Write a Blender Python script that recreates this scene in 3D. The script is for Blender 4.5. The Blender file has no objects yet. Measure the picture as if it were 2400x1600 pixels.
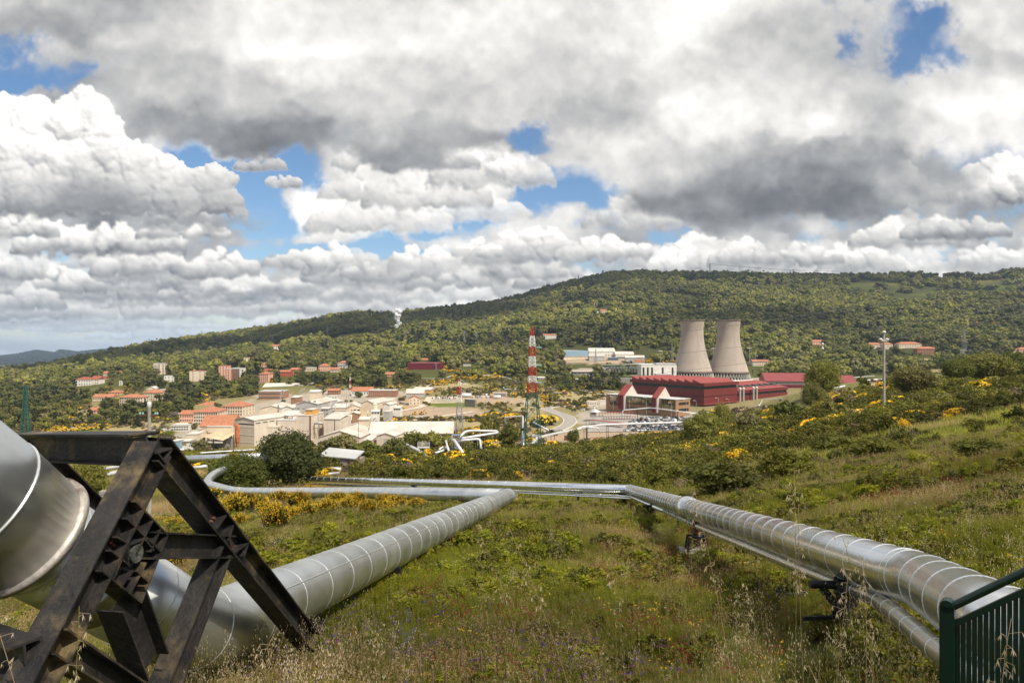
import bpy, math, random
import numpy as np
from mathutils import Vector, Matrix
random.seed(7); RNG = np.random.default_rng(7)
SC = bpy.context.scene
COL = SC.collection
HAZE = 4.6e-5
F = 1600.0            # focal length in survey units: 24 mm lens on a 36 mm sensor
def ray(px, py, Y):   # surveyed bearing (px, py) and distance ahead Y -> world point, eye at the origin
    return Vector(((px-1200)/F*Y, Y, -(py-800)/F*Y))

# ------------------------------------------------------------------ node helper
class S:
    """socket wrapper with arithmetic"""
    nt = None
    def __init__(s, v): s.v = v
    @staticmethod
    def m(op, *a, clamp=False):
        n = S.nt.nodes.new('ShaderNodeMath'); n.operation = op; n.use_clamp = clamp
        for i, x in enumerate(a):
            if isinstance(x, S): S.nt.links.new(x.v, n.inputs[i])
            else: n.inputs[i].default_value = x
        return S(n.outputs[0])
    def __add__(s, o): return S.m('ADD', s, o)
    __radd__ = __add__
    def __sub__(s, o): return S.m('SUBTRACT', s, o)
    def __rsub__(s, o): return S.m('SUBTRACT', o, s)
    def __mul__(s, o): return S.m('MULTIPLY', s, o)
    __rmul__ = __mul__
    def __truediv__(s, o): return S.m('DIVIDE', s, o)
def link(a, b): S.nt.links.new(a.v if isinstance(a, S) else a, b)
def setin(node, k, v):
    if isinstance(v, S) or isinstance(v, bpy.types.NodeSocket): link(v, node.inputs[k])
    else: node.inputs[k].default_value = v
def clampS(x): return S.m('ADD', x, 0.0, clamp=True)
def sstep(x, a, b):
    n = S.nt.nodes.new('ShaderNodeMapRange'); n.interpolation_type = 'SMOOTHSTEP'
    setin(n, 0, x); setin(n, 1, a); setin(n, 2, b); n.inputs[3].default_value = 0; n.inputs[4].default_value = 1
    return S(n.outputs[0])
def lerpS(x, a, b, c=0.0, d=1.0):
    n = S.nt.nodes.new('ShaderNodeMapRange')
    for i, v in enumerate((x, a, b, c, d)): setin(n, i, v)
    return S(n.outputs[0])
def noise(vec, scale, detail=4, rough=.55, dist=0.0, out='Fac'):
    n = S.nt.nodes.new('ShaderNodeTexNoise'); n.inputs['Scale'].default_value = scale
    n.inputs['Detail'].default_value = detail; n.inputs['Roughness'].default_value = rough
    n.inputs['Distortion'].default_value = dist
    if vec is not None: link(vec, n.inputs['Vector'])
    return S(n.outputs[out])
def mixc(f, a, b, mode='MIX'):
    n = S.nt.nodes.new('ShaderNodeMix'); n.data_type = 'RGBA'; n.blend_type = mode
    setin(n, 0, f)
    for k, v in ((6, a), (7, b)):
        if isinstance(v, (tuple, list)): n.inputs[k].default_value = tuple(v) if len(v) == 4 else (*v, 1)
        else: link(v, n.inputs[k])
    return S(n.outputs[2])
def comb(x, y, z):
    n = S.nt.nodes.new('ShaderNodeCombineXYZ')
    for i, v in enumerate((x, y, z)): setin(n, i, v)
    return S(n.outputs[0])
def sep(v):
    n = S.nt.nodes.new('ShaderNodeSeparateXYZ'); link(v, n.inputs[0]); return [S(o) for o in n.outputs]
def texco(kind='Object'):
    n = S.nt.nodes.new('ShaderNodeTexCoord'); return S(n.outputs[kind])
def attr(name):
    n = S.nt.nodes.new('ShaderNodeAttribute'); n.attribute_name = name; return n

MATS = {}
def newmat(name):
    m = bpy.data.materials.new(name); m.use_nodes = True
    S.nt = m.node_tree; b = m.node_tree.nodes['Principled BSDF']
    return m, b
def mat(name, col, rough=.8, metal=0., var=.18, scale=2.0, bump=0., bscale=None, col2=None, spec=.3, streak=None, objvar=0., wave=None):
    """procedural surface: base colour broken up by noise, optional second colour, vertical streaks, bump"""
    if name in MATS: return MATS[name]
    m, b = newmat(name)
    co = texco('Object')
    n1 = noise(co, scale, 6, .6)
    lo = tuple(c*(1-var) for c in col); hi = tuple(min(1, c*(1+var)) for c in col)
    c = mixc(sstep(n1, .3, .7), lo, hi)
    if col2: c = mixc(sstep(noise(co, scale*.43, 8, .65), .52, .68), c, col2)
    if streak:
        x, y, z = sep(co)
        sn = noise(comb(x*1.0, y*1.0, z*.12), streak[0], 5, .6)
        c = mixc(sstep(sn, .5, .75)*streak[2], c, streak[1])
    if wave:   # regular cladding joints: (axis scale, darkness)
        x, y, z = sep(co)
        w = S.m('FRACT', (x+y)*wave[0])
        c = mixc(sstep(w, .88, .95)*wave[1], c, tuple(k*.45 for k in col))
        w = S.m('FRACT', z*wave[2] if len(wave) > 2 else z*wave[0])
        c = mixc(sstep(w, .9, .96)*wave[1], c, tuple(k*.45 for k in col))
    if objvar:
        oi = S.nt.nodes.new('ShaderNodeObjectInfo'); hs = S.nt.nodes.new('ShaderNodeHueSaturation')
        link(c, hs.inputs['Color'])
        link(lerpS(S(oi.outputs['Random']), 0, 1, 1-objvar, 1+objvar), hs.inputs['Value'])
        c = S(hs.outputs[0])
    link(c, b.inputs['Base Color'])
    b.inputs['Roughness'].default_value = rough; b.inputs['Metallic'].default_value = metal
    b.inputs['Specular IOR Level'].default_value = spec
    if bump:
        bn = S.nt.nodes.new('ShaderNodeBump'); bn.inputs['Strength'].default_value = bump
        bn.inputs['Distance'].default_value = .02
        link(noise(co, bscale or scale*4, 6, .6), bn.inputs['Height']); link(bn.outputs[0], b.inputs['Normal'])
    MATS[name] = m
    return m

# ------------------------------------------------------------------ mesh helper
class MB:
    def __init__(s): s.v = []; s.f = []; s.mi = []; s.cur = 0; s.smooth = []
    def add(s, vs, fs, mi=None, smooth=False):
        o = len(s.v); s.v += [tuple(p) for p in vs]
        for f in fs:
            s.f.append(tuple(o+i for i in f)); s.mi.append(s.cur if mi is None else mi); s.smooth.append(smooth)
        return s
    def box(s, x0, x1, y0, y1, z0, z1, mi=None):
        return s.add([(x0,y0,z0),(x1,y0,z0),(x1,y1,z0),(x0,y1,z0),(x0,y0,z1),(x1,y0,z1),(x1,y1,z1),(x0,y1,z1)],
              [(0,3,2,1),(4,5,6,7),(0,1,5,4),(1,2,6,5),(2,3,7,6),(3,0,4,7)], mi)
    def bar(s, a, b, w, h=None, up=(0,0,1), mi=None, ext=0):
        """rectangular bar from a to b, w across, h along 'up'"""
        a = Vector(a); b = Vector(b); h = h or w; d = (b-a).normalized(); a = a-d*ext; b = b+d*ext
        u = Vector(up); x = d.cross(u)
        if x.length < 1e-4: x = d.cross(Vector((1,0,0)))
        x.normalize(); u = x.cross(d).normalized()
        vs = [p+x*sx*w/2+u*sz*h/2 for p in (a, b) for sx, sz in ((-1,-1),(1,-1),(1,1),(-1,1))]
        return s.add(vs, [(0,1,2,3),(7,6,5,4),(0,4,5,1),(1,5,6,2),(2,6,7,3),(3,7,4,0)], mi)
    def cyl(s, a, b, r0, r1=None, n=10, mi=None, caps=True):
        a = Vector(a); b = Vector(b); r1 = r0 if r1 is None else r1
        d = (b-a).normalized(); x = d.orthogonal().normalized(); y = d.cross(x)
        vs = []
        for p, r in ((a, r0), (b, r1)):
            for i in range(n):
                t = 2*math.pi*i/n; vs.append(p+x*r*math.cos(t)+y*r*math.sin(t))
        fs = [(i, (i+1)%n, n+(i+1)%n, n+i) for i in range(n)]
        s.add(vs, fs, mi, True)
        if caps: s.add(vs, [tuple(range(n))[::-1], tuple(range(n, 2*n))], mi)
        return s
    def lathe(s, prof, n=24, c=(0,0,0), mi=None):
        vs = []; fs = []
        for r, z in prof:
            for i in range(n):
                t = 2*math.pi*i/n; vs.append((c[0]+r*math.cos(t), c[1]+r*math.sin(t), c[2]+z))
        for k in range(len(prof)-1):
            for i in range(n):
                fs.append((k*n+i, k*n+(i+1)%n, (k+1)*n+(i+1)%n, (k+1)*n+i))
        return s.add(vs, fs, mi, True)
    def tube(s, pts, r, n=16, ring=0, ringh=.008, mi=None, rmi=None, caps=True, ringw=.02):
        """tube along a polyline with parallel-transported frame; optional raised seams every 'ring' metres"""
        pts = [Vector(p) for p in pts]
        rr = r if isinstance(r, (list, tuple)) else [r]*len(pts)
        if ring:
            acc = 0; nxt = ring*.5
            for i in range(len(pts)-1):
                a, b = pts[i], pts[i+1]; L = (b-a).length
                while nxt < acc+L:
                    t0 = (nxt-acc)/L; rad = rr[i]+(rr[i+1]-rr[i])*t0; q = a.lerp(b, t0)
                    t_ = (b-a).normalized()
                    if t0 < .5 and i > 0: t_ = (t_+(a-pts[i-1]).normalized()*(.5-t0)*2*.5).normalized()
                    elif t0 > .5 and i < len(pts)-2: t_ = (t_+(pts[i+2]-b).normalized()*(t0-.5)*2*.5).normalized()
                    o = len(s.v); x = t_.orthogonal().normalized(); y = t_.cross(x)
                    for dd, rd in ((-.5, rad-.004), (-.45, rad+ringh), (.45, rad+ringh), (.5, rad-.004)):
                        for k in range(n):
                            an = 2*math.pi*k/n; s.v.append(tuple(q+t_*dd*ringw+(x*math.cos(an)+y*math.sin(an))*rd))
                    for j in range(3):
                        for k in range(n):
                            s.f.append((o+j*n+k, o+j*n+(k+1)%n, o+(j+1)*n+(k+1)%n, o+(j+1)*n+k)); s.mi.append(rmi if rmi is not None else s.cur); s.smooth.append(j == 1)
                    nxt += ring
                acc += L
        P = pts; R = list(rr); M = [0]*len(pts)
        T = []
        for i in range(len(P)):
            d = Vector((0,0,0))
            if i > 0 and (P[i]-P[i-1]).length > 1e-7: d += (P[i]-P[i-1]).normalized()
            if i < len(P)-1 and (P[i+1]-P[i]).length > 1e-7: d += (P[i+1]-P[i]).normalized()
            T.append(d.normalized())
        x = T[0].cross(Vector((0,0,1)))
        if x.length < 1e-3: x = T[0].orthogonal()
        x.normalize()
        vs = []
        for p, t, rad in zip(P, T, R):
            x = (x - t*x.dot(t)).normalized(); y = t.cross(x)
            for k in range(n):
                q = 2*math.pi*k/n; vs.append(p+x*rad*math.cos(q)+y*rad*math.sin(q))
        o = len(s.v); s.v += [tuple(v) for v in vs]
        base = s.cur if mi is None else mi
        for i in range(len(P)-1):
            for k in range(n):
                s.f.append((o+i*n+k, o+i*n+(k+1)%n, o+(i+1)*n+(k+1)%n, o+(i+1)*n+k))
                s.mi.append(rmi if (M[i] and rmi is not None) else base); s.smooth.append(True)
        if caps:
            s.f.append(tuple(o+k for k in range(n))[::-1]); s.mi.append(base); s.smooth.append(False)
            e = o+(len(P)-1)*n; s.f.append(tuple(e+k for k in range(n))); s.mi.append(base); s.smooth.append(False)
        return s
    def poly(s, vs, mi=None): return s.add(vs, [tuple(range(len(vs)))], mi)
    def prism(s, prof, axis_a, axis_b, mi=None):
        """profile (list of Vectors) swept from offset axis_a to axis_b"""
        a = [Vector(p)+Vector(axis_a) for p in prof]; b = [Vector(p)+Vector(axis_b) for p in prof]; n = len(prof)
        return s.add(a+b, [tuple(range(n))[::-1], tuple(range(n, 2*n))]+[(i, (i+1)%n, n+(i+1)%n, n+i) for i in range(n)], mi)
    def mesh(s, name, mats):
        me = bpy.data.meshes.new(name)
        me.from_pydata(s.v, [], s.f)
        for m in (mats if isinstance(mats, (list, tuple)) else [mats]): me.materials.append(m)
        me.polygons.foreach_set('material_index', s.mi); me.polygons.foreach_set('use_smooth', s.smooth)
        me.update()
        return me
    def build(s, name, mats, parent=None, **kw):
        return obj(name, s.mesh(name, mats), parent, **kw)
def obj(name, me, parent=None, loc=(0,0,0), rz=0, **kw):
    o = bpy.data.objects.new(name, me); COL.objects.link(o); o.location = loc
    if rz: o.rotation_euler.z = rz
    if parent is not None: o.parent = parent
    tag(o, **kw)
    return o
def tag(o, label=None, cat=None, group=None, kind=None):
    if label: o['label'] = label
    if cat: o['category'] = cat
    if group: o['group'] = group
    if kind: o['kind'] = kind
    return o
def empty(name, loc=(0,0,0), rz=0, **kw):
    o = bpy.data.objects.new(name, None); COL.objects.link(o); o.location = loc; o.rotation_euler.z = rz
    o.empty_display_size = .2
    return tag(o, **kw)
def fillet(pts, r, k=6):
    """round the corners of a polyline"""
    pts = [Vector(p) for p in pts]; out = [pts[0]]
    for i in range(1, len(pts)-1):
        a, b, c = pts[i-1], pts[i], pts[i+1]
        ra = min(r, (b-a).length*.45, (c-b).length*.45)
        p = b+(a-b).normalized()*ra; q = b+(c-b).normalized()*ra
        for j in range(k+1):
            t = j/k; out.append(p*(1-t)**2+b*2*t*(1-t)+q*t*t)
    out.append(pts[-1]); return out

# ------------------------------------------------------------------ terrain
TY = np.array([100,150,200,300,400,500,600,700,850,1000], float)
TPX = np.array([0,400,800,1200,1600,2000,2400], float)
TZ = np.array([
 [-22,-21,-20.2,-19.9,-18.3,-13,-9],
 [-28,-27.2,-27.6,-27.5,-24.5,-16,-11.5],
 [-36,-35,-35,-34,-29.5,-19,-15],
 [-51,-50,-49,-46,-43,-26.5,-23],
 [-67,-66,-63,-58,-57,-42,-32],
 [-70,-67,-64,-60,-58,-54,-42],
 [-70,-67,-64,-60,-58,-54,-43],
 [-70,-65,-61,-57,-57,-52,-41],
 [-67,-58,-52,-50,-50,-48,-36],
 [-64,-49,-42,-36,-40,-42,-28]], float)
RP = np.array([(-300,905),(0,878),(70,871),(130,856),(300,820),(445,797),(673,763),(770,742),(816,733),(900,737),(1040,724),(1173,707),(1306,667),(1378,650),
  (1449,636),(1500,637),(1550,640),(1700,642),(1900,645),(2000,648),(2060,642),(2100,639),(2194,642),(2300,640),(2400,628),(2700,615)], float)
GPX = np.linspace(-300, 2700, 121)
GL = np.linspace(math.log(60), math.log(13000), 190)
def _build_grid():
    Z = np.zeros((len(GL), len(GPX)))
    u = (GPX-1200)/F
    rp = np.interp(GPX, RP[:,0], RP[:,1])
    py1000 = np.interp(GPX, TPX, 800-TZ[-1]/1000*F)
    rows_Y = [60.]; rows = [-2.4-.175*60+.2*np.maximum(0, u-.2)*60+.05*np.minimum(u, 0)*60]
    for i, Y in enumerate(TY): rows_Y.append(Y); rows.append(np.interp(GPX, TPX, TZ[i]))
    for Y, f in ((1200,.2),(1400,.38),(1700,.6),(2000,.78),(2300,.92),(2550,1.0)):
        py = py1000+(rp-py1000)*f
        bulge = 12*np.exp(-((GPX-1850)/260)**2)*math.sin(math.pi*min(1,max(0,(Y-900)/1650)))
        rows_Y.append(Y); rows.append(-(py-bulge-800)/F*Y)
    zr = -(rp-800)/F*2550
    rows_Y.append(2900); rows.append(zr-10-.03*np.maximum(zr+120,0)-35)
    rows_Y.append(3600); rows.append(np.minimum(zr-90, -120))
    rows_Y.append(4600); rows.append(np.full(len(GPX), -168.))
    rows_Y.append(5800); rows.append(np.full(len(GPX), -196.))
    rows_Y.append(8200); rows.append(np.full(len(GPX), -(829-800)/F*8200))
    rows_Y.append(13000); rows.append(np.full(len(GPX), -330.))
    rows = np.array(rows); ly = np.log(rows_Y)
    for j in range(len(GPX)): Z[:, j] = np.interp(GL, ly, rows[:, j])
    K = np.array([1,4,6,4,1], float); K /= K.sum()
    for _ in range(2):
        Zp = np.pad(Z, ((2,2),(0,0)), 'edge'); Z = sum(K[i]*Zp[i:i+len(GL)] for i in range(5))
    for _ in range(1):
        Zp = np.pad(Z, ((0,0),(2,2)), 'edge'); Z = sum(K[i]*Zp[:, i:i+len(GPX)] for i in range(5))
    return Z
GZ = _build_grid()
def vnoise(x, y, seed=0):
    """smooth value noise in numpy"""
    xi = np.floor(x).astype(np.int64); yi = np.floor(y).astype(np.int64); xf = x-xi; yf = y-yi
    def h(a, b):
        n = (a*374761393+b*668265263+seed*982451653) & 0x7fffffff
        n = ((n ^ (n >> 13))*1274126177) & 0x7fffffff
        return ((n ^ (n >> 16)) & 0xffff)/65535.
    u = xf*xf*(3-2*xf); v = yf*yf*(3-2*yf)
    return (h(xi,yi)*(1-u)+h(xi+1,yi)*u)*(1-v)+(h(xi,yi+1)*(1-u)+h(xi+1,yi+1)*u)*v
def fbm(x, y, seed=0, o=4):
    s = 0; a = .5
    for k in range(o): s = s+a*(vnoise(x, y, seed+k)-.5); x = x*2.03; y = y*2.03; a *= .5
    return s
def terr(X, Y):
    X = np.asarray(X, float); Y = np.asarray(Y, float)
    rho = np.sqrt(X*X+Y*Y)+1e-9; th = np.arctan2(X, Y)
    lim = math.radians(42)
    tc = np.clip(th, -lim, lim); over = np.abs(th)-lim
    f = np.where(over > 0, 1-np.clip(over/(math.pi-lim), 0, 1), 1)
    u = np.tan(tc)*f; Ye = rho*np.cos(tc)
    px = np.clip(1200+u*F, GPX[0], GPX[-1]); l = np.clip(np.log(np.maximum(Ye, 1)), GL[0], GL[-1])
    gi = (l-GL[0])/(GL[1]-GL[0]); gj = (px-GPX[0])/(GPX[1]-GPX[0])
    i = np.clip(gi.astype(int), 0, len(GL)-2); j = np.clip(gj.astype(int), 0, len(GPX)-2); a = gi-i; b = gj-j
    zt = (GZ[i,j]*(1-b)+GZ[i,j+1]*b)*(1-a)+(GZ[i+1,j]*(1-b)+GZ[i+1,j+1]*b)*a
    zn = -2.4-.175*Y+.2*np.maximum(0, X-.2*np.abs(Y))+.05*np.minimum(X, 0)+.9*np.exp(-(rho/4.2)**2)
    zn = zn-.34*np.exp(-((X-(3.2+.11*Y))/2.6)**2)*np.clip((Y-3)/3, 0, 1)*np.clip((30-Y)/10, 0, 1)
    w = np.clip((Ye-55)/35, 0, 1); w = w*w*(3-2*w)
    z = zn*(1-w)+zt*w
    z = z+9.5*np.exp(-((X-122)/42)**2-((Y-285)/85)**2)
    z = z+fbm(X*.35, Y*.35, 3)*.25*np.clip(rho/8, .2, 1)+fbm(X*.06, Y*.06, 9)*1.4*np.clip((rho-15)/60, 0, 1)*np.where((Ye>400)&(Ye<760), .25, 1)
    z = z+fbm(X*.004, Y*.004, 21)*46*np.clip((Ye-1050)/600, 0, 1)*np.clip((2600-Ye)/450, 0.12, 1)
    hp = np.interp(px, [-300,-100,0,45,85,128,145,180,224,268,298,360,500,2700], [824,829,832,827,818.5,824.5,817.5,822.5,818,814.5,816.5,822,827,827])
    z = z-(hp-829)/F*8200*np.exp(-((Ye-8200)/900)**2)+fbm(X*.0012, Y*.0012, 31)*26*np.clip((Ye-4000)/2500, 0, 1)*np.clip((6800-Ye)/1000, 0, 1)
    return z
def gz(x, y): return float(terr(x, y))
_YS = np.geomspace(2.0, 12500, 2600)
def hit(px, py, ymin=0, ymax=1e9):
    """distance at which the bearing (px, py) meets the ground"""
    z = terr((px-1200)/F*_YS, _YS); r = -(py-800)/F*_YS
    ok = (r < z) & (_YS > ymin)
    k = int(np.argmax(ok)) if ok.any() else -1
    Y = _YS[k]
    return float(min(Y, ymax))
def ground(px, py, ymin=0, ymax=1e9):
    Y = hit(px, py, ymin, ymax); x = (px-1200)/F*Y
    return Vector((x, Y, gz(x, Y)))
def P2(X, Y, Z): return 1200+F*X/Y, 800-F*Z/Y

# ground kinds painted where each kind lies: list of (px, py, rx, ry, colour key, strength)
EARTH = (.36,.29,.22); GRASS = (.105,.115,.026); DRY = (.33,.285,.16); LAWN = (.12,.16,.025); WOOD = (.055,.062,.022); CONC = (.36,.33,.29); FIELD = (.19,.165,.06)
PATCH = [
 (1010,968,135,16,EARTH),(960,945,110,10,EARTH),(1120,990,60,12,DRY),(860,960,60,14,EARTH),(1130,938,120,10,EARTH),(1065,948,70,6,LAWN),
 (700,985,190,62,CONC),(480,1010,90,30,CONC),(850,925,110,16,CONC),(640,928,50,7,CONC),(770,945,90,9,CONC),
 (1480,985,130,36,CONC),(1400,940,70,18,CONC),(1620,985,60,20,CONC),(1700,900,90,20,CONC),(1350,1035,90,24,EARTH),(1440,1015,70,12,EARTH),(1290,1010,60,12,DRY),
 (1480,870,160,10,CONC),(1455,872,52,8,LAWN),(1640,880,80,10,CONC),(1400,845,120,8,EARTH),(1200,1000,70,18,DRY),(1060,905,70,8,DRY),(1150,925,60,10,EARTH),(1290,1030,60,14,EARTH),(900,1000,60,8,EARTH),(1240,960,40,14,DRY),
 (1330,935,90,16,DRY),(1250,925,60,10,DRY),
 (850,788,62,7,FIELD),(790,797,50,5,FIELD),(905,775,22,4,FIELD),(370,838,60,9,(.07,.085,.02)),(40,866,28,3.5,(.42,.33,.22)),(30,886,40,6,(.13,.14,.04)),
 (2270,690,120,9,(.08,.11,.02)),(2130,706,70,7,(.11,.13,.025)),(2350,690,60,8,(.075,.10,.02)),(2050,668,80,5,(.07,.085,.02)),(2200,660,150,8,(.12,.11,.03)),(2330,672,70,5,(.07,.1,.02)),
 (2250,862,110,12,DRY),(2150,850,70,8,DRY),(2300,890,90,14,EARTH),(2120,905,90,10,EARTH),
 (260,1010,170,18,LAWN),(300,995,90,18,DRY),(120,1000,70,12,DRY),(60,912,70,9,(.07,.10,.02)),
 (385,1215,45,30,DRY),(340,1200,60,18,EARTH),(60,858,60,4,(.16,.16,.07)),(70,848,50,6,(.16,.15,.07)),(20,845,60,5,(.2,.18,.09)),
]
def ground_colour(X, Y, Z):
    u = X/np.maximum(Y, .1); px = 1200+u*F; py = 800-F*Z/np.maximum(Y, .1); n = len(X)
    far = np.clip((Y-800)/300, 0, 1)[:, None]
    nz = fbm(X*.03, Y*.03, 5)[:, None]
    c = np.array(GRASS)*(1+nz*.5)
    c = c*(1-far)+np.array(WOOD)*far
    mid = np.clip((Y-190)/120, 0, 1)*np.clip((900-Y)/200, 0, 1)
    c = c*(1-.75*mid[:, None])+np.array(DRY)*.85*.75*mid[:, None]
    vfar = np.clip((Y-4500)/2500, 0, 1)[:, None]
    c = c*(1-vfar)+np.array((.030,.042,.030))*vfar  # far ground darkened: cloud shade on the hills put into the colour
    for (a, b, rx, ry, k) in PATCH:
        d = ((px-a)/rx)**2+((py-b)/ry)**2+fbm(X*.05, Y*.05, 77)*1.1
        w = np.clip((1.12-d)/.24, 0, 1)*(Y > 20)*(X*0+1)
        w = w[:, None]; c = c*(1-w)+np.array(k)*w
    return np.clip(c, 0, 1)
def build_terrain():
    az = np.concatenate([np.radians(np.linspace(-180, -44, 52))[:-1], np.arctan(np.linspace(-.9657, .9657, 620)), np.radians(np.linspace(44, 180, 52))[1:-1]])
    rad = np.concatenate([[0.0], np.geomspace(.6, 60, 110)[:-1], np.geomspace(60, 13400, 330)])
    A, R = np.meshgrid(az, rad)
    X = np.sin(A)*R; Y = np.cos(A)*R
    # straight rows in front of the eye
    Z = terr(X, Y)
    nr, na = A.shape
    V = np.stack([X.ravel(), Y.ravel(), Z.ravel()], 1)
    idx = np.arange(nr*na).reshape(nr, na)
    nx = np.roll(idx, -1, axis=1)
    Fq = np.stack([idx[:-1].ravel(), nx[:-1].ravel(), nx[1:].ravel(), idx[1:].ravel()], 1)
    me = bpy.data.meshes.new('ground')
    me.vertices.add(len(V)); me.vertices.foreach_set('co', V.ravel())
    me.loops.add(Fq.size); me.loops.foreach_set('vertex_index', Fq.ravel())
    me.polygons.add(len(Fq)); me.polygons.foreach_set('loop_start', np.arange(0, Fq.size, 4)); me.polygons.foreach_set('loop_total', np.full(len(Fq), 4))
    me.polygons.foreach_set('use_smooth', np.ones(len(Fq), bool))
    me.update(); me.validate()
    C = np.ones((len(V), 4)); C[:, :3] = ground_colour(V[:,0], V[:,1], V[:,2])
    ca = me.color_attributes.new('cover', 'FLOAT_COLOR', 'POINT'); ca.data.foreach_set('color', C.ravel())
    m, b = newmat('ground_cover')
    co = texco('Object')
    base = S(attr('cover').outputs['Color'])
    n1 = noise(co, .9, 9, .62); n2 = noise(co, .09, 8, .6); n3 = noise(co, 7, 5, .6)
    c = mixc(sstep(n1, .35, .7), mixc(1.0, base, (.55,.55,.5), 'MULTIPLY'), mixc(1.0, base, (1.35,1.3,1.2), 'MULTIPLY'))
    c = mixc(sstep(n2, .45, .62)*.45, c, mixc(1.0, base, (1.25,.95,.75), 'MULTIPLY'))
    c = mixc(sstep(n3, .5, .7)*.3, c, mixc(1.0, c, (.5,.5,.5), 'MULTIPLY'))
    link(c, b.inputs['Base Color']); b.inputs['Roughness'].default_value = .95; b.inputs['Specular IOR Level'].default_value = .1
    bn = S.nt.nodes.new('ShaderNodeBump'); bn.inputs['Strength'].default_value = .8; bn.inputs['Distance'].default_value = .15
    link(n1, bn.inputs['Height']); link(bn.outputs[0], b.inputs['Normal'])
    me.materials.append(m)
    return obj('ground', me, kind='structure', label='grassy hillside meadow, valley floor and wooded ridge', cat='ground')
build_terrain()

# ------------------------------------------------------------------ camera, sun, sky
cam = bpy.data.objects.new('camera', bpy.data.cameras.new('camera')); COL.objects.link(cam)
cam.data.lens = 24; cam.data.sensor_width = 36; cam.data.clip_end = 40000; cam.data.clip_start = .05
cam.rotation_euler = (math.radians(90), 0, 0); SC.camera = cam
SUN_EL = math.radians(52); sh = Vector((.62, -.62, 0)).normalized()
SUN = Vector((sh.x*math.cos(SUN_EL), sh.y*math.cos(SUN_EL), math.sin(SUN_EL)))
sl = bpy.data.lights.new('sun', 'SUN'); sl.energy = 4.7; sl.angle = math.radians(.53); sl.color = (1, .93, .80)
so = bpy.data.objects.new('sun', sl); COL.objects.link(so); so.rotation_euler = SUN.to_track_quat('Z', 'Y').to_euler()
so.location = (0, 0, 300)
W = bpy.data.worlds.new('World'); SC.world = W; W.use_nodes = True
def build_world():
    nt = W.node_tree; S.nt = nt; bg = nt.nodes['Background']; bg.inputs['Strength'].default_value = .1
    sk = nt.nodes.new('ShaderNodeTexSky'); sk.sky_type = 'NISHITA'; sk.sun_disc = False
    sk.sun_elevation = SUN_EL; sk.sun_rotation = math.atan2(SUN.x, SUN.y)
    sk.altitude = 500; sk.air_density = 1.0; sk.dust_density = .6; sk.ozone_density = 2.2
    d = texco('Generated'); x, y, z = sep(d)
    zz = S.m('MAXIMUM', z, 0.0)+.18
    n = noise(comb(x/zz, y/zz, 0.0), 1.1, 4, .55)
    a = sstep(n, .42, .56)
    c = mixc(sstep(n, .45, .75), (8.5, 8.4, 8.2), (3.2, 3.3, 3.5))
    f = mixc(a, sk.outputs[0], c)
    f = mixc(sstep(z, -.03, .0), (1.0, 1.1, .9), f)
    link(f, bg.inputs['Color'])
build_world()
SC.view_settings.view_transform = 'Standard'; SC.view_settings.look = 'None'; SC.view_settings.exposure = .36; SC.view_settings.gamma = 1
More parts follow.
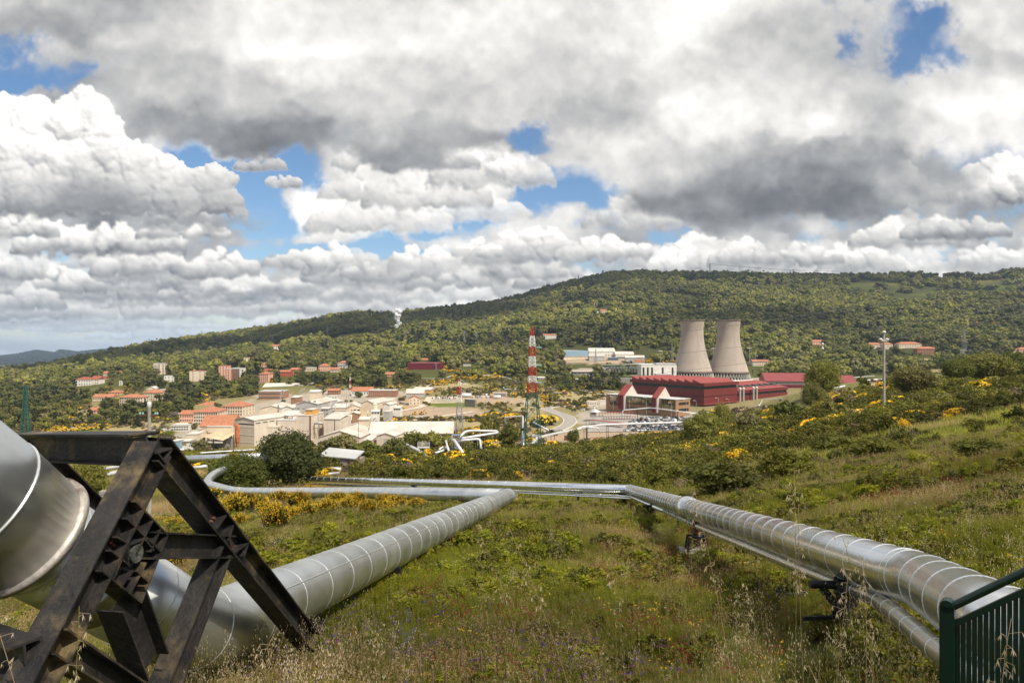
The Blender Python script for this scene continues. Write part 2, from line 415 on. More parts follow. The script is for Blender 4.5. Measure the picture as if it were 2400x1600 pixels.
# ------------------------------------------------------------------ clouds: heaps of puffs, lit by the sun from behind and above
def clouds_field(W_=1120, H_=405, x0=-60., y0=-70., st=2.25):
    """returns (alpha, brightness) of the cloud cover over a grid of bearings"""
    rng = np.random.default_rng(11)
    gx = x0+st*np.arange(W_); gy = y0+st*np.arange(H_)
    XX, YY = np.meshgrid(gx, gy)
    # perspective of a cloud deck: coordinates shrink to the horizon
    el = np.maximum(830-YY, 6.)/1600
    U = (XX-1200)/1600/(el+.10); V = 1/(el+.10)
    def nz(s, seed, o=6, ax=1.0): return fbm(U*s*ax+50, V*s+50, seed, o)
    def iso(s, seed, o=6): return fbm(XX/s+90, YY/s+90, seed, o)
    def sm(x, a, b): t = np.clip((x-a)/(b-a), 0, 1); return t*t*(3-2*t)
    def bl(l, wob=0):
        t = np.zeros_like(XX)
        for (px, py, rx, ry, a) in l:
            t += a*np.exp(-(((XX+wob_x-px)/rx)**2+((YY+wob_y-py)/ry)**2))
        return t
    wob_x = iso(90, 3, 5)*110; wob_y = iso(90, 8, 5)*90
    A = np.zeros_like(XX); B = np.full_like(XX, .7)
    f0 = iso(40, 44, 5)
    # 1 veil of grey-white stratocumulus with blue gaps
    holes = [(40,115,70,46,1.3),(70,195,110,28,1.2),(205,165,60,26,1),(20,215,60,24,1),(455,385,60,44,1.3),(520,410,90,30,1.2),(650,395,120,46,1.4),(600,480,80,66,1.4),(620,530,60,30,1),
      (790,300,50,18,.8),(800,345,50,16,.6),(1228,315,48,44,1.8),(1140,495,100,22,1.4),(1300,445,90,38,1.6),(1390,440,60,24,1.2),(1000,525,70,22,1.0),
      (860,578,100,26,1.2),(720,590,60,22,1.1),(600,590,40,16,.7),(90,600,60,34,1.3),(150,650,70,20,1),(2165,85,85,56,2.0),(2110,160,50,40,1.8),(2000,130,30,40,.8),(2320,372,80,26,1.2),(2230,318,60,14,.7),
      (1578,575,46,30,1.7),(950,600,60,16,.7),(200,800,300,22,.9),(60,810,200,26,.9)]
    cov = .60+nz(1.1, 5, 7)*.7+iso(160, 40, 6)*.7+f0*.5-bl(holes)*.55
    a1 = sm(cov, .22, .52)
    wr = 150
    b1 = .80+nz(.9, 15, 7)*.55+iso(120, 21, 6)*.55
    A = a1*.97; B = b1
    def over(a, b, sl):
        A[sl] = a+A[sl]*(1-a); B[sl] = np.where(a > 0, (b*a+B[sl]*(1-a)), B[sl])
    f1 = iso(34, 60, 6); f2 = iso(34, 70, 6); f3 = iso(12, 80, 4); f4 = iso(12, 90, 4)
    bil = np.abs(iso(26, 101, 5))*2; bil2 = np.abs(iso(60, 111, 6))*2
    def heap(puffs, base, ytop, top=1.0, bot=.5, soft=.20, basefade=.25, relief=1.0, opac=1.0):
        """one cumulus: puffs (x, y, r); base = level of its flat underside"""
        xs = [p[0] for p in puffs]; rs = [p[2] for p in puffs]; ys = [p[1] for p in puffs]
        i0 = int(max(0, (min(ys)-max(rs)*1.3-y0)/st)); i1 = int(min(H_, (base+max(rs)*.5-y0)/st+2))
        j0 = int(max(0, (min(x-r for x, r in zip(xs, rs))-max(rs)*.3-x0)/st)); j1 = int(min(W_, (max(x+r for x, r in zip(xs, rs))+max(rs)*.3-x0)/st+2))
        if i1-i0 < 3 or j1-j0 < 3: return
        sl = (slice(i0, i1), slice(j0, j1)); X = XX[sl]; Y = YY[sl]; hh = max(rs)
        rm = float(np.mean(rs))
        k = min(1.0, rm/40); w1 = f1[sl]*rm*.95; w2 = f2[sl]*rm*.95; w3 = f3[sl]*rm*.55; w4 = f4[sl]*rm*.55
        Xw = X+w1+w3; Yw = Y+w2+w4
        Hh = np.full_like(X, -1e3)
        for x, y, r in puffs:
            q = 1-((Xw-x)**2+(Yw-y)**2)/(r*r)
            Hh = np.maximum(Hh, np.where(q > 0, np.sqrt(np.maximum(q, 0))*r, q*r*.6))
        Hn = Hh+(bil[sl]-.25)*rm*.26+(bil2[sl]-.3)*rm*.30+f3[sl]*rm*.16
        al = sm(Hn, -rm*soft, rm*soft*2.4)
        # flat, ragged base
        yb = base+f1[sl]*hh*1.0+f2[sl]*hh*.4+f3[sl]*hh*.25
        al = al*(1-sm(Y, yb-hh*basefade, yb+hh*basefade*.6))
        Hb = np.maximum(Hn, -rm*.2)
        for _b in range(2 if rm > 22 else 1):
            Hb = (Hb+np.roll(Hb, 1, 0)+np.roll(Hb, -1, 0)+np.roll(Hb, 1, 1)+np.roll(Hb, -1, 1))/5
        gy_, gx_ = np.gradient(Hb*.62, st)
        n = np.sqrt(gx_**2+gy_**2+1)
        lam = (gx_*.28*-1 + gy_*.62 + .74)/n      # light from above, slightly from the right, and from the eye's side
        lam = np.clip(lam, 0, 1)
        rel = np.clip((base-Y+f1[sl]*hh*1.0)/max(base-ytop, 1), 0, 1)
        bot = bot+.07; amb = bot+(top-bot)*sm(rel, .05, .75)*(.93+.14*rng.random())
        b = amb*(1-.22*relief)+amb*lam*.31*relief+.02
        b = b+sm(1-np.clip(Hn/(rm*.6), 0, 1), .0, 1)*.04
        over(al*opac, np.clip(b, 0, 1.05), sl)
    def cumulus(cx, base, w, h, n=None, top=1.0, bot=.5, lean=0, **kw):
        n = n or int(12+w/9); P = []
        for i in range(n):
            t = rng.uniform(-1, 1); env = (1-abs(t-lean)**1.8*.9) if abs(t-lean) < 1 else .1
            y = rng.uniform(0, 1)**.9*h*max(.08, env); r = (h*.20+w*.045)*rng.uniform(.55, 1.25)*(1.15-.5*y/h)
            P.append((cx+t*w/2*.92, base-y-r*.15, r))
        heap(P, base, base-h*1.1, top, bot, **kw)
    # 2 rows of small cumulus from the horizon up
    for row, (yb, w, h, n, tp, bt) in enumerate([(808,80,8,26,.84,.66),(797,110,11,22,.88,.64),(783,130,14,20,.90,.62),(768,150,19,20,.94,.60),(750,170,25,18,.96,.58),(729,190,32,16,.98,.56),(704,210,40,15,1.0,.55),(680,220,48,13,1.0,.55),
           (656,230,54,12,1.0,.56),(630,230,58,10,1.0,.57)]):
        for i in range(n):
            cx = -60+2540*(i+rng.uniform(-.3,1.3))/n; yb2 = yb+10*math.sin(cx*.006+row*1.7)
            if row > 7 and 380 < cx < 760 and rng.random() < .6: continue
            if row == 9 and (560 < cx < 1050 or 1520 < cx < 1620): continue
            k = rng.uniform(.25, 1.9)**1.15
            cumulus(cx, yb2+rng.uniform(-14, 14), w*k*rng.uniform(.8, 1.25), h*k**.7*rng.uniform(.7, 1.3), top=tp*rng.uniform(.84,1.03), bot=bt*rng.uniform(.86,1.12), opac=rng.uniform(.6, .95), soft=rng.uniform(.2,.55), lean=rng.uniform(-.5,.5))
    # 3 individual clouds, far to near: (cx, base, w, h, top, bottom)
    for c in [(1250,600,190,66,1.02,.68),(1120,604,110,44,1.0,.66),(1420,612,210,54,.98,.62),(1660,640,230,84,1.02,.66),(1570,640,90,60,1.02,.66),(1740,622,150,60,.98,.6),(2010,640,170,76,1.02,.64),(1890,622,150,50,.9,.58),
              (2160,580,300,70,.97,.62),(2330,640,180,60,.96,.6),(2350,480,240,110,1.0,.6),(2120,480,160,96,1.0,.62),(2240,560,260,46,.85,.52),
              (780,640,150,66,1.02,.62),(690,630,130,52,1.02,.62),(870,650,120,40,.95,.6),(980,640,160,70,1.02,.66),(520,650,170,60,.99,.58),(350,650,260,54,.97,.55),(150,690,190,60,.96,.52),(60,730,160,60,.9,.5),
              (660,440,90,34,.86,.66),(610,402,110,44,.84,.6),(240,600,420,66,.95,.52),(430,560,220,30,.93,.62),(60,560,160,60,.96,.6)]:
        cumulus(c[0], c[1], c[2], c[3], top=c[4], bot=c[5])
    for c in [(1080,520,300,74,.97,.72),(880,545,320,66,.92,.72),(1000,490,300,84,.92,.66),(830,470,160,60,.92,.72),(1150,440,260,100,.97,.66),(860,400,170,70,.97,.66),(1010,400,200,60,.9,.55),
              (1480,540,220,74,.93,.66),(1180,420,110,60,1.0,.7)]:
        cumulus(c[0], c[1], c[2], c[3], top=c[4], bot=c[5], relief=.8, soft=.3, opac=.85)
    # large overhead masses: soft lobes, darker bases
    def lobe(cx, cy, rx, ry, b, a=1.0, soft=.5, seed=0):
        soft = min(.95, soft*1.25)
        q = ((XX+wob_x*1.25+f3*14-cx)/rx)**2+((YY+wob_y*1.25+f4*14-cy)/ry)**2
        al = (1-sm(q, 1-soft, 1+soft))*a; over(al, np.clip(b+f1*.10+bil2*.05-.02, 0, 1.05), (slice(None), slice(None)))
    mott = iso(200, 131, 7)
    for L in [(350,60,420,130,.84,.95,.6),(250,20,300,70,.70,.8,.7),(900,110,520,190,.95,.95,.5),(1500,120,420,220,.95,.95,.5),(2000,180,190,170,.80,.9,.5),(2330,250,230,130,.92,.9,.5),(2360,60,130,130,.86,.9,.5),
              (430,180,200,90,.84,.95,.5),(620,250,300,90,.80,.95,.5),(1020,250,230,120,.84,.95,.5),(560,310,280,42,.55,.9,.7),(520,285,240,50,.66,.6,.8),(990,340,170,56,.62,.95,.6),(1040,300,200,70,.74,.7,.8),
              (1460,240,230,120,.84,.95,.5),(1450,300,190,80,.70,.8,.8),(1500,380,230,60,.86,.9,.5),(1780,330,330,130,.86,.95,.5),(1650,250,130,60,1.0,.8,.8),(1880,290,120,46,.98,.7,.8),
              (1850,420,370,84,.70,.96,.7),(1830,450,310,62,.58,.85,.9),(1860,470,200,36,.48,.7,.9),(1620,480,150,40,.60,.9,.6),(1680,520,100,20,.55,.8,.6),(2080,410,200,40,.64,.7,.8),
              (1150,70,120,60,1.0,.8,.8),(1000,60,100,50,1.0,.7,.8),(1560,80,140,90,1.0,.6,.9),(740,130,160,60,.98,.5,.9),(60,60,160,40,.66,.7,.8),(1750,130,120,110,.74,.6,.8),(1300,170,120,90,.88,.5,.9),
              (2240,300,160,60,.95,.7,.8),(1950,350,80,30,.7,.5,.8)]:
        lobe(*L)
    # billows in the overhead masses: fbm relief lit from above
    for (sc_, sd, am) in ((300,201,.20),(120,211,.09)):
        h_ = (1-np.abs(fbm((XX+wob_x*.8)/sc_, (YY+wob_y*.8)/(sc_*.62), sd, 2))*2.6)*sc_*.30
        for _b in range(6): h_ = (h_+np.roll(h_, 2, 0)+np.roll(h_, -2, 0)+np.roll(h_, 2, 1)+np.roll(h_, -2, 1))/5
        h_[:] = h_
        g1, g2 = np.gradient(h_, st); r_ = np.tanh((g1*.9-g2*.35)*.8)
        B = B+r_*am*.42*(1-sm(YY, 520, 640))
        B = B+np.clip(fbm((XX+wob_x*.8)/sc_, (YY+wob_y*.8)/(sc_*.6), sd+5, 5), -.4, .4)*am*.9*(1-sm(YY, 520, 640))
    # the blue gaps stay open through the overhead masses
    gap = bl(holes[:4]+[(455,385,50,36,1.2),(640,385,90,30,1.2),(600,480,50,50,1.2),(1140,495,80,16,1.2),(1300,445,70,28,1.3),(1578,568,34,20,1.2)]*0+[(2165,85,85,56,2.0),(2110,160,50,40,1.8),(1228,315,44,40,2.0),(2005,130,22,34,1.0)])+iso(50, 141, 6)*.5
    near_ = np.clip(bl(holes)*3.5, 0, 1); gap = gap+(f3*1.0+iso(90, 171, 6)*1.7+f1*.9)*near_; A *= 1-.95*sm(gap, .15, 1.6)
    for c in [(130,475,400,240,.96,.5)]:
        P = []
        prof = [(-60,215),(20,225),(70,235),(130,225),(190,200),(240,215),(270,285),(330,330),(390,360),(430,390),(470,385),(510,420),(545,455),(565,490)]
        for i in range(150):
            t = rng.uniform(0, len(prof)-1.001); k = int(t); fx = t-k
            x = prof[k][0]*(1-fx)+prof[k+1][0]*fx; yt = prof[k][1]*(1-fx)+prof[k+1][1]*fx
            r = rng.uniform(20, 62)*(.8 if x < 430 else .55); y = yt+r*.8+rng.uniform(0, 1)**1.3*max(0, 500-yt-r*1.4)
            P.append((x, y, r))
        for i in range(60):
            P.append((rng.uniform(-60, 540), rng.uniform(420, 480), rng.uniform(30, 50)))
        heap(P, 512, 210, .97, .64, soft=.10, basefade=.35, relief=1.0)
    lobe(170, 492, 190, 24, .56, .6, .9); lobe(430, 520, 150, 16, .62, .7, .9); lobe(240,470,200,30,.66,.5,.9)
    V_ = nz(1.6, 191, 6); a_ = sm(V_+iso(140, 195, 5)*.6, .03, .30)*sm(YY, 470, 600)*.75; over(a_, .80+iso(60, 197, 5)*.5, (slice(None), slice(None)))
    # thin wisps and uneven light over everything
    w_ = iso(210, 151, 6); B = B*(1+w_*.16); B = B+nz(2.2, 161, 6)*.05
    ov_ = 1-sm(YY, 480, 640); B = B*(1-ov_)+ov_*(.79+(B-.80)*1.14)
    # horizon air
    hz = sm(YY, 560, 830); A = np.maximum(A, 1.0*sm(YY, 760, 815)); low_ = sm(YY, 765, 825); B = B*(1-.55*low_)+.55*low_*(.76+nz(.5, 181, 5)*.4)
    B = B*(1-.16*hz)+.72*.16*hz
    for _b in range(2): B = B*.5+(np.roll(B, 1, 0)+np.roll(B, -1, 0)+np.roll(B, 1, 1)+np.roll(B, -1, 1))*.125
    B[:, :3] = B[:, 3:4]; B[:, -3:] = B[:, -4:-3]; B[:3] = B[3]; B[-3:] = B[-4]
    return gx, gy, np.clip(A, 0, 1), np.clip(B, 0, 1.05)

def build_sky():
    gx, gy, A, B = clouds_field()
    W_, H_ = len(gx), len(gy); st = gx[1]-gx[0]
    ex = np.arange(12, 420, 12)
    jx = np.concatenate([ex[::-1], np.arange(W_), W_-1-ex]); xs = np.concatenate([gx[0]-ex[::-1]*st, gx, gx[-1]+ex*st])
    ix = np.concatenate([ex[ex < H_-2][::-1], np.arange(H_)]); ys = np.concatenate([gy[0]-ex[ex < H_-2][::-1]*st*1.6, gy])
    ys = np.append(ys, 880.); ix = np.append(ix, H_-1)
    PX, PY = np.meshgrid(xs, ys); a = A[np.ix_(ix, jx)]; b = B[np.ix_(ix, jx)]
    D = np.stack([(PX-1200)/F, np.ones_like(PX), -(PY-800)/F], -1); D = D/np.linalg.norm(D, axis=-1, keepdims=True)*21000
    nr, nc = PX.shape; V = D.reshape(-1, 3); idx = np.arange(nr*nc).reshape(nr, nc)
    Fq = np.stack([idx[:-1,:-1].ravel(), idx[1:,:-1].ravel(), idx[1:,1:].ravel(), idx[:-1,1:].ravel()], 1)
    me = bpy.data.meshes.new('sky')
    me.vertices.add(len(V)); me.vertices.foreach_set('co', V.ravel())
    me.loops.add(Fq.size); me.loops.foreach_set('vertex_index', Fq.ravel())
    me.polygons.add(len(Fq)); me.polygons.foreach_set('loop_start', np.arange(0, Fq.size, 4)); me.polygons.foreach_set('loop_total', np.full(len(Fq), 4))
    me.polygons.foreach_set('use_smooth', np.ones(len(Fq), bool)); me.update()
    for n_, v in (('cloud', a), ('light', b)):
        at = me.attributes.new(n_, 'FLOAT', 'POINT'); at.data.foreach_set('value', v.ravel().astype(np.float32))
    m = bpy.data.materials.new('sky_with_clouds'); m.use_nodes = True; nt = m.node_tree; nt.nodes.clear(); S.nt = nt
    out = nt.nodes.new('ShaderNodeOutputMaterial'); em = nt.nodes.new('ShaderNodeEmission'); link(em.outputs[0], out.inputs[0])
    sk = nt.nodes.new('ShaderNodeTexSky'); sk.sky_type = 'NISHITA'; sk.sun_disc = False; sk.sun_elevation = SUN_EL; sk.sun_rotation = math.atan2(SUN.x, SUN.y)
    sk.altitude = 500; sk.air_density = 1.0; sk.dust_density = .6; sk.ozone_density = 2.2
    g = nt.nodes.new('ShaderNodeNewGeometry'); vn = nt.nodes.new('ShaderNodeVectorMath'); vn.operation = 'NORMALIZE'; link(g.outputs['Position'], vn.inputs[0])
    x, y, z = sep(vn.outputs[0]); dv = comb(x, y, S.m('MAXIMUM', z, .012)); link(dv, sk.inputs['Vector'])
    fine = noise(vn.outputs[0], 90, 4, .6)
    al = S(attr('cloud').outputs['Fac'])+(fine-.5)*.14*sstep(S(attr('cloud').outputs['Fac']), .02, .3)
    li = S(attr('light').outputs['Fac'])+(fine-.5)*.05
    lin = S.m('POWER', S.m('MAXIMUM', li, 0.0), 2.15)
    cc = mixc(sstep(li, .35, .95), (7.2, 7.65, 8.3), (8.75, 8.52, 8.15))
    cc = mixc(sstep(z, .035, .0), cc, (7.3, 8.2, 9.4))
    cloud = mixc(1.0, comb(lin, lin, lin), cc, 'MULTIPLY')
    hs = nt.nodes.new('ShaderNodeHueSaturation'); hs.inputs['Saturation'].default_value = 1.15; hs.inputs['Value'].default_value = .98; link(sk.outputs[0], hs.inputs['Color'])
    final = mixc(clampS(al), hs.outputs[0], cloud)
    link(final, em.inputs['Color']); em.inputs['Strength'].default_value = .1
    m.cycles.emission_sampling = 'NONE'
    me.materials.append(m)
    obj('sky', me, kind='structure', label='cloudy blue sky', cat='sky')
build_sky()
# ------------------------------------------------------------------ foliage materials and meshes
def leafmat(name, cols, trans=.25, rough=.6, var=.5, patch=.0):
    m, b = newmat(name)
    oi = S.nt.nodes.new('ShaderNodeObjectInfo'); co = texco('Object')
    r = S(oi.outputs['Random'])
    cr = S.nt.nodes.new('ShaderNodeValToRGB'); link(r, cr.inputs[0]); cr.color_ramp.interpolation = 'LINEAR'
    e = cr.color_ramp.elements; n = len(cols)
    e[0].color = (*cols[0], 1); e[1].color = (*cols[-1], 1); e[1].position = 1
    for i in range(1, n-1):
        q = e.new(i/(n-1)); q.color = (*cols[i], 1)
    n1 = noise(co, 1.3, 4, .7)
    an = S.nt.nodes.new('ShaderNodeAttribute'); an.attribute_type = 'INSTANCER'; an.attribute_name = 'tone'; tn = S(an.outputs['Fac'])+1.0
    lv = lerpS(n1, .3, .7, 1-var, 1+var)*tn
    c = mixc(1.0, cr.outputs[0], comb(lv*1.06, lv*.965, lv*.95), 'MULTIPLY')
    link(c, b.inputs['Base Color']); b.inputs['Roughness'].default_value = rough; b.inputs['Specular IOR Level'].default_value = .25
    if trans:
        tr = S.nt.nodes.new('ShaderNodeBsdfTranslucent'); mx = S.nt.nodes.new('ShaderNodeMixShader')
        link(mixc(1.0, c, (1.1, 1.25, .6), 'MULTIPLY'), tr.inputs['Color']); mx.inputs[0].default_value = trans
        link(b.outputs[0], mx.inputs[1]); link(tr.outputs[0], mx.inputs[2])
        out = S.nt.nodes['Material Output']; link(mx.outputs[0], out.inputs['Surface'])
    return m
OAK = [(.080,.100,.016),(.130,.148,.022),(.195,.205,.034),(.085,.095,.026),(.215,.222,.040),(.145,.142,.042),(.060,.078,.020),(.175,.165,.065),(.115,.135,.020)]
M_OAK = leafmat('oak_leaves', OAK)
M_OAKN = leafmat('near_oak_leaves', [(.085,.105,.012),(.105,.125,.014),(.070,.088,.012)], trans=.25, var=.45)
M_PINE = leafmat('pine_needles', [(.070,.085,.020),(.085,.098,.024),(.115,.118,.030)], trans=.1)
M_CYP = leafmat('cypress_foliage', [(.030,.042,.016),(.040,.050,.020)], trans=.1)
M_SCR = leafmat('scrub_leaves', [(.090,.102,.014),(.150,.155,.018),(.070,.080,.014),(.195,.180,.030),(.120,.130,.018)], var=.5)
M_BRC = leafmat('bare_brown_twigs', [(.16,.12,.08),(.20,.16,.11),(.13,.10,.075)], trans=.1, var=.4)
M_BROOM = leafmat('broom_stems', [(.050,.068,.014),(.065,.080,.018)], trans=.15)
M_YEL = leafmat('broom_flowers', [(.90,.60,.025),(.93,.66,.04),(.84,.53,.02)], trans=.25, var=.25)
M_BARK = mat('bark', (.11,.085,.06), .95, var=.35, scale=3, bump=.6)
M_GRS = leafmat('grass_blades', [(.23,.26,.028),(.30,.31,.038),(.14,.18,.022),(.34,.29,.09),(.18,.23,.025),(.26,.27,.034)], trans=.35, var=.35)
M_DRY = leafmat('dry_stalks', [(.36,.28,.13),(.46,.36,.19),(.30,.23,.12)], trans=.3, var=.25)
M_HERB = leafmat('herb_leaves', [(.24,.28,.020),(.32,.33,.026),(.18,.215,.020),(.26,.26,.024)], trans=.4, var=.35)
M_RED = leafmat('crimson_petals', [(.20,.010,.030),(.26,.02,.045),(.15,.015,.04)], trans=.2, var=.2)
M_PUR = leafmat('violet_petals', [(.09,.02,.20),(.055,.045,.34),(.14,.02,.17)], trans=.2, var=.2)
M_BLU = leafmat('blue_petals', [(.04,.06,.34),(.06,.09,.42)], trans=.2, var=.2)
M_WHT = leafmat('pale_petals', [(.62,.58,.46),(.72,.68,.60)], trans=.3, var=.15)
M_OAT = leafmat('oat_husks', [(.66,.55,.38),(.74,.66,.52)], trans=.4, var=.2)
M_PLUME = leafmat('brown_seed_spikes', [(.13,.085,.075),(.20,.14,.11)], trans=.1, var=.3)

def rnd_unit(r):
    v = r.normal(size=3); return v/np.linalg.norm(v)
def leaf_faces(mb, p, nrm, s, r, mi=None, asp=1.6):
    """a small pointed leaf clump: one folded quad"""
    n = Vector(nrm)+Vector(rnd_unit(r))*.8
    n.normalize(); a = n.orthogonal().normalized(); a = Matrix.Rotation(r.uniform(0, 6.283), 3, n) @ a; b = n.cross(a)
    p = Vector(p); L = s*asp*.5; w = s*.5
    mb.add([p-a*L, p+b*w+n*s*.12, p+a*L, p-b*w+n*s*.12], [(0,1,2,3)], mi)
def crown(mb, c, rx, ry, rz, nblob, nleaf, ls, seed, core=True, flat=0., mi=None, shape='round'):
    """foliage: leaf clumps over many lumps spread through the crown"""
    r = np.random.default_rng(seed); c = Vector(c)
    for i in range(nblob):
        d = rnd_unit(r); rad = r.uniform(.25, 1)**.6
        if shape == 'cone':
            t = r.uniform(0, 1); ph = r.uniform(0, 6.283); q = (1-t)**.75*r.uniform(.2, 1)
            ctr = c+Vector((math.cos(ph)*rx*q, math.sin(ph)*ry*q, (t*2-1)*rz)); br = rx*(.5*(1-t)+.18)
        else:
            ctr = c+Vector((d[0]*rx*rad*.74, d[1]*ry*rad*.74, (d[2] if not flat else d[2]*.6+flat)*rz*rad*.74)); br = r.uniform(.22, .42)*min(rx, ry)
            br = min(br, rz*.6) if flat else br
        if core:
            add_blob(mb, ctr, br*(1.0 if nleaf < 9 else (.72 if ls > .5 else .55)), r, mi)
        for j in range(nleaf):
            u = Vector(rnd_unit(r)); 
            if u.z < -.35 and r.random() < .6: u.z = -u.z
            q = r.uniform(.72, 1.12)
            leaf_faces(mb, ctr+u*br*q*Vector((1,1,.85)).length/1.65, u, ls*r.uniform(.6, 1.35), r, mi)
ICO = None
def add_blob(mb, c, rad, r, mi=None):
    global ICO
    if ICO is None:
        t = (1+5**.5)/2
        vs = [Vector(v).normalized() for v in [(-1,t,0),(1,t,0),(-1,-t,0),(1,-t,0),(0,-1,t),(0,1,t),(0,-1,-t),(0,1,-t),(t,0,-1),(t,0,1),(-t,0,-1),(-t,0,1)]]
        fs = [(0,11,5),(0,5,1),(0,1,7),(0,7,10),(0,10,11),(1,5,9),(5,11,4),(11,10,2),(10,7,6),(7,1,8),(3,9,4),(3,4,2),(3,2,6),(3,6,8),(3,8,9),(4,9,5),(2,4,11),(6,2,10),(8,6,7),(9,8,1)]
        ICO = (vs, fs)
    mb.add([Vector(c)+v*rad*r.uniform(.75, 1.2) for v in ICO[0]], ICO[1], mi)
def trunk_mb(h, r0, r1, limbs, seed, top=None):
    r = np.random.default_rng(seed); mb = MB()
    p = [Vector((0,0,-.4))]; x = y = 0
    for i in range(1, 6):
        x += r.uniform(-.03, .03)*h; y += r.uniform(-.03, .03)*h; p.append(Vector((x, y, h*i/5)))
    mb.tube(p, [r0*1.25]+[r0+(r1-r0)*i/5 for i in range(1, 6)], 7)
    for k in range(limbs):
        a = p[2+k%4 if 2+k%4 < 6 else 5]; ph = k*2.4+r.uniform(-.4, .4); L = h*r.uniform(.35, .6)
        b = a+Vector((math.cos(ph)*L*.8, math.sin(ph)*L*.8, L*.6)); m_ = a.lerp(b, .5)+Vector((0,0,-L*.06))
        mb.tube([a, m_, b], [r1*.9, r1*.6, r1*.25], 5)
    return mb
# tree kinds: (crown mesh, trunk mesh), unit = metres, height given
def make_kind(name, seed, lod):
    c = MB(); k = {'hi': (60, 210, .19), 'mid': (28, 44, .52), 'lo': (12, 12, 1.35), 'far': (13, 7, 1.2)}[lod]
    if name == 'oak':
        h = 9.0; crown(c, (0,0,h*.60), 4.3, 4.3, 3.7, k[0], k[1], k[2]*(1 if lod != 'hi' else 1.15), seed, shape='round'); mt = M_OAK; t = trunk_mb(h*.5, .28, .14, 6, seed)
    elif name == 'round_oak':
        h = 8.0; crown(c, (0,0,h*.52), 4.6, 4.6, 4.0, k[0], k[1], k[2], seed); mt = M_OAK; t = trunk_mb(h*.42, .25, .13, 6, seed)
    elif name == 'umbrella_pine':
        h = 12.0; crown(c, (0,0,h*.80), 5.4, 5.4, 2.2, k[0], k[1], k[2], seed, flat=.25); mt = M_PINE; t = trunk_mb(h*.74, .3, .17, 7, seed)
    elif name == 'cypress':
        h = 12.0; crown(c, (0,0,h*.53), 1.35, 1.35, h*.5, k[0], int(k[1]*.8), k[2]*.75, seed, shape='cone'); mt = M_CYP; t = trunk_mb(h*.3, .18, .12, 0, seed)
    elif name == 'conifer':
        h = 13.0; crown(c, (0,0,h*.53), 3.0, 3.0, h*.47, k[0], k[1], k[2], seed, shape='cone'); mt = M_CYP; t = trunk_mb(h*.5, .25, .12, 0, seed)
    elif name == 'scrub':
        h = 2.6; crown(c, (0,0,h*.42), 1.75, 1.75, 1.25, {'hi': 30, 'mid': 18, 'lo': 9}[lod], {'hi': 90, 'mid': 40, 'lo': 14}[lod], {'hi': .10, 'mid': .19, 'lo': .42}[lod], seed); mt = M_SCR; t = None
    elif name == 'brown_scrub':
        h = 2.4; crown(c, (0,0,h*.42), 1.7, 1.7, 1.15, {'hi': 24, 'mid': 16, 'lo': 8}[lod], {'hi': 60, 'mid': 26, 'lo': 12}[lod], {'hi': .08, 'mid': .17, 'lo': .4}[lod], seed, core=False); mt = M_BRC; t = None
    elif name == 'broom':
        h = 1.7; r = np.random.default_rng(seed)
        ns = {'hi': 620, 'mid': 180, 'lo': 40}[lod]; w = {'hi': .013, 'mid': .032, 'lo': .09}[lod]
        for i in range(ns):      # upright whippy stems
            ph = r.uniform(0, 6.283); q = r.uniform(0, 1)**.6; b = Vector((math.cos(ph)*.25*q, math.sin(ph)*.25*q, 0)); L = h*r.uniform(.55, 1)*(1-.25*q)
            e_ = Vector((math.cos(ph)*1.0*q, math.sin(ph)*1.0*q, L)); m_ = b.lerp(e_, .5)+Vector((math.cos(ph), math.sin(ph), 0))*.08
            s_ = Vector((-math.sin(ph), math.cos(ph), 0))*w
            c.add([b-s_, b+s_, m_+s_, e_, m_-s_], [(0,1,2,3,4)], 0)
            nf = {'hi': 7, 'mid': 5, 'lo': 3}[lod]
            if r.random() < .46:
                for f in range(nf-1):
                    t_ = r.uniform(.84, 1.10); p = m_.lerp(e_, (t_-.5)*2)+Vector(rnd_unit(r))*.05
                    leaf_faces(c, p, (0,0,1), {'hi': .042, 'mid': .075, 'lo': .17}[lod]*r.uniform(.6, 1.4), r, 1, 1.2)
        return c.mesh(name+'_'+lod, [M_BROOM, M_YEL]), None, h
    elif name == 'gorse':      # dense yellow dome seen from afar
        h = 2.2; c2 = MB(); crown(c, (0,0,h*.42), 1.8, 1.8, 1.0, 14, 26, .26, seed, mi=0)
        r = np.random.default_rng(seed+5)
        for i in range(520):
            u = Vector(rnd_unit(r)); u.z = abs(u.z)
            if math.sin(u.x*4+seed)+math.sin(u.y*5+1)+r.uniform(-.9, .9) < .1: continue
            leaf_faces(c, Vector((u.x*1.75, u.y*1.75, h*.45+u.z*1.0)), u, .22*r.uniform(.6, 1.3), r, 1, 1.2)
        return c.mesh('gorse', [M_SCR, M_YEL]), None, h
    return c.mesh(name+'_'+lod, mt), (t.mesh(name+'_trunk', M_BARK) if t else None), h
_K = {}
def kind(name, lod, var=0):
    k = (name, lod, var)
    if k not in _K: _K[k] = make_kind(name, 100+var*17+len(name), lod)
    return _K[k]

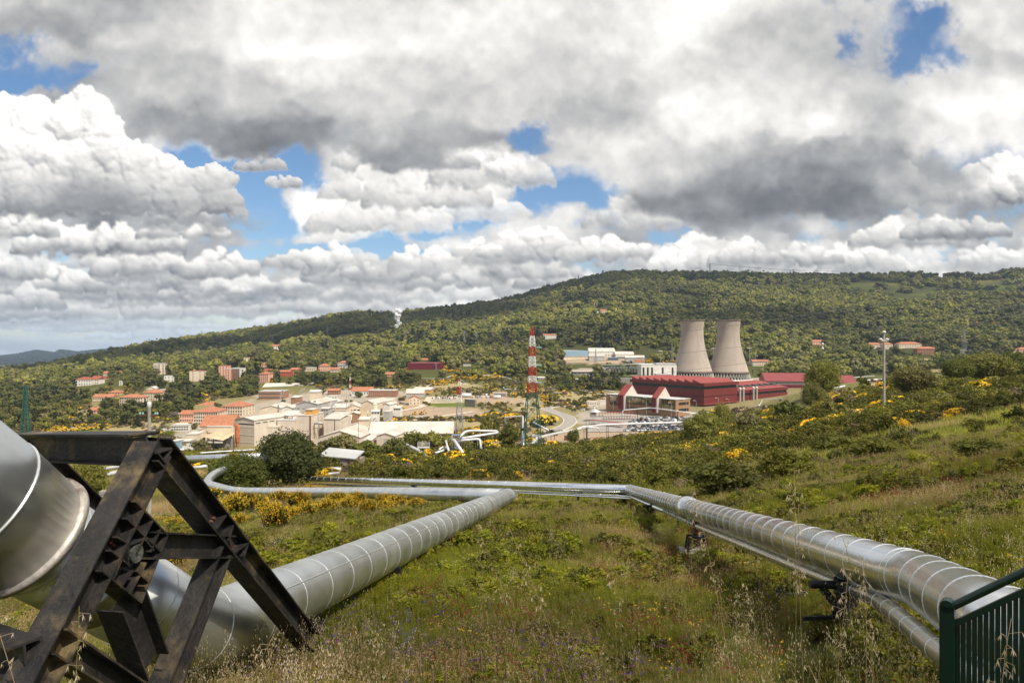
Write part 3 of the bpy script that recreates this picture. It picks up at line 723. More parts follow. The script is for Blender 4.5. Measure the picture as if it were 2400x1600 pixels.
# ------------------------------------------------------------------ scattered ground cover (one object each, instanced on points)
def scatter(name, pts, rots, scales, ids, meshes, label, cat='plants', group=None, matrix_tilt=None, tone=None):
    """one stuff object: meshes instanced on points with per-point yaw, scale and variant"""
    pts = np.asarray(pts, np.float32); n = len(pts)
    me = bpy.data.meshes.new(name); me.vertices.add(n); me.vertices.foreach_set('co', pts.ravel())
    rot = np.zeros((n, 3), np.float32); rot[:, 2] = rots
    if matrix_tilt is not None: rot[:, :2] = matrix_tilt
    sc_ = np.asarray(scales, np.float32)
    if sc_.ndim == 1: sc_ = np.repeat(sc_[:, None], 3, 1)
    for nm, ty, dat in (('rot', 'FLOAT_VECTOR', rot), ('scl', 'FLOAT_VECTOR', sc_)):
        a = me.attributes.new(nm, ty, 'POINT'); a.data.foreach_set('vector', dat.ravel())
    if tone is None: tone = np.zeros(n)
    a = me.attributes.new('tone', 'FLOAT', 'POINT'); a.data.foreach_set('value', np.asarray(tone, np.float32))
    a = me.attributes.new('vid', 'INT', 'POINT'); a.data.foreach_set('value', np.asarray(ids, np.int32))
    me.update()
    o = obj(name, me, kind='stuff', label=label, cat=cat)
    c = bpy.data.collections.new(name+'_kinds')
    for i, m_ in enumerate(meshes):
        q = bpy.data.objects.new('%s_kind_%02d' % (name, i), m_); c.objects.link(q)
    ng = bpy.data.node_groups.new(name+'_scatter', 'GeometryNodeTree')
    ng.interface.new_socket('Geometry', in_out='INPUT', socket_type='NodeSocketGeometry')
    ng.interface.new_socket('Geometry', in_out='OUTPUT', socket_type='NodeSocketGeometry')
    N = ng.nodes; L = ng.links
    gi = N.new('NodeGroupInput'); go = N.new('NodeGroupOutput'); ip = N.new('GeometryNodeInstanceOnPoints'); ci = N.new('GeometryNodeCollectionInfo')
    ci.inputs['Collection'].default_value = c; ci.inputs['Separate Children'].default_value = True; ci.inputs['Reset Children'].default_value = True
    def na(nm, ty):
        q = N.new('GeometryNodeInputNamedAttribute'); q.data_type = ty; q.inputs['Name'].default_value = nm; return q.outputs['Attribute']
    L.new(gi.outputs[0], ip.inputs['Points']); L.new(ci.outputs[0], ip.inputs['Instance']); ip.inputs['Pick Instance'].default_value = True
    L.new(na('vid', 'INT'), ip.inputs['Instance Index'])
    e2r = N.new('FunctionNodeEulerToRotation'); L.new(na('rot', 'FLOAT_VECTOR'), e2r.inputs[0]); L.new(e2r.outputs[0], ip.inputs['Rotation'])
    L.new(na('scl', 'FLOAT_VECTOR'), ip.inputs['Scale']); L.new(ip.outputs[0], go.inputs[0])
    md = o.modifiers.new('scatter', 'NODES'); md.node_group = ng
    return o

# --- small meadow plants
def blade(mb, p, ph, L, w, bend, mi, seg=3):
    d = Vector((math.cos(ph), math.sin(ph), 0)); s_ = Vector((-d.y, d.x, 0)); prev = None; vs = []; fs = []
    for i in range(seg+1):
        t = i/seg; q = Vector(p)+d*bend*L*t*t+Vector((0,0,L*t*(1-.25*bend*t))); ww = w*(1-t)**.7
        if i < seg: vs += [q-s_*ww, q+s_*ww]
        else: vs.append(q)
    for i in range(seg-1): fs.append((2*i, 2*i+1, 2*i+3, 2*i+2))
    fs.append((2*seg-2, 2*seg-1, 2*seg)); mb.add(vs, fs, mi); return Vector(vs[-1])
def plant(kind_, seed):
    r = np.random.default_rng(seed); mb = MB()
    if kind_ == 'tuft':
        for i in range(40): blade(mb, (r.normal()*.07, r.normal()*.07, 0), r.uniform(0, 6.28), r.uniform(.16, .42), r.uniform(.0022, .005), r.uniform(.1, .7), 0)
        return mb.mesh('grass_tuft', M_GRS)
    if kind_ == 'dry':
        for i in range(24): blade(mb, (r.normal()*.06, r.normal()*.06, 0), r.uniform(0, 6.28), r.uniform(.15, .38), .0035, r.uniform(.1, .6), 0)
        for i in range(4):
            p0 = Vector((r.normal()*.05, r.normal()*.05, 0)); ph = r.uniform(0, 6.28); L = r.uniform(.32, .58)
            e_ = blade(mb, p0, ph, L, .0018, r.uniform(.05, .35), 1)
            for j in range(9):
                q = e_+Vector((r.normal()*.012, r.normal()*.012, -r.uniform(0, .14)))
                leaf_faces(mb, q, (1,0,0), .012, r, 1, 2.6)
        return mb.mesh('seeding_grass', [M_GRS, M_DRY])
    if kind_ in ('clump', 'darkclump'):
        crown(mb, (0,0,.13), .20, .20, .15, 9, 26, .038, seed, core=False)
        for i in range(10): blade(mb, (r.normal()*.1, r.normal()*.1, 0), r.uniform(0, 6.28), r.uniform(.2, .4), .003, r.uniform(.2, .8), 0)
        return mb.mesh('herb_clump', M_HERB if kind_ == 'clump' else M_SCR)
    if kind_ == 'oats':
        for i in range(14): blade(mb, (r.normal()*.08, r.normal()*.08, 0), r.uniform(0, 6.28), r.uniform(.2, .45), .003, r.uniform(.2, .8), 0)
        for i in range(6):
            p0 = Vector((r.normal()*.07, r.normal()*.07, 0)); ph = r.uniform(0, 6.28); L = r.uniform(.5, .95); e_ = blade(mb, p0, ph, L, .0016, r.uniform(.1, .45), 1, 5)
            for j in range(10):
                q = p0.lerp(e_, r.uniform(.68, 1.0))+Vector((math.cos(ph), math.sin(ph), 0))*-.02+Vector((r.normal()*.03, r.normal()*.03, 0)); t_ = Vector((r.normal()*.006, r.normal()*.006, -.028)); s_ = Vector((.0035, .0015, 0))
                mb.add([q, q+t_*.5+s_, q+t_, q+t_*.5-s_], [(0,1,2,3)], 2)
        return mb.mesh('oat_tuft', [M_GRS, M_DRY, M_OAT])
    if kind_ == 'herb':
        for i in range(11):
            p0 = Vector((r.normal()*.07, r.normal()*.07, 0)); L = r.uniform(.16, .36); ph = r.uniform(0, 6.28); lean = r.uniform(0, .25)
            top = p0+Vector((math.cos(ph)*lean*L, math.sin(ph)*lean*L, L)); mb.cyl(p0, top, .0025, .0015, 3, 0, caps=False)
            for j in range(20):
                t = .35+.65*j/20; q = p0.lerp(top, t); a = j*2.4; d = Vector((math.cos(a), math.sin(a), .75 if t > .8 else .35)).normalized(); l = .030*(1.1-t*.3)
                s_ = d.cross(Vector((0,0,1))).normalized()*l*.22
                mb.add([q, q+d*l*.5+s_, q+d*l, q+d*l*.5-s_], [(0,1,2,3)], 0)
        return mb.mesh('leafy_herb', M_HERB)
    if kind_ in ('red', 'violet', 'blue', 'white', 'yellow'):
        M_ = {'red': M_RED, 'violet': M_PUR, 'blue': M_BLU, 'white': M_WHT, 'yellow': M_YEL}[kind_]
        n = {'red': 9, 'violet': 7, 'blue': 4, 'white': 10, 'yellow': 7}[kind_]
        for i in range(n):
            p0 = Vector((r.normal()*.08, r.normal()*.08, 0)); L = r.uniform(.22, .42)*(1.5 if kind_ == 'blue' else 1); ph = r.uniform(0, 6.28)
            e_ = blade(mb, p0, ph, L, .002, r.uniform(.05, .4), 0)
            for j in range(6): blade(mb, p0.lerp(e_, r.uniform(.1, .7)), r.uniform(0, 6.28), .06, .004, .6, 0, 2)
            m_ = {'red': 9, 'violet': 6, 'blue': 26, 'white': 10, 'yellow': 6}[kind_]; sp = .20 if kind_ == 'blue' else .03; sz = {'red': .012, 'violet': .017, 'blue': .011, 'white': .008, 'yellow': .015}[kind_]
            for j in range(m_):
                q = e_+Vector((r.normal()*.012, r.normal()*.012, -r.uniform(0, sp))); leaf_faces(mb, q, rnd_unit(r), sz, r, 1, 1.1)
        return mb.mesh(kind_+'_flowers', [M_GRS, M_])
    if kind_ == 'big':      # coarse tuft for farther ground
        for i in range(26): blade(mb, (r.normal()*.22, r.normal()*.22, 0), r.uniform(0, 6.28), r.uniform(.18, .42), r.uniform(.008, .016), r.uniform(.1, .8), 0, 2)
        return mb.mesh('coarse_grass', M_GRS)
    if kind_ == 'bigdry':
        for i in range(30): blade(mb, (r.normal()*.25, r.normal()*.25, 0), r.uniform(0, 6.28), r.uniform(.2, .5), r.uniform(.005, .010), r.uniform(.1, .6), 0, 2)
        return mb.mesh('coarse_dry_grass', M_DRY)
def fan(n, y0, y1, rng, ulim=.96, dens_pow=2.0):
    """random ground positions in the visible wedge, uniform per area"""
    Y = np.sqrt(rng.uniform(y0*y0, y1*y1, n)); X = rng.uniform(-ulim, ulim, n)*Y+rng.normal(size=n)*.6
    return X, Y
def on_pipe(X, Y): return np.zeros(len(X), bool)
SUPPORTS = [(4.36,8.9),(5.02,19.0),(5.55,25.5),(6.4,38.0)]
def meadow():
    rng = np.random.default_rng(5)
    near = [plant(k, 40+i) for i, k in enumerate(['tuft', 'tuft', 'tuft', 'dry', 'dry', 'herb', 'herb', 'herb', 'oats', 'oats', 'clump', 'darkclump', 'darkclump'])]
    P = []; 
    for n, y0, y1, s in ((14500, 3.0, 10, .62), (24500, 10, 20, .72), (31000, 20, 40, .92)):
        X, Y = fan(n, y0, y1, rng); P.append(np.stack([X, Y, np.full(n, s)], 1))
    P = np.concatenate(P); X, Y, s = P.T; Z = terr(X, Y)-.02; s = s*np.where((X > 1.2)&(Y < 13)&(X < .66*Y), .72, 1)*(1+fbm(X*.4, Y*.4, 57, 3)*.9)
    h = fbm(X*.28, Y*.28, 55, 4)+rng.normal(size=len(X))*.09       # patches of herb, grass and dry grass
    u = X/Y
    for sx, sy in SUPPORTS:          # trodden, short grass round the pipe supports
        d = np.hypot(X-sx, Y-sy); fr = (np.abs(X-sx*Y/sy) < .7)&(Y < sy)&(Y > sy-3.2)
        s = np.where((d < .8)|fr, s*.42, s)
    herb = (h > -.05)&(Y < 24)&(u > -.3); dry = (h < -.17)|((Y > 9)&(rng.random(len(X)) < .22))
    ids = np.where(herb, rng.integers(5, 8, len(X)), np.where(dry, rng.integers(3, 5, len(X)), rng.integers(0, 3, len(X))))
    oat_ = ((u < -.16)&(Y < 8.5)&(rng.random(len(X)) < .09))|((u > .25)&(Y < 12)&(rng.random(len(X)) < .025))|(rng.random(len(X)) < .004)
    ids = np.where(oat_, rng.integers(8, 10, len(X)), ids); s = np.where(oat_, rng.uniform(.75, 1.0, len(X)), s)
    cl_ = (fbm(X*.9, Y*.9, 58, 3) > .06)&(Y > 5)&(rng.random(len(X)) < .34)
    ids = np.where(cl_, rng.integers(10, 13, len(X)), ids); s = np.where(cl_, rng.uniform(.6, 1.25, len(X))*np.clip(Y/14, .7, 1.3), s)
    scatter('meadow_grass', np.stack([X, Y, Z], 1), rng.uniform(0, 6.28, len(X)), s*rng.uniform(.7, 1.25, len(X)), ids, near, 'mixed green and straw coloured meadow grass and leafy herbs', 'grass', tone=np.clip(fbm(X*.22, Y*.22, 301, 4)*1.1+fbm(X*1.1, Y*1.1, 305, 2)*.8, -.5, .55))
    fl = [plant(k, 70+i) for i, k in enumerate(['red', 'red', 'violet', 'blue', 'white', 'yellow'])]
    X, Y = fan(14000, 3.4, 30, rng); Z = terr(X, Y); u = X/Y
    r_ = fbm(X*.5, Y*.5, 91, 3); v_ = fbm(X*.6+9, Y*.6, 95, 3); q = rng.random(len(X))
    idx = np.full(len(X), -1)
    idx[(r_ > .07)&(q < .6)&(u > -.45)&(Y < 22)] = 0; idx[(r_ > .14)&(q < .3)] = 0
    m_ = (v_ > .10)&(Y < 11)&(q > .35); idx[m_] = 2
    m_ = (q > .93)&(Y < 16); idx[m_] = 4
    m_ = (q < .03)&(Y < 14); idx[m_] = 5
    m_ = ((u+.155)/.045)**2+((Y-8.3)/1.1)**2 < 1; idx[m_] = np.where(q[m_] < .42, 3, idx[m_])
    k = idx >= 0; X, Y, Z, idx = X[k], Y[k], Z[k], idx[k]; n = len(X)
    s = np.where(Y < 12, .80, .95)
    scatter('meadow_flowers', np.stack([X, Y, Z-.02], 1), rng.uniform(0, 6.28, n), s*rng.uniform(.7, 1.2, n), idx, fl, 'crimson, violet, white and yellow wild flowers in the grass', 'flowers')
    far = [plant('big', 3), plant('big', 4), plant('bigdry', 5)]
    X, Y = fan(50000, 34, 175, rng, .98); 
    Z = terr(X, Y)-.03; h = fbm(X*.12, Y*.12, 66, 4)+rng.normal(size=len(X))*.08
    ids = np.where(h < -.08, 2, rng.integers(0, 2, len(X)))
    scatter('hillside_grass', np.stack([X, Y, Z], 1), rng.uniform(0, 6.28, len(X)), np.clip(Y/42, 1, 2.6)*rng.uniform(.7, 1.3, len(X)), ids, far, 'rough green and dry grass on the slope beyond the pipes', 'grass', tone=np.clip(fbm(X*.06, Y*.06, 311, 4)*1.6, -.45, .5))
# ------------------------------------------------------------------ metals
def steel(name, base, rough, seam=(.85,.85,.86), dents=.25, wave_len=None, metal=.92):
    m, b = newmat(name); co = texco('Object')
    n1 = noise(co, 1.1, 5, .6); n2 = noise(co, 14, 3, .5)
    c = mixc(sstep(n1, .3, .7), tuple(k*.86 for k in base), base)
    c = mixc(sstep(noise(co, 2.2, 8, .7), .62, .76)*.18, c, (.52,.49,.43))
    link(c, b.inputs['Base Color']); b.inputs['Metallic'].default_value = metal
    link(lerpS(n1, .3, .7, rough*.8, rough*1.25), b.inputs['Roughness'])
    bn = S.nt.nodes.new('ShaderNodeBump'); bn.inputs['Strength'].default_value = dents; bn.inputs['Distance'].default_value = .03
    link(noise(co, 1.7, 3, .5)+n2*.06, bn.inputs['Height']); link(bn.outputs[0], b.inputs['Normal'])
    return m
M_PIPE = steel('brushed_aluminium', (.74,.75,.73), .36)
M_PIPEB = steel('bright_aluminium', (.86,.87,.88), .22, dents=.16)
M_SEAM = mat('aluminium_seam', (.86,.86,.86), .35, .7, var=.08, scale=5)
M_SEAMA = mat('sheet_edge', (.78,.79,.78), .42, .8, var=.06, scale=5)
M_RUSTSEAM = mat('rusty_collar', (.55,.50,.45), .5, .5, var=.3, scale=6, col2=(.22,.12,.07), bump=.3)
M_WPIPE = mat('pale_pipe_jacket', (.62,.62,.62), .45, .35, var=.10, scale=.6, col2=(.50,.47,.43))
M_BLACK = mat('blackened_steel', (.024,.021,.020), .55, .1, var=.5, scale=3.5, col2=(.20,.145,.07), bump=.6, bscale=22, spec=.45, streak=(5,(.15,.11,.06),.55))
M_DARK = mat('dark_painted_steel', (.022,.022,.024), .45, .3, var=.3, scale=6, spec=.5, bump=.2)
M_RUST = mat('rusty_steel', (.16,.07,.04), .8, .2, var=.4, scale=5, col2=(.05,.03,.025), bump=.5)
M_CONCR = mat('weathered_concrete', (.36,.33,.29), .9, var=.2, scale=1.6, col2=(.24,.21,.18), bump=.4)
M_GREEN = mat('green_enamel', (.003,.021,.015), .35, .0, var=.2, scale=4, spec=.5)
M_CAP = mat('hub_metal', (.16,.16,.14), .5, .5, var=.5, scale=14, col2=(.40,.38,.33), bump=.7)

# ------------------------------------------------------------------ the thick pipeline A in the foreground (jacket 0.8 m)
LB = 'silver pipeline'
A_far = [ray(1190,1162,36.5), ray(860,1154,50), ray(640,1153,60), ray(549,1152,63), ray(480,1133,68), ray(503,1108,72), ray(590,1078,80), ray(690,1062,86)]
A_bend = Vector((-3.2, 7.0, -3.02))
A_top = Vector((-3.83, 5.35, -1.50))
dA = (A_top-A_bend).normalized()
root = empty('insulated_pipeline', A_bend, label='thick silver pipeline running from the black trestle back across the meadow', cat='pipeline')
def rel(pts, o): return [Vector(p)-o.location for p in pts]
p1 = A_bend+dA*1.42
mb = MB(); pts = fillet([p1, A_bend, A_far[0]], .85, 10)
mb.tube(rel(pts, root), .40, 40, ring=0)
mb.build('elbow_jacket', [M_PIPE, M_SEAM], root) if False else None
mb = MB()
# seams: narrow gores round the elbow, long sheets on the straight
mb.tube(rel(pts, root), .40, 40, ring=.92, ringh=.004, rmi=1, ringw=.009)
st_ = (A_far[0]-A_bend).normalized(); up_ = Vector((0,0,1)); sd = st_.cross(up_).normalized(); 
for q, w in ((math.radians(-38), .012),):
    o_ = sd*math.cos(q)*.404+st_.cross(sd)*-math.sin(q)*.404*-1
    mb.bar(A_bend+st_*.9+o_-root.location, A_far[0]-st_*1.0+o_-root.location, .012, .012, mi=1)
mb.build('near_jacket', [M_PIPE, M_SEAMA], root)
mb = MB(); mb.tube(rel(fillet(A_far, 2.2, 8), root), .405, 24, ring=1.0, ringh=.005, rmi=1, ringw=.02); mb.build('far_jacket', [M_PIPE, M_SEAMA], root)
mb = MB(); mb.tube(rel([A_far[0]+(A_far[0]-A_bend).normalized()*.30-(A_far[0]-A_bend).normalized()*.9, A_far[0]+(A_far[0]-A_bend).normalized()*.28], root), .405, 24); mb.tube(rel([A_far[0], A_far[0]+(A_far[1]-A_far[0]).normalized()*.4], root), .405, 24)
mb.build('corner_cap', M_PIPE, root)
# wide bell section
mb = MB(); c0 = A_top-dA*.02; 
bell = [c0-dA*.0, c0+dA*.55, c0+dA*1.15, c0+dA*2.4, c0+dA*4.2]
mb.tube(rel(bell, root), [.47,.53,.56,.58,.58], 48, ring=1.02, ringh=.008, rmi=1, ringw=.02)
e1 = dA.cross(Vector((0,0,1))).normalized(); e2 = e1.cross(dA)
for th, s0, s1 in ((-20, 0.02, .54), (-55, .52, 1.5), (25, 1.5, 2.6)):
    t = math.radians(th); o_ = (e1*math.cos(t)+e2*math.sin(t))
    a_ = c0+dA*s0+o_*(.475 if s0 < .3 else .54); b_ = c0+dA*s1+o_*(.535 if s0 < .3 else .575)
    mb.bar(a_-root.location, b_-root.location, .018, .012, up=o_, mi=2)
    for k in range(5): p_ = a_.lerp(b_, (k+.5)/5)-root.location+o_*.006; mb.cyl(p_, p_+o_*.008, .006, n=6, mi=3)
mb.build('bell_jacket', [M_PIPE, M_SEAM, M_SEAM, M_DARK], root)
mb = MB(); mb.tube(rel([c0-dA*.05, c0-dA*.045, c0+dA*.0, c0+dA*.02], root), [.42,.505,.505,.46], 48); mb.build('collar', M_RUSTSEAM, root)
mb = MB(); mb.tube(rel([p1-dA*.05, c0-dA*.04], root), .405, 40, ring=.5, ringh=.006, rmi=1, ringw=.014); mb.build('lower_jacket', [M_PIPE, M_SEAM], root)
# low saddle under the pipe
def saddle(px, py, Y, w, h, label, rot=0):
    g = ground(px, py, 3, 200) if Y is None else Vector(((px-1200)/F*Y, Y, 0)); g.z = gz(g.x, g.y)-.1
    o = empty('pipe_saddle', g, rot, label=label, cat='pipe support', group='low supports under the thick pipeline')
    mb = MB(); mb.box(-w/2, w/2, -.12, .12, 0, h*.3); mb.build('footing', M_CONCR, o)
    mb = MB(); mb.box(-w*.42, w*.42, -.06, .06, h*.3, h*.45); 
    for s_ in (-1, 1): mb.bar((s_*w*.38, 0, h*.3), (s_*w*.3, 0, h), .08, .1)
    mb.build('bracket', M_DARK, o)
def along(a, b, t): return a.lerp(b, t)
for t, lb in ((.22, 'dark low steel saddle under the thick pipeline nearest the trestle'), (.52, 'dark low saddle halfway along the thick pipeline')):
    q = along(A_bend, A_far[0], t); g = gz(q.x, q.y)
    o = empty('pipe_saddle', (q.x, q.y, g-.1), math.atan2((A_far[0]-A_bend).x, (A_far[0]-A_bend).y)*-1, label=lb, cat='pipe support', group='low supports under the thick pipeline')
    h = q.z-.36-g+.1; h = max(h, .25)
    mb = MB(); mb.box(-.42, .42, -.14, .14, 0, h*.35); mb.build('footing', M_CONCR, o)
    mb = MB(); mb.bar((-.62, 0, h*.5), (.62, 0, h*.5), .1, .1)
    for s_ in (-1, 1): mb.bar((s_*.36, 0, h*.35), (s_*.30, 0, h+.08), .07, .1)
    mb.build('bracket', M_DARK, o)

# ------------------------------------------------------------------ pipeline B on the right (0.5 m) with two thin lines under it
E2 = ray(2163,1360,6.9); E1 = ray(1475,1147,38.5)
B_pts = [Vector((3.9,1.9,-1.75)), ray(2400,1500,4.1), E2, E1, ray(1150,1135,50), ray(900,1127,66), ray(716,1122,84)]
root = empty('right_pipeline', E2, label='bright ribbed silver pipeline on the right with a bend beside the green railing', cat='pipeline')
root.name = 'raised_pipeline'
mb = MB(); seg1 = fillet(B_pts[:4], .55, 10); mb.tube(rel(seg1, root), .28, 40, ring=.58, ringh=.004, rmi=1, ringw=.0055); mb.build('near_jacket', [M_PIPEB, M_SEAM], root)
mb = MB(); mb.tube(rel(fillet([E1-(B_pts[4]-E1).normalized()*.0]+B_pts[4:], 1, 4), root), .27, 24, ring=2.2, ringh=.004, rmi=1, ringw=.03)
mb.tube(rel([E1+(E1-E2).normalized()*.2, E1-(E1-E2).normalized()*.2], root), .282, 24)
mb.build('far_jacket', [M_PIPEB, M_SEAM], root)
dB = (E2-E1).normalized(); cB = E1+(E2-E1)*((1/ray(1640,1195,1).y if False else 0)+.0)
def onB(px):      # point of the long straight seen at bearing px
    a, b = E1, E2
    lo, hi = 0., 1.
    for _ in range(50):
        m_ = (lo+hi)/2; q = a.lerp(b, m_)
        if 1200+F*q.x/q.y < px: lo = m_
        else: hi = m_
    return a.lerp(b, lo)
q = onB(1612); mb = MB(); mb.tube(rel([q-dB*.28, q-dB*.2, q+dB*.2, q+dB*.3], root), [.28,.335,.335,.28], 32); mb.build('wide_collar', [M_PIPEB], root)
for px_ in (2125, 2140):
    q = onB(px_); mb = MB(); mb.tube(rel([q-dB*.012, q+dB*.012], root), [.287,.287], 32); mb.build('strap', M_SEAM, root)
# riveted lower sheet on the bend
dd = (B_pts[1]-E2).normalized(); sdv = dd.cross(Vector((0,0,1))).normalized(); upv = sdv.cross(dd)
mb = MB(); t = math.radians(20); o_ = sdv*math.cos(t)*-1+upv*math.sin(t)
s1_ = E2+dd*.55; mb.bar(s1_+o_*.283-root.location, s1_+dd*2.2+o_*.283-root.location, .02, .01, up=o_)
for k in range(9): p_ = s1_+dd*(.12+.24*k)+o_*.287-root.location; mb.cyl(p_, p_+o_*.006, .007, n=6)
mb.build('riveted_seam', M_SEAM, root)

C_pts = [Vector((3.4,1.2,-2.6)), ray(2330,1610,4.1), ray(2206,1532,5.2), ray(2062,1406,7.7), ray(1990,1378,8.9), ray(1750,1280,13.5), ray(1647,1238,18), ray(1558,1197,25), ray(1480,1164,37.6), ray(1214,1151,48), ray(930,1140,64), ray(730,1133,83)]
root = empty('small_pipeline', C_pts[3], label='thin dented silver pipe slung low beside the ribbed pipeline', cat='pipeline')
mb = MB(); mb.tube(rel(fillet(C_pts[:8], .5, 5), root), .092, 20, ring=.5, ringh=.003, rmi=1, ringw=.005); mb.build('near_jacket', [M_PIPEB, M_SEAM], root)
mb = MB(); mb.tube(rel(C_pts[7:], root), .085, 12, ring=2.4, ringh=.004, rmi=1, ringw=.04); mb.build('far_jacket', [M_PIPEB, M_SEAM], root)
root = empty('small_pipeline', C_pts[8], label='thinnest silver pipe below the far straight of the ribbed pipeline', cat='pipeline')
D_pts = [ray(1482,1168,37.0), ray(1214,1154.5,47), ray(930,1143,63), ray(760,1136,80)]
mb = MB(); mb.tube(rel(D_pts, root), .05, 10); mb.build('thin_jacket', M_PIPEB, root)

def b_support(px_, kind_, base_py, label):
    q = onB(px_); g = gz(q.x, q.y)
    o = empty('pipe_support', (q.x, q.y, g), math.atan2(dB.y, dB.x)-math.pi/2, label=label, cat='pipe support', group='dark steel supports under the ribbed pipeline')
    H = q.z-g-.28
    if kind_ == 'arm':       # T post with a tube arm reaching out to the left
        mb = MB(); mb.cyl((0,0,-.3), (0,0,H-.12), .085, n=14); mb.cyl((0,0,H-.22), (0,0,H-.02), .11, n=14); mb.build('post', M_DARK, o)
        mb = MB(); mb.cyl((-.62*(1),0,H-.10), (.42,0,H-.10), .055, n=14); mb.cyl((-.63,0,H-.10), (-.60,0,H-.10), .065, n=14)
        mb.bar((-.60,0,H-.06), (-.60,0,H+.10), .02, .06); mb.bar((-.60,0,H+.08), (-.47,0,H-.04), .012, .04); mb.build('cross_arm', M_DARK, o)
        MB().bar((-.30,0,H-.14), (-.06,0,H-.42), .03, .10).build('brace', M_DARK, o); MB().bar((.26,0,H-.14), (.06,0,H-.4), .03, .10).build('brace', M_DARK, o)
        mb = MB(); mb.bar((.08,0,H-.52), (.5,0,H-.55), .04, .05); mb.bar((.1,0,H-.3), (.12,0,H-.55), .03, .05); mb.build('bracket', M_DARK, o)
    else:                    # column on a small four-legged stand and concrete slab
        mb = MB(); mb.cyl((0,0,H*.56), (0,0,H), .105, n=14); mb.cyl((0,0,H*.60), (0,0,H*.64), .14, n=14); mb.cyl((0,0,H*.98), (0,0,H), .15, n=14); mb.build('column', M_RUST, o)
        mb = MB(); mb.lathe([(.0,H*.44),(.12,H*.45),(.17,H*.52),(.12,H*.58),(.0,H*.60)], 14); mb.bar((-.26,0,H*.53), (.26,0,H*.53), .05, .05); mb.bar((0,-.2,H*.53), (0,.2,H*.53), .05, .05); mb.build('bearing', M_DARK, o)
        for sx in (-1, 1):
            for sy in (-1, 1):
                mb = MB(); mb.bar((sx*.22, sy*.16, H*.50), (sx*.27, sy*.2, .03), .05, .05); mb.build('leg', M_DARK, o)
        for sy in (-1, 1):
            mb = MB(); mb.bar((-.25, sy*.19, H*.42), (.25, sy*.19, .12), .018, .03); mb.bar((.25, sy*.19, H*.42), (-.25, sy*.19, .12), .018, .03)
            mb.build('brace', M_DARK, o)
        mb = MB(); mb.box(-.62, .62, -.35, .35, -.15, .04); mb.build('slab', M_CONCR, o)
b_support(1975, 'arm', 1465, 'dark T-shaped post with a tube arm under the pipe nearest the green railing')
b_support(1633, 'stand', 1305, 'rusty column on a braced stand and pale slab below the wide collar')
b_support(1530, 'arm', 1215, 'dark post with a short arm just past the far bend of the ribbed pipe')
def c_support(q, label):
    g = gz(q.x, q.y); o = empty('pipe_support', (q.x, q.y, g), .2, label=label, cat='pipe support', group='dark steel supports under the ribbed pipeline'); H = q.z-g-.25
    mb = MB(); mb.cyl((0,0,-.3), (0,0,H), .07, n=10); mb.build('post', M_DARK, o); mb = MB(); mb.bar((-.3,0,H-.05), (.3,0,H-.05), .1, .1); mb.bar((-.25,-.4,H-.14), (.25,.4,H-.2), .05, .06); mb.build('cross_arm', M_DARK, o)
c_support(E1.lerp(B_pts[4], .03), 'dark short post right under the far bend of the ribbed pipe')
c_support(ray(1355,1143,43), 'small dark post under the far straight between the two pipe bends')
c_support(ray(970,1130,61), 'small dark post under the far straight behind the thick pipeline')

# ------------------------------------------------------------------ black steel trestle
FA = Vector((-2.743, 5.2, -.8125)); FH = Vector((.13, .9915, 0)).normalized(); FN = FH.cross(Vector((0,0,1))).normalized()   # FN points right
def fp(px, py, off=0.):     # point of the front frame's plane seen at a bearing
    d = Vector(((px-1200)/F, 1, -(py-800)/F)); t = (FA+FN*off).dot(FN)/d.dot(FN); return d*t
OFF = Vector((-1.75, 1.1, -.15))
root = empty('steel_trestle', (FA.x, FA.y, gz(FA.x, FA.y)), label='blackened steel A-frame trestle straddling the thick pipeline, with top beam and hub', cat='trestle')
RL = root.location
def ibeam(a, b, w, h, side, name='beam', parent=root, m=M_BLACK, ext=0, t=.014):
    """I-section from a to b; flanges w wide across 'side', web h deep"""
    a = Vector(a)-RL; b = Vector(b)-RL; d = (b-a).normalized(); s_ = Vector(side); s_ = (s_-d*s_.dot(d)).normalized(); n_ = d.cross(s_)
    mb = MB()
    for k in (-1, 1): mb.bar(a+n_*k*(h/2-t/2), b+n_*k*(h/2-t/2), w, t, up=n_)
    mb.bar(a, b, t, h-2*t, up=n_)
    return mb, name, parent, m
def put(t): mb, n, p, m = t; return mb.build(n, m, p)
Aap = fp(358,1052); Rft = fp(690,1462); Lft = fp(66,1612)
Rft = Aap+(Rft-Aap)*1.16; Lft = Aap+(Lft-Aap)*1.40
W1, H1 = .20, .22
for k, off in enumerate((Vector((0,0,0)), OFF)):
    put(ibeam(Aap+off+(Aap-Rft).normalized()*.0, Rft+off, W1, H1, FN, 'leg'))
    put(ibeam(Aap+off, Lft+off, W1, H1, FN, 'leg'))
    n1 = fp(352,1275)+off; n2 = fp(528,1280)+off
    put(ibeam(fp(330,1276)+off, n2, W1*.9, .20, FN, 'tie_beam'))
    put(ibeam(fp(512,1290)+off, fp(385,1610)+off, W1*.9, .19, FN, 'inner_strut'))
    if k == 0:
        put(ibeam(fp(285,1400)+off, fp(345,1560)+off, W1, .26, FN, 'lower_post'))
        put(ibeam(fp(110,1500)+off, fp(330,1640)+off, W1, .16, FN, 'lower_tie'))
put(ibeam(Aap+Vector((-.04,0,.0)), Aap+OFF*1.04, .20, .23, (0,1,0), 'top_beam'))
mb = MB(); mb.bar(Aap+Vector((-.05,-.02,.122))-RL, Aap+OFF*1.04+Vector((0,0,.122))-RL, .24, .014); mb.build('cover_plate', M_BLACK, root)
put(ibeam(fp(60,1545)+Vector((0,0,0)), fp(60,1545)+OFF, .18, .20, (0,1,0), 'lower_beam'))
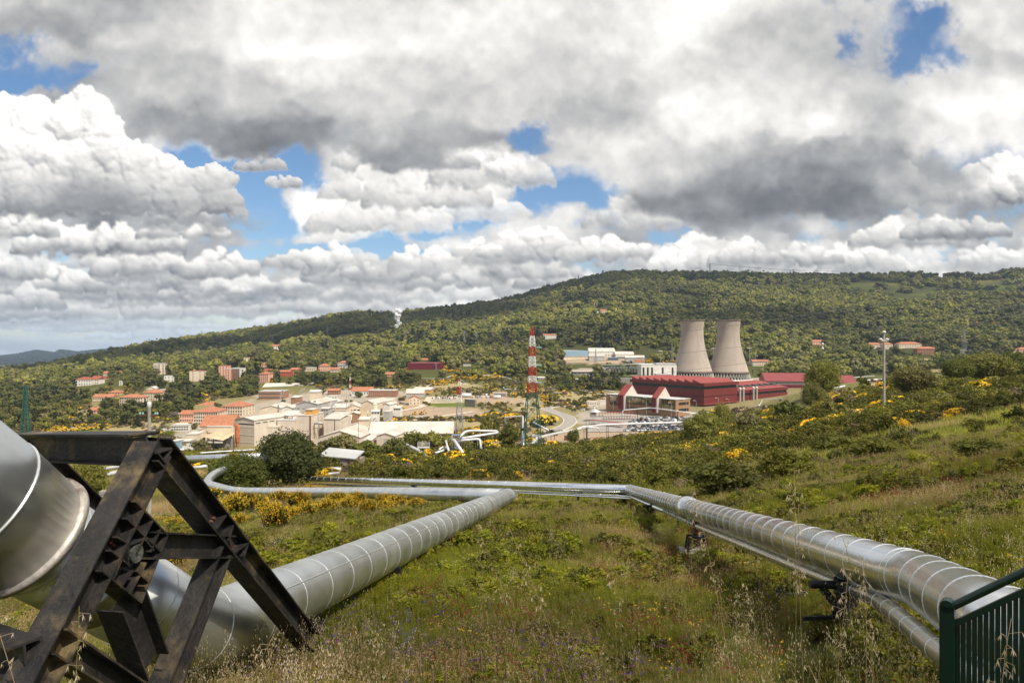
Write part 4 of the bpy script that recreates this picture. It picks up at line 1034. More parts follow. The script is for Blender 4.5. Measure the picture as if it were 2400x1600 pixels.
# node box: grid of stiffener plates round the hub
def plate(poly, th, name='gusset', m=M_BLACK, off=0.):
    a = [fp(x, y, off) - RL for x, y in poly]; mb = MB(); mb.prism(a, FN*(-th/2), FN*(th/2)); return mb.build(name, m, root)
ORX = lambda x, y: (x*.3954, 980+y*.3954)
gus = [ORX(*p) for p in [(735,490),(930,690),(885,800),(770,1088),(590,950),(625,700)]]
plate(gus, .016, 'gusset')
mb = MB(); dN = FN*.10
for a_, b_ in [((735,490),(930,690)),((930,690),(885,800)),((885,800),(770,1088)),((770,1088),(530,900)),((680,590),(890,790)),((780,530),(600,950)),((840,600),(740,800)),((885,655),(825,790)),((625,700),(700,745)),((585,780),(700,870)),
               ((800,850),(700,1040)),((740,900),(820,970)),((700,745),(790,710)),((690,745),(690,860)),((640,1000),(720,900)),((790,710),(845,780))]:
    pa, pb = fp(*ORX(*a_)), fp(*ORX(*b_))
    mb.bar(pa-RL, pb-RL, .19, .012, up=(pb-pa).cross(FN))
mb.build('stiffener_grid', M_BLACK, root)
for pl in ([(905,110),(960,165),(905,280),(850,220)], [(1225,640),(1285,575),(1335,640),(1300,720)], [(1300,720),(1420,735),(1395,815),(1325,790)]):
    plate([ORX(*p) for p in pl], .18, 'gusset') if False else None
mb = MB()
for a_, b_ in [((870,205),(955,175)),((955,175),(915,262)),((870,205),(915,262)),((1225,655),(1285,572)),((1300,722),(1330,630)),((1325,800),(1420,735)),((1262,690),(1300,770)),((1395,815),(1420,735))]:
    pa, pb = fp(*ORX(*a_)), fp(*ORX(*b_)); MB().bar(pa-RL, pb-RL, .19, .012, up=(pb-pa).cross(FN)).build('stiffener', M_BLACK, root)
hub = fp(*ORX(750,797)); mb = MB(); mb.cyl(hub-RL-FN*.2, hub-RL+FN*.085, .067, n=28); mb.lathe([(0,0),(.0,0)], 3) if False else None
mb.build('hub', M_CAP, root)
mb = MB()
for a_ in [(790,600),(800,640),(760,640),(1240,610),(1255,590),(1385,760),(1390,790),(640,730),(655,750),(1265,640)]:
    p_ = fp(*ORX(*a_))-RL; MB().cyl(p_, p_+FN*.03, .014, n=6).build('bolt', M_RUST, root)

# ------------------------------------------------------------------ green railing at the right edge
g0 = ray(2221,1400,2.82); dF = Vector((.24,-.20,.255)).normalized(); zb = gz(g0.x, g0.y)-.3
root = empty('railing', (g0.x, g0.y, zb), label='dark green steel railing with close vertical bars at the right edge', cat='railing')
RL2 = root.location; N5 = 1.5
mb = MB(); 
hx = Vector((dF.x, dF.y, 0)).normalized(); nx_ = Vector((-hx.y, hx.x, 0))
pr = [g0+Vector((0,0,zb-g0.z))-RL2]; 
mb.bar((0,0,0), (0,0,g0.z-zb-.03), .052, .052, up=hx); mb.cyl(Vector((0,0,g0.z-zb-.03))-nx_*.026, Vector((0,0,g0.z-zb-.03))+nx_*.026, .026, n=20); mb.build('post', M_GREEN, root)
T0 = g0-RL2+Vector((0,0,-.045)); mb = MB(); mb.cyl(T0, T0+dF*N5, .0165, n=14); mb.build('handrail', M_GREEN, root)
M0 = T0+Vector((0,0,-.075)); mb = MB(); mb.bar(M0, M0+dF*N5, .02, .022, up=(0,0,1)); mb.build('top_rail', M_GREEN, root)
mb = MB(); mb.bar(M0+Vector((0,0,-.75)), M0+dF*N5+Vector((0,0,-.75)), .02, .03, up=(0,0,1)); mb.build('bottom_rail', M_GREEN, root)
for k in range(58):
    p_ = M0+dF*(.045+k*.0248); mb = MB(); mb.bar(p_+Vector((0,0,-.745)), p_+Vector((0,0,-.005)), .004, .0175, up=hx); mb.build('slat', M_GREEN, root)
mb = MB(); q_ = M0+dF*N5*1.0; mb.bar(q_+Vector((0,0,-1.9)), q_+Vector((0,0,.09)), .052, .052, up=hx); mb.build('post', M_GREEN, root)
# ------------------------------------------------------------------ labels that single out each of many repeats
ORD = ['leftmost', 'second from the left', 'third from the left', 'fourth from the left', 'fifth from the left', 'sixth from the left', 'seventh from the left', 'eighth from the left', 'ninth from the left', 'tenth from the left',
       'eleventh from the left', 'twelfth from the left', 'thirteenth from the left', 'fourteenth from the left', 'fifteenth from the left', 'sixteenth from the left', 'seventeenth from the left', 'eighteenth from the left', 'nineteenth from the left', 'twentieth from the left']
def bearing(o):
    return (1200+F*o.location.x/o.location.y, 800-F*o.location.z/o.location.y)
def label_row(objs, fmt, group=None):
    """fmt has {o}: ordinal from the left; objs are labelled in the order they stand"""
    objs = sorted(objs, key=lambda o: bearing(o)[0]); n = len(objs)
    for i, o in enumerate(objs):
        if n == 1: t = fmt.replace(', {o}', '').replace('{o} ', '').replace('{o}', '')
        else:
            w = ORD[i] if i < min(n-1, 20) else ('rightmost' if i == n-1 else ORD[min(i, 19)])
            t = fmt.replace('{o}', w)
        o['label'] = t
        if group: o['group'] = group
LAND = []       # landmarks: (px, py, phrase)
def copy_thing(kind_, name, cat, loc, rz, scale):
    cm, tm, h = kind_
    if tm is None:
        o = bpy.data.objects.new(name, cm); COL.objects.link(o); o.location = loc; o.rotation_euler.z = rz; o.scale = scale; o['category'] = cat
        return o
    o = bpy.data.objects.new(name, None); COL.objects.link(o); o.location = loc; o.rotation_euler.z = rz; o.scale = scale; o['category'] = cat
    c = bpy.data.objects.new('crown', cm); COL.objects.link(c); c.parent = o
    t = bpy.data.objects.new('trunk', tm); COL.objects.link(t); t.parent = o
    return o
KW = {'oak': ('oak_tree', 'leafy tree'), 'round_oak': ('oak_tree', 'round bushy tree'), 'umbrella_pine': ('umbrella_pine', 'umbrella pine'), 'cypress': ('cypress_tree', 'narrow cypress'), 'conifer': ('conifer_tree', 'dark conifer'),
      'scrub': ('shrub', 'low green shrub'), 'brown_scrub': ('shrub', 'bare brown shrub'), 'broom': ('broom_bush', 'yellow flowering broom bush'), 'gorse': ('broom_bush', 'bright yellow domed broom bush')}
EXCL = []       # (px0, px1, py0, py1, Ymin, Ymax): keep trees out
def clear(px, py, Y):
    m_ = np.ones(len(px), bool)
    for e in EXCL: m_ &= ~((px > e[0])&(px < e[1])&(py > e[2])&(py < e[3])&(Y > e[4])&(Y < e[5]))
    return m_
def grounded(px, py, ymin=0, ymax=1e9):
    """many bearings at once -> X, Y, Z on the ground"""
    X = np.zeros(len(px)); Y = np.zeros(len(px))
    for i in range(len(px)): Y[i] = hit(px[i], py[i], ymin, ymax); X[i] = (px[i]-1200)/F*Y[i]
    return X, Y, terr(X, Y)
PX_PATCH = [(850,788,62,9),(790,797,50,6),(905,775,22,5),(370,838,60,9),(40,866,28,4),(30,886,40,6),(2270,690,120,8),(2130,706,60,6),(2350,690,60,7),(2050,668,70,4),(2330,672,60,4)]
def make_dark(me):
    q = me.copy(); q.materials[0] = mat('cloud_shaded_wood', (.022,.034,.022), .95, var=.4, scale=.02); return q  # darker copy: cloud shade over the far woods is painted into this colour
def forest():
    rng = np.random.default_rng(21)
    # far woods on the ridge: one tree every few metres
    N = 46000
    Y = np.sqrt(rng.uniform(880**2, 2900**2, N)); X = rng.uniform(-.92, .92, N)*Y
    Z = terr(X, Y); px = 1200+F*X/Y; py = 800-F*Z/Y
    keep = clear(px, py, Y)
    for a, b, rx, ry in PX_PATCH:
        keep &= ~(((px-a)/rx)**2+((py-b)/ry)**2 < 1+rng.normal(size=N)*.08)
    keep &= rng.random(N) < np.clip(.35+(Y-880)/260., .35, 1)
    thin = fbm(X*.012, Y*.012, 41, 3)
    right = np.clip((px-1900)/300, 0, 1)*np.clip((Y-1700)/400, 0, 1)   # open pasture on the far right crest
    keep &= ~((thin > .10+.09*(1-right))|((right > .3)&(thin > -.03)))
    X, Y, Z, px, py = [a[keep] for a in (X, Y, Z, px, py)]
    n = len(X); s = rng.uniform(.65, 1.65, n)*np.where(Y > 1500, 1.35, 1.1)
    q = rng.random(n); pin = fbm(X*.006, Y*.006, 47, 3)
    ids = np.where(q < .62, rng.integers(0, 3, n), 3)
    ids = np.where((pin > .2)&(q > .8), 4, ids)
    lo = [kind('oak', 'far', 0)[0], kind('oak', 'far', 1)[0], kind('round_oak', 'far', 0)[0], kind('round_oak', 'far', 1)[0], kind('conifer', 'lo')[0]]
    sc_ = np.stack([s*1.35, s*1.35, s*rng.uniform(1.05, 1.4, n)], 1)
    scatter('forest', np.stack([X, Y, Z-1.2], 1), rng.uniform(0, 6.28, n), sc_, ids, lo, 'dense green oak woods covering the ridge and hillside', 'woods', tone=np.clip(fbm(X*.0045, Y*.0045, 321, 5)*1.9+fbm(X*.03, Y*.03, 325, 2)*.9+.04, -.55, .7))
    # woods on the distant blue hills
    N = 5000; Y = rng.uniform(5200, 8600, N); X = rng.uniform(-.80, -.48, N)*Y; Z = terr(X, Y)
    k = fbm(X*.002, Y*.002, 51, 3) > -.1; X, Y, Z = X[k], Y[k], Z[k]; n = len(X)
    scatter('far_woods', np.stack([X, Y, Z-3], 1), rng.uniform(0, 6.28, n), np.stack([rng.uniform(14, 26, n), rng.uniform(14, 26, n), rng.uniform(3, 5, n)], 1), rng.integers(0, 2, n), [make_dark(kind('scrub', 'lo', 0)[0]), make_dark(kind('scrub', 'lo', 1)[0])], 'woods on the distant hills, cloud shade put into their colour', 'woods')
    # broom in flower on the open slopes
    pts = []
    for (a, b, rx, ry, n_) in GORSE_FAR:
        r = np.sqrt(rng.random(n_)); t = rng.uniform(0, 6.28, n_); pts.append(np.stack([a+rx*r*np.cos(t), b+ry*r*np.sin(t)], 1))
    pts = np.concatenate(pts); X, Y, Z = grounded(pts[:,0], pts[:,1], 150); k = clear(pts[:,0], pts[:,1], Y); X, Y, Z = X[k], Y[k], Z[k]; n = len(X)
    scatter('flowering_broom', np.stack([X, Y, Z-.2], 1), rng.uniform(0, 6.28, n), rng.uniform(.6, 1.3, n)*np.clip((Y/500)**.5, .6, 1.6), rng.integers(0, 2, n), [kind('gorse', 'lo', 0)[0], kind('gorse', 'lo', 1)[0]], 'yellow flowering broom thickets on the open slopes', 'shrubs')
GORSE_FAR = [(1090,852,70,10,110),(1060,868,60,8,80),(1120,884,60,8,70),(1300,850,40,10,60),(1330,862,50,8,70),(1270,858,24,10,30),(1400,855,120,6,50),(1520,846,70,8,60),(1540,850,40,8,30),(1030,898,30,6,30),
  (2220,790,60,8,60),(2300,762,70,6,60),(2240,775,30,8,30),(2360,800,40,14,40),(2330,740,60,4,30),(2230,655,120,4,50),(2150,648,60,4,30),(2350,650,60,5,30),(1180,845,30,6,24),(1280,935,16,10,16),(1250,910,20,6,12),
  (1100,812,20,5,14),(1195,802,30,3,10),(70,1000,60,10,40),(150,1010,50,8,40),(220,1000,50,8,30),(130,980,40,5,20),(930,955,30,4,8),(2110,910,50,8,30),(1960,905,40,10,30),(1990,930,50,12,30),(1900,925,40,10,20)]
# ------------------------------------------------------------------ buildings
M_GLASS = mat('dark_window_glass', (.025,.030,.035), .15, .0, var=.3, scale=.3, spec=.8)
def wallm(n, c, **k): return mat(n, c, .88, var=.10, scale=.25, **k)
WALL = {
 'cream': wallm('cream_render', (.62,.51,.38), streak=(1.2,(.30,.22,.15),.35)), 'white': wallm('white_render', (.64,.60,.54), streak=(1.2,(.36,.32,.28),.25)), 'pink': wallm('pink_render', (.66,.36,.25)),
 'brick': mat('brick_wall', (.30,.15,.09), .9, var=.18, scale=.5), 'orange': wallm('orange_render', (.52,.19,.07)), 'red': wallm('red_render', (.40,.08,.04)), 'grey': wallm('grey_sheeting', (.38,.36,.34), streak=(1.5,(.2,.19,.18),.3)),
 'sheet': mat('stained_fibre_cement', (.58,.50,.41), .9, var=.08, scale=.15, streak=(.9,(.40,.22,.13),.45), wave=(.33,.25,.25)), 'ochre': wallm('ochre_sheeting', (.56,.30,.08)), 'maroon': mat('maroon_cladding', (.13,.014,.022), .6, var=.1, scale=.3),
 'blue': mat('blue_cladding', (.20,.30,.38), .5, var=.06, scale=.2), 'navy': mat('dark_blue_cladding', (.06,.10,.16), .5, var=.06, scale=.2), 'tan': wallm('tan_brick', (.30,.17,.09)), 'stone': mat('grey_stone', (.22,.20,.17), .95, var=.3, scale=1.2, col2=(.13,.12,.10)),
 'lightblue': wallm('pale_blue_sheeting', (.22,.34,.42))}
M_TILE = mat('terracotta_tiles', (.37,.150,.080), .9, var=.25, scale=.6, col2=(.24,.11,.075))
M_TILER = mat('dark_terracotta_tiles', (.28,.085,.05), .9, var=.22, scale=.8)
M_WROOF = mat('pale_corrugated_roof', (.53,.48,.42), .8, var=.14, scale=.12, col2=(.40,.34,.28), streak=(.5,(.40,.30,.22),.4), wave=(.4,.25,.0001))
M_GROOF = mat('grey_sheet_roof', (.48,.48,.47), .6, .1, var=.12, scale=.25)
M_TROOF = mat('tan_sheet_roof', (.50,.38,.24), .8, var=.15, scale=.25)
M_MROOF = mat('maroon_roof', (.22,.05,.05), .6, var=.1, scale=.3)
ROOF = {'tile': M_TILE, 'rtile': M_TILER, 'white': M_WROOF, 'grey': M_GROOF, 'tan': M_TROOF, 'maroon': M_MROOF}
M_TRIM = mat('pale_trim', (.60,.56,.50), .8, var=.1)
_WM = {}
def window_mesh(w, h, face, trim=M_TRIM):
    k = (round(w, 2), round(h, 2), face, trim.name)
    if k not in _WM:
        mb = MB(); t = .05; b = .06*max(1, w)
        def bx(x0, x1, z0, z1, d, mi):
            if face == 'f': mb.box(x0, x1, -d, .05, z0, z1, mi)
            elif face == 'r': mb.box(-.05, d, x0, x1, z0, z1, mi)
            else: mb.box(-d, .05, x0, x1, z0, z1, mi)
        bx(-w/2, w/2, 0, h, .03, 0); bx(-w/2-b, w/2+b, -b*1.3, 0, .09, 1); bx(-w/2-b, w/2+b, h, h+b, .07, 1)
        _WM[k] = mb.mesh('window', [M_GLASS, trim])
    return _WM[k]
def wins(root, face, nf, nc, ww, wh, z0, z1, w, d, m0=None):
    """nf rows of nc windows between heights z0..z1"""
    L = w if face == 'f' else d
    for i in range(nf):
        z = z0+(z1-z0)*(i+.5)/nf-wh/2
        for j in range(nc):
            t = (j+.5)/nc*L
            o = bpy.data.objects.new('window', window_mesh(ww, wh, face)); COL.objects.link(o); o.parent = root
            o.location = (-w/2+t, 0, z) if face == 'f' else ((w/2, t, z) if face == 'r' else (-w/2, t, z))
def roof_mb(kind_, w, d, h, rise, ov=.5):
    mb = MB(); x0, x1, y0, y1 = -w/2-ov, w/2+ov, -ov, d+ov; t = .22; zc = h
    if kind_ == 'flat':
        mb.box(x0+ov*.6, x1-ov*.6, y0+ov*.6, y1-ov*.6, h, h+.35)
    elif kind_ == 'gx':      # ridge along the front
        ym = (y0+y1)/2; mb.add([(x0,y0,h),(x1,y0,h),(x1,y1,h),(x0,y1,h),(x0,ym,h+rise),(x1,ym,h+rise),(x0,y0,h-t),(x1,y0,h-t),(x1,y1,h-t),(x0,y1,h-t)],
            [(0,1,5,4),(2,3,4,5),(0,4,3),(1,2,5),(6,7,1,0),(7,8,2,1),(8,9,3,2),(9,6,0,3),(9,8,7,6)])
    elif kind_ == 'gy':      # gable facing the front
        mb.add([(x0,y0,h),(x1,y0,h),(x1,y1,h),(x0,y1,h),(0,y0,h+rise),(0,y1,h+rise),(x0,y0,h-t),(x1,y0,h-t),(x1,y1,h-t),(x0,y1,h-t),(0,y0,h+rise-t),(0,y1,h+rise-t)],
            [(0,4,5,3),(1,2,5,4),(0,6,10,4),(4,10,7,1),(3,5,11,9),(5,2,8,11),(3,9,6,0),(1,7,8,2),(6,9,11,10),(10,11,8,7)])
    elif kind_ == 'hip':
        r = min((y1-y0)/2, (x1-x0)/2)*.98; ym = (y0+y1)/2
        mb.add([(x0,y0,h),(x1,y0,h),(x1,y1,h),(x0,y1,h),(x0+r,ym,h+rise),(x1-r,ym,h+rise),(x0,y0,h-t),(x1,y0,h-t),(x1,y1,h-t),(x0,y1,h-t)],
            [(0,1,5,4),(1,2,5),(2,3,4,5),(3,0,4),(6,7,1,0),(7,8,2,1),(8,9,3,2),(9,6,0,3),(9,8,7,6)])
    elif kind_ == 'shed':    # falls towards the front
        mb.add([(x0,y0,h),(x1,y0,h),(x1,y1,h+rise),(x0,y1,h+rise),(x0,y0,h-t),(x1,y0,h-t),(x1,y1,h+rise-t),(x0,y1,h+rise-t)],[(0,1,2,3),(7,6,5,4),(4,5,1,0),(5,6,2,1),(6,7,3,2),(7,4,0,3)])
    return mb
def bld(name, label, px0, px1, top, base, d, wall='cream', roof='tile', rk='hip', rise=.3, rz=0, front=None, side=None, lside=None, Y=None, cat='building', group=None, parts=None, yoff=0, ov=.5):
    """front wall spans bearings px0..px1, from 'top' (eaves) to 'base'; d = depth in metres"""
    pc = (px0+px1)/2
    if Y is None: Y = hit(pc, base, 170)
    Y += yoff
    w = (px1-px0)*Y/F/math.cos(rz); h = (base-top)*Y/F; zb = -(base-800)/F*Y
    loc = ((pc-1200)/F*Y, Y, zb)
    if name in ('house', 'building'): name = {'house': 'house', 'building': 'building'}[name]
    o = empty(name, loc, rz, label=label, cat=cat, group=group)
    mb = MB(); mb.box(-w/2, w/2, 0, d, -5, h-(.24 if rk != 'flat' else 0))
    rs = rise*min(w, d) if rk in ('hip', 'gx', 'gy') else rise
    if rk == 'gy': mb.add([(-w/2,0,h-.24),(w/2,0,h-.24),(0,0,h+rs-.34),(-w/2,d,h-.24),(w/2,d,h-.24),(0,d,h+rs-.34)], [(0,1,2),(5,4,3)])
    if rk == 'gx': mb.add([(-w/2,0,h-.24),(-w/2,d,h-.24),(-w/2,d/2,h+rs-.34),(w/2,0,h-.24),(w/2,d,h-.24),(w/2,d/2,h+rs-.34)], [(2,1,0),(3,4,5)])
    mb.build('wall', WALL[wall], o)
    roof_mb(rk, w, d, h, rs, ov).build('roof', ROOF[roof], o)
    def sp(face, s):
        nf, nc = s[0], s[1]; L = w if face == 'f' else d
        ww = s[2] if len(s) > 2 else min(1.2, L/nc*.45); wh = s[3] if len(s) > 3 else min(1.6, h/nf*.5); z0 = s[4] if len(s) > 4 else .3; z1 = s[5] if len(s) > 5 else h-.3
        wins(o, face, nf, nc, ww, wh, z0, z1, w, d)
    if front: sp('f', front)
    if side: sp('r', side)
    if lside: sp('l', lside)
    if parts: parts(o, w, d, h)
    EXCL.append((px0-5, px1+5, base-14, base+11, Y-60, Y+40)); EXCL.append((px0+1, px1-1, base-4, base+(17 if Y < 900 else 24), 200, Y+25)); EXCL.append((px0, px1, top-3, base+2, 0, 1e5))
    LAND.append((pc, base, label))
    return o
def balconies(n, x0=-.42, x1=.42, c='white'):
    def f(o, w, d, h):
        for i in range(n):
            z = h*(i+.22)/n; mb = MB(); mb.box(w*x0, w*x1, -1.1, 0, z, z+.15); mb.box(w*x0, w*x1, -1.12, -1.04, z, z+.95); mb.build('balcony', WALL[c], o)
    return f
def chimney(x, h2=1.6):
    def f(o, w, d, h):
        mb = MB(); mb.box(w*x-.35, w*x+.35, d*.5-.35, d*.5+.35, h, h+h2); mb.build('chimney', WALL['brick'], o)
    return f
# --- the town on the wooded slope
bld('apartment_block', 'tall beige and pink apartment tower alone among the trees at far left', 361, 385, 852, 878, 15, 'cream', 'grey', 'flat', 0, .25, (7,3,1.6,1.4), lside=(7,3,1.6,1.2), parts=balconies(7, -.45, -.05))
bld('house', 'small white block just below the tall beige apartment tower', 386, 406, 881, 895, 10, 'white', 'grey', 'flat', 0, .3, (2,3))
bld('apartment_block', 'cream apartment block with a thin red roof line and few windows', 445, 476, 869, 894, 14, 'cream', 'rtile', 'flat', 0, .15, (6,2,1.0,1.2), side=(5,2))
bld('apartment_block', 'red-brown apartment block behind the white gridded tower block', 513, 534, 857, 880, 14, 'pink', 'rtile', 'flat', 0, .1, (6,3))
bld('apartment_block', 'white gridded tower block with rows of balconies', 538, 563, 863, 890, 16, 'white', 'grey', 'flat', 0, -.1, (7,4,1.6,1.3), parts=balconies(7, -.46, .46, 'brick'))
bld('apartment_block', 'slim striped stair tower attached left of the white gridded block', 527, 538, 865, 891, 9, 'pink', 'grey', 'flat', 0, 0, (7,2,1.1,1.3))
bld('apartment_block', 'small cream tower high above the white gridded tower block', 572, 592, 838, 854, 12, 'cream', 'tile', 'flat', 0, .2, (4,3))
bld('house', 'low white house with a long dark red roof, lower left on the wooded slope', 178, 212, 889, 904, 13, 'white', 'rtile', 'hip', .25, .1, (2,6))
bld('house', 'white house with twin red gables beside the long dark red roof', 212, 232, 888, 901, 12, 'white', 'rtile', 'gx', .35, -.1, (2,4))
bld('house', 'long house with red roof highest on the left slope', 242, 264, 874, 880, 12, 'cream', 'tile', 'gx', .25, .1, (1,6))
bld('house', 'narrow red roofed house to the right of the highest long house', 266, 289, 872, 878, 10, 'cream', 'rtile', 'gx', .25, -.1, (1,5))
bld('house', 'tiny red roofed cottage below the highest long house', 236, 247, 886, 890, 8, 'cream', 'rtile', 'gx', .3, 0, (1,2))
bld('house', 'long orange roofed house half hidden by trees below the church', 218, 263, 930, 939, 12, 'cream', 'tile', 'gx', .25, .05, (1,9))
bld('house', 'orange roofed house just under the white bell tower', 256, 281, 919, 926, 10, 'pink', 'tile', 'hip', .25, .1, (1,4))
bld('apartment_block', 'wide cream building with orange hipped roof and dark windows below the church', 278, 330, 931, 950, 14, 'cream', 'tile', 'hip', .22, -.12, (3,9,1.2,1.6), side=(3,3,1.2,1.6))
bld('apartment_block', 'cream house with orange roof in front of a white gable', 333, 371, 920, 938, 14, 'cream', 'tile', 'hip', .25, -.15, (3,6), side=(3,3))
bld('house', 'white gabled hall behind the orange roofed cream house', 342, 365, 911, 919, 12, 'white', 'white', 'gy', .25, 0, (1,3), yoff=25)
bld('house', 'flat brick building to the right of the white gabled hall', 369, 391, 914, 930, 12, 'brick', 'grey', 'flat', 0, 0, (2,5), yoff=15)
bld('house', 'lone pink cottage with an orange roof among bushes at far left', 212, 233, 961, 968, 9, 'pink', 'tile', 'gx', .3, .1, (1,3))
bld('house', 'pale pink villa above the curved pink building', 613, 630, 853, 861, 10, 'pink', 'tile', 'hip', .3, .1, (2,3))
bld('apartment_block', 'curved pink apartment building with arched roof line', 606, 629, 876, 897, 13, 'pink', 'tile', 'hip', .22, -.15, (4,5))
bld('house', 'long brown roofed house behind the curved pink building', 614, 636, 869, 876, 10, 'cream', 'rtile', 'gx', .3, 0, (1,5), yoff=20)
bld('house', 'small white gabled house right of the curved pink building', 637, 647, 869, 878, 9, 'white', 'tile', 'gy', .3, 0, (2,2))
bld('house', 'red house with a pale terrace wall beside the bright orange house', 654, 679, 871, 883, 11, 'red', 'tile', 'gx', .2, .1, (2,5))
bld('house', 'bright orange house with a sloping roof on the town slope', 679, 697, 866, 880, 12, 'orange', 'tile', 'gx', .25, -.2, (3,4))
bld('house', 'low house with a dark pergola right of the bright orange house', 714, 738, 861, 870, 10, 'cream', 'grey', 'flat', 0, 0, (1,6))
bld('house', 'terracotta roofed villa with two storeys near the low pergola house', 747, 771, 857, 870, 12, 'pink', 'tile', 'hip', .25, .1, (2,5))
bld('house', 'row of low cream cottages right of the two storey villa', 774, 795, 865, 872, 9, 'cream', 'tile', 'gx', .3, 0, (1,6))
bld('house', 'white house with red roof and balconies at the right end of the town slope', 791, 815, 850, 863, 12, 'white', 'tile', 'hip', .25, -.1, (2,4), parts=balconies(2, -.4, .1))
bld('house', 'white farmhouse with a red roof alone in the dark woods', 640, 661, 811, 820, 12, 'white', 'tile', 'gx', .3, .25, (2,4))
bld('house', 'tiny red roofed hut in the dark woods above the white farmhouse', 675, 682, 806, 809, 8, 'cream', 'rtile', 'gx', .3, 0)
bld('house', 'white house with a red roof on the hillside left of the lattice mast', 1274, 1304, 785, 794, 12, 'white', 'tile', 'gx', .2, .2, (2,6))
bld('house', 'small cream farmhouse high in the woods under the summit', 1408, 1425, 728, 733, 14, 'cream', 'tile', 'gx', .25, .1, (1,4))
bld('house', 'low white shed left of the hilltop cream farmhouse', 1392, 1405, 731, 734, 10, 'white', 'white', 'gx', .15, .1)
bld('house', 'small pink house with orange roof behind the maroon hall', 980, 1003, 843, 848, 9, 'pink', 'tile', 'gx', .3, .1, (1,4), yoff=30)
bld('house', 'pink cottage with an orange roof lower left of the maroon hall', 903, 926, 877, 882, 10, 'pink', 'tile', 'gx', .3, 0, (1,4))
bld('house', 'low white hut with square windows right of the maroon hall', 1085, 1104, 854, 858, 6, 'white', 'grey', 'flat', 0, 0, (1,5,.9,.8))
# --- villas to the right
bld('house', 'low villa with wide orange roof behind the tall concrete pole', 2032, 2068, 807, 817, 14, 'cream', 'tile', 'hip', .25, 0, (1,5,1,1.6))
bld('house', 'orange roofed villa with a porch just right of the tall concrete pole', 2070, 2092, 806, 818, 12, 'cream', 'tile', 'hip', .25, -.1, (1,3,1.2,2))
bld('house', 'long villa with orange roof and tall pale windows among the trees', 2107, 2160, 806, 816, 15, 'cream', 'tile', 'hip', .25, 0, (1,9,1.0,2))
bld('house', 'square red brick villa with hipped orange roof and white stair', 2152, 2195, 817, 831, 16, 'brick', 'tile', 'hip', .22, -.15, (2,7,1,1.4), side=(2,4))
bld('house', 'ruined pale walls on the broom covered slope right of the brick villa', 2250, 2268, 820, 829, 8, 'stone', 'grey', 'flat', 0, .1)
bld('house', 'cream cottage with orange roof at the right edge of the frame', 2372, 2388, 819, 828, 10, 'cream', 'tile', 'hip', .3, 0, (2,3))
bld('house', 'pink cottage cut by the right edge of the frame', 2389, 2412, 818, 828, 10, 'pink', 'tile', 'hip', .3, 0, (2,3))
bld('house', 'pale pink house with orange roof in the trees right of the cooling towers', 1904, 1931, 800, 808, 12, 'pink', 'tile', 'gx', .25, .1, (1,4))
bld('house', 'cream house with orange roof beside the right cooling tower', 1764, 1804, 847, 858, 14, 'cream', 'tile', 'gx', .2, .05, (2,8))
# --- old company offices with orange roofs
G_OF = None
bld('office_building', 'low pink wing with orange roof at the left end of the old offices', 421, 453, 970, 990, 12, 'pink', 'tile', 'gx', .25, .0, (2,6,.9,1.5))
bld('office_building', 'largest old office with orange roof and four rows of dark windows', 455, 509, 965, 997, 22, 'cream', 'tile', 'hip', .2, .05, (4,11,1.0,1.7), side=(4,4,1,1.7))
bld('office_building', 'rear cream office with orange hipped roof above the largest office', 456, 506, 951, 968, 16, 'cream', 'tile', 'hip', .22, 0, (2,10,.9,1.5), yoff=60)
bld('office_building', 'right hand cream office block with orange hipped roof', 521, 569, 952, 982, 22, 'cream', 'tile', 'hip', .22, -.12, (4,8,1.1,1.7), side=(4,4,1.1,1.6), yoff=20)
bld('office_building', 'long orange roofed wing behind the right hand office block', 560, 602, 949, 960, 14, 'tan', 'tile', 'gx', .25, 0, (1,10,1,1.4), yoff=60)
bld('shed', 'low shed with a blue-white roof and open front behind the offices', 545, 610, 938, 948, 22, 'brick', 'grey', 'shed', 2.0, 0, (1,14,2.0,1.6), yoff=60, cat='shed')
bld('school_building', 'two storey brick building with rows of windows above the factory', 606, 664, 917, 937, 18, 'brick', 'grey', 'flat', 0, 0, (2,14,1.6,1.5))
bld('building', 'long white roofed building behind the two storey brick building', 616, 736, 907, 918, 22, 'cream', 'white', 'gx', .2, 0, (1,22,1.4,1.2), yoff=50)
bld('house', 'small brick house left of the long brick workshop', 768, 793, 915, 926, 11, 'brick', 'tile', 'gx', .2, 0, (2,5))
bld('warehouse', 'white warehouse with orange tiled roof left of the long brick workshop', 824, 872, 916, 927, 16, 'white', 'tile', 'gx', .25, 0, (1,7), cat='warehouse')
bld('workshop', 'long brick workshop with small white windows', 864, 928, 915, 931, 16, 'brick', 'grey', 'flat', 0, .0, (2,14,.9,1.0), cat='workshop')
bld('warehouse', 'ochre warehouse with a white roof at the top of the road', 968, 1010, 913, 928, 22, 'ochre', 'white', 'gx', .12, -.1, cat='warehouse', yoff=20)
bld('warehouse', 'grey shed with white roof in front of the ochre warehouse', 952, 993, 921, 932, 16, 'grey', 'white', 'gx', .25, .05, cat='warehouse')
bld('house', 'cream gabled house with orange roof in front of the grey shed', 959, 984, 934, 949, 12, 'cream', 'tile', 'gy', .28, .15, (2,3,1.0,1.2), side=(2,3))
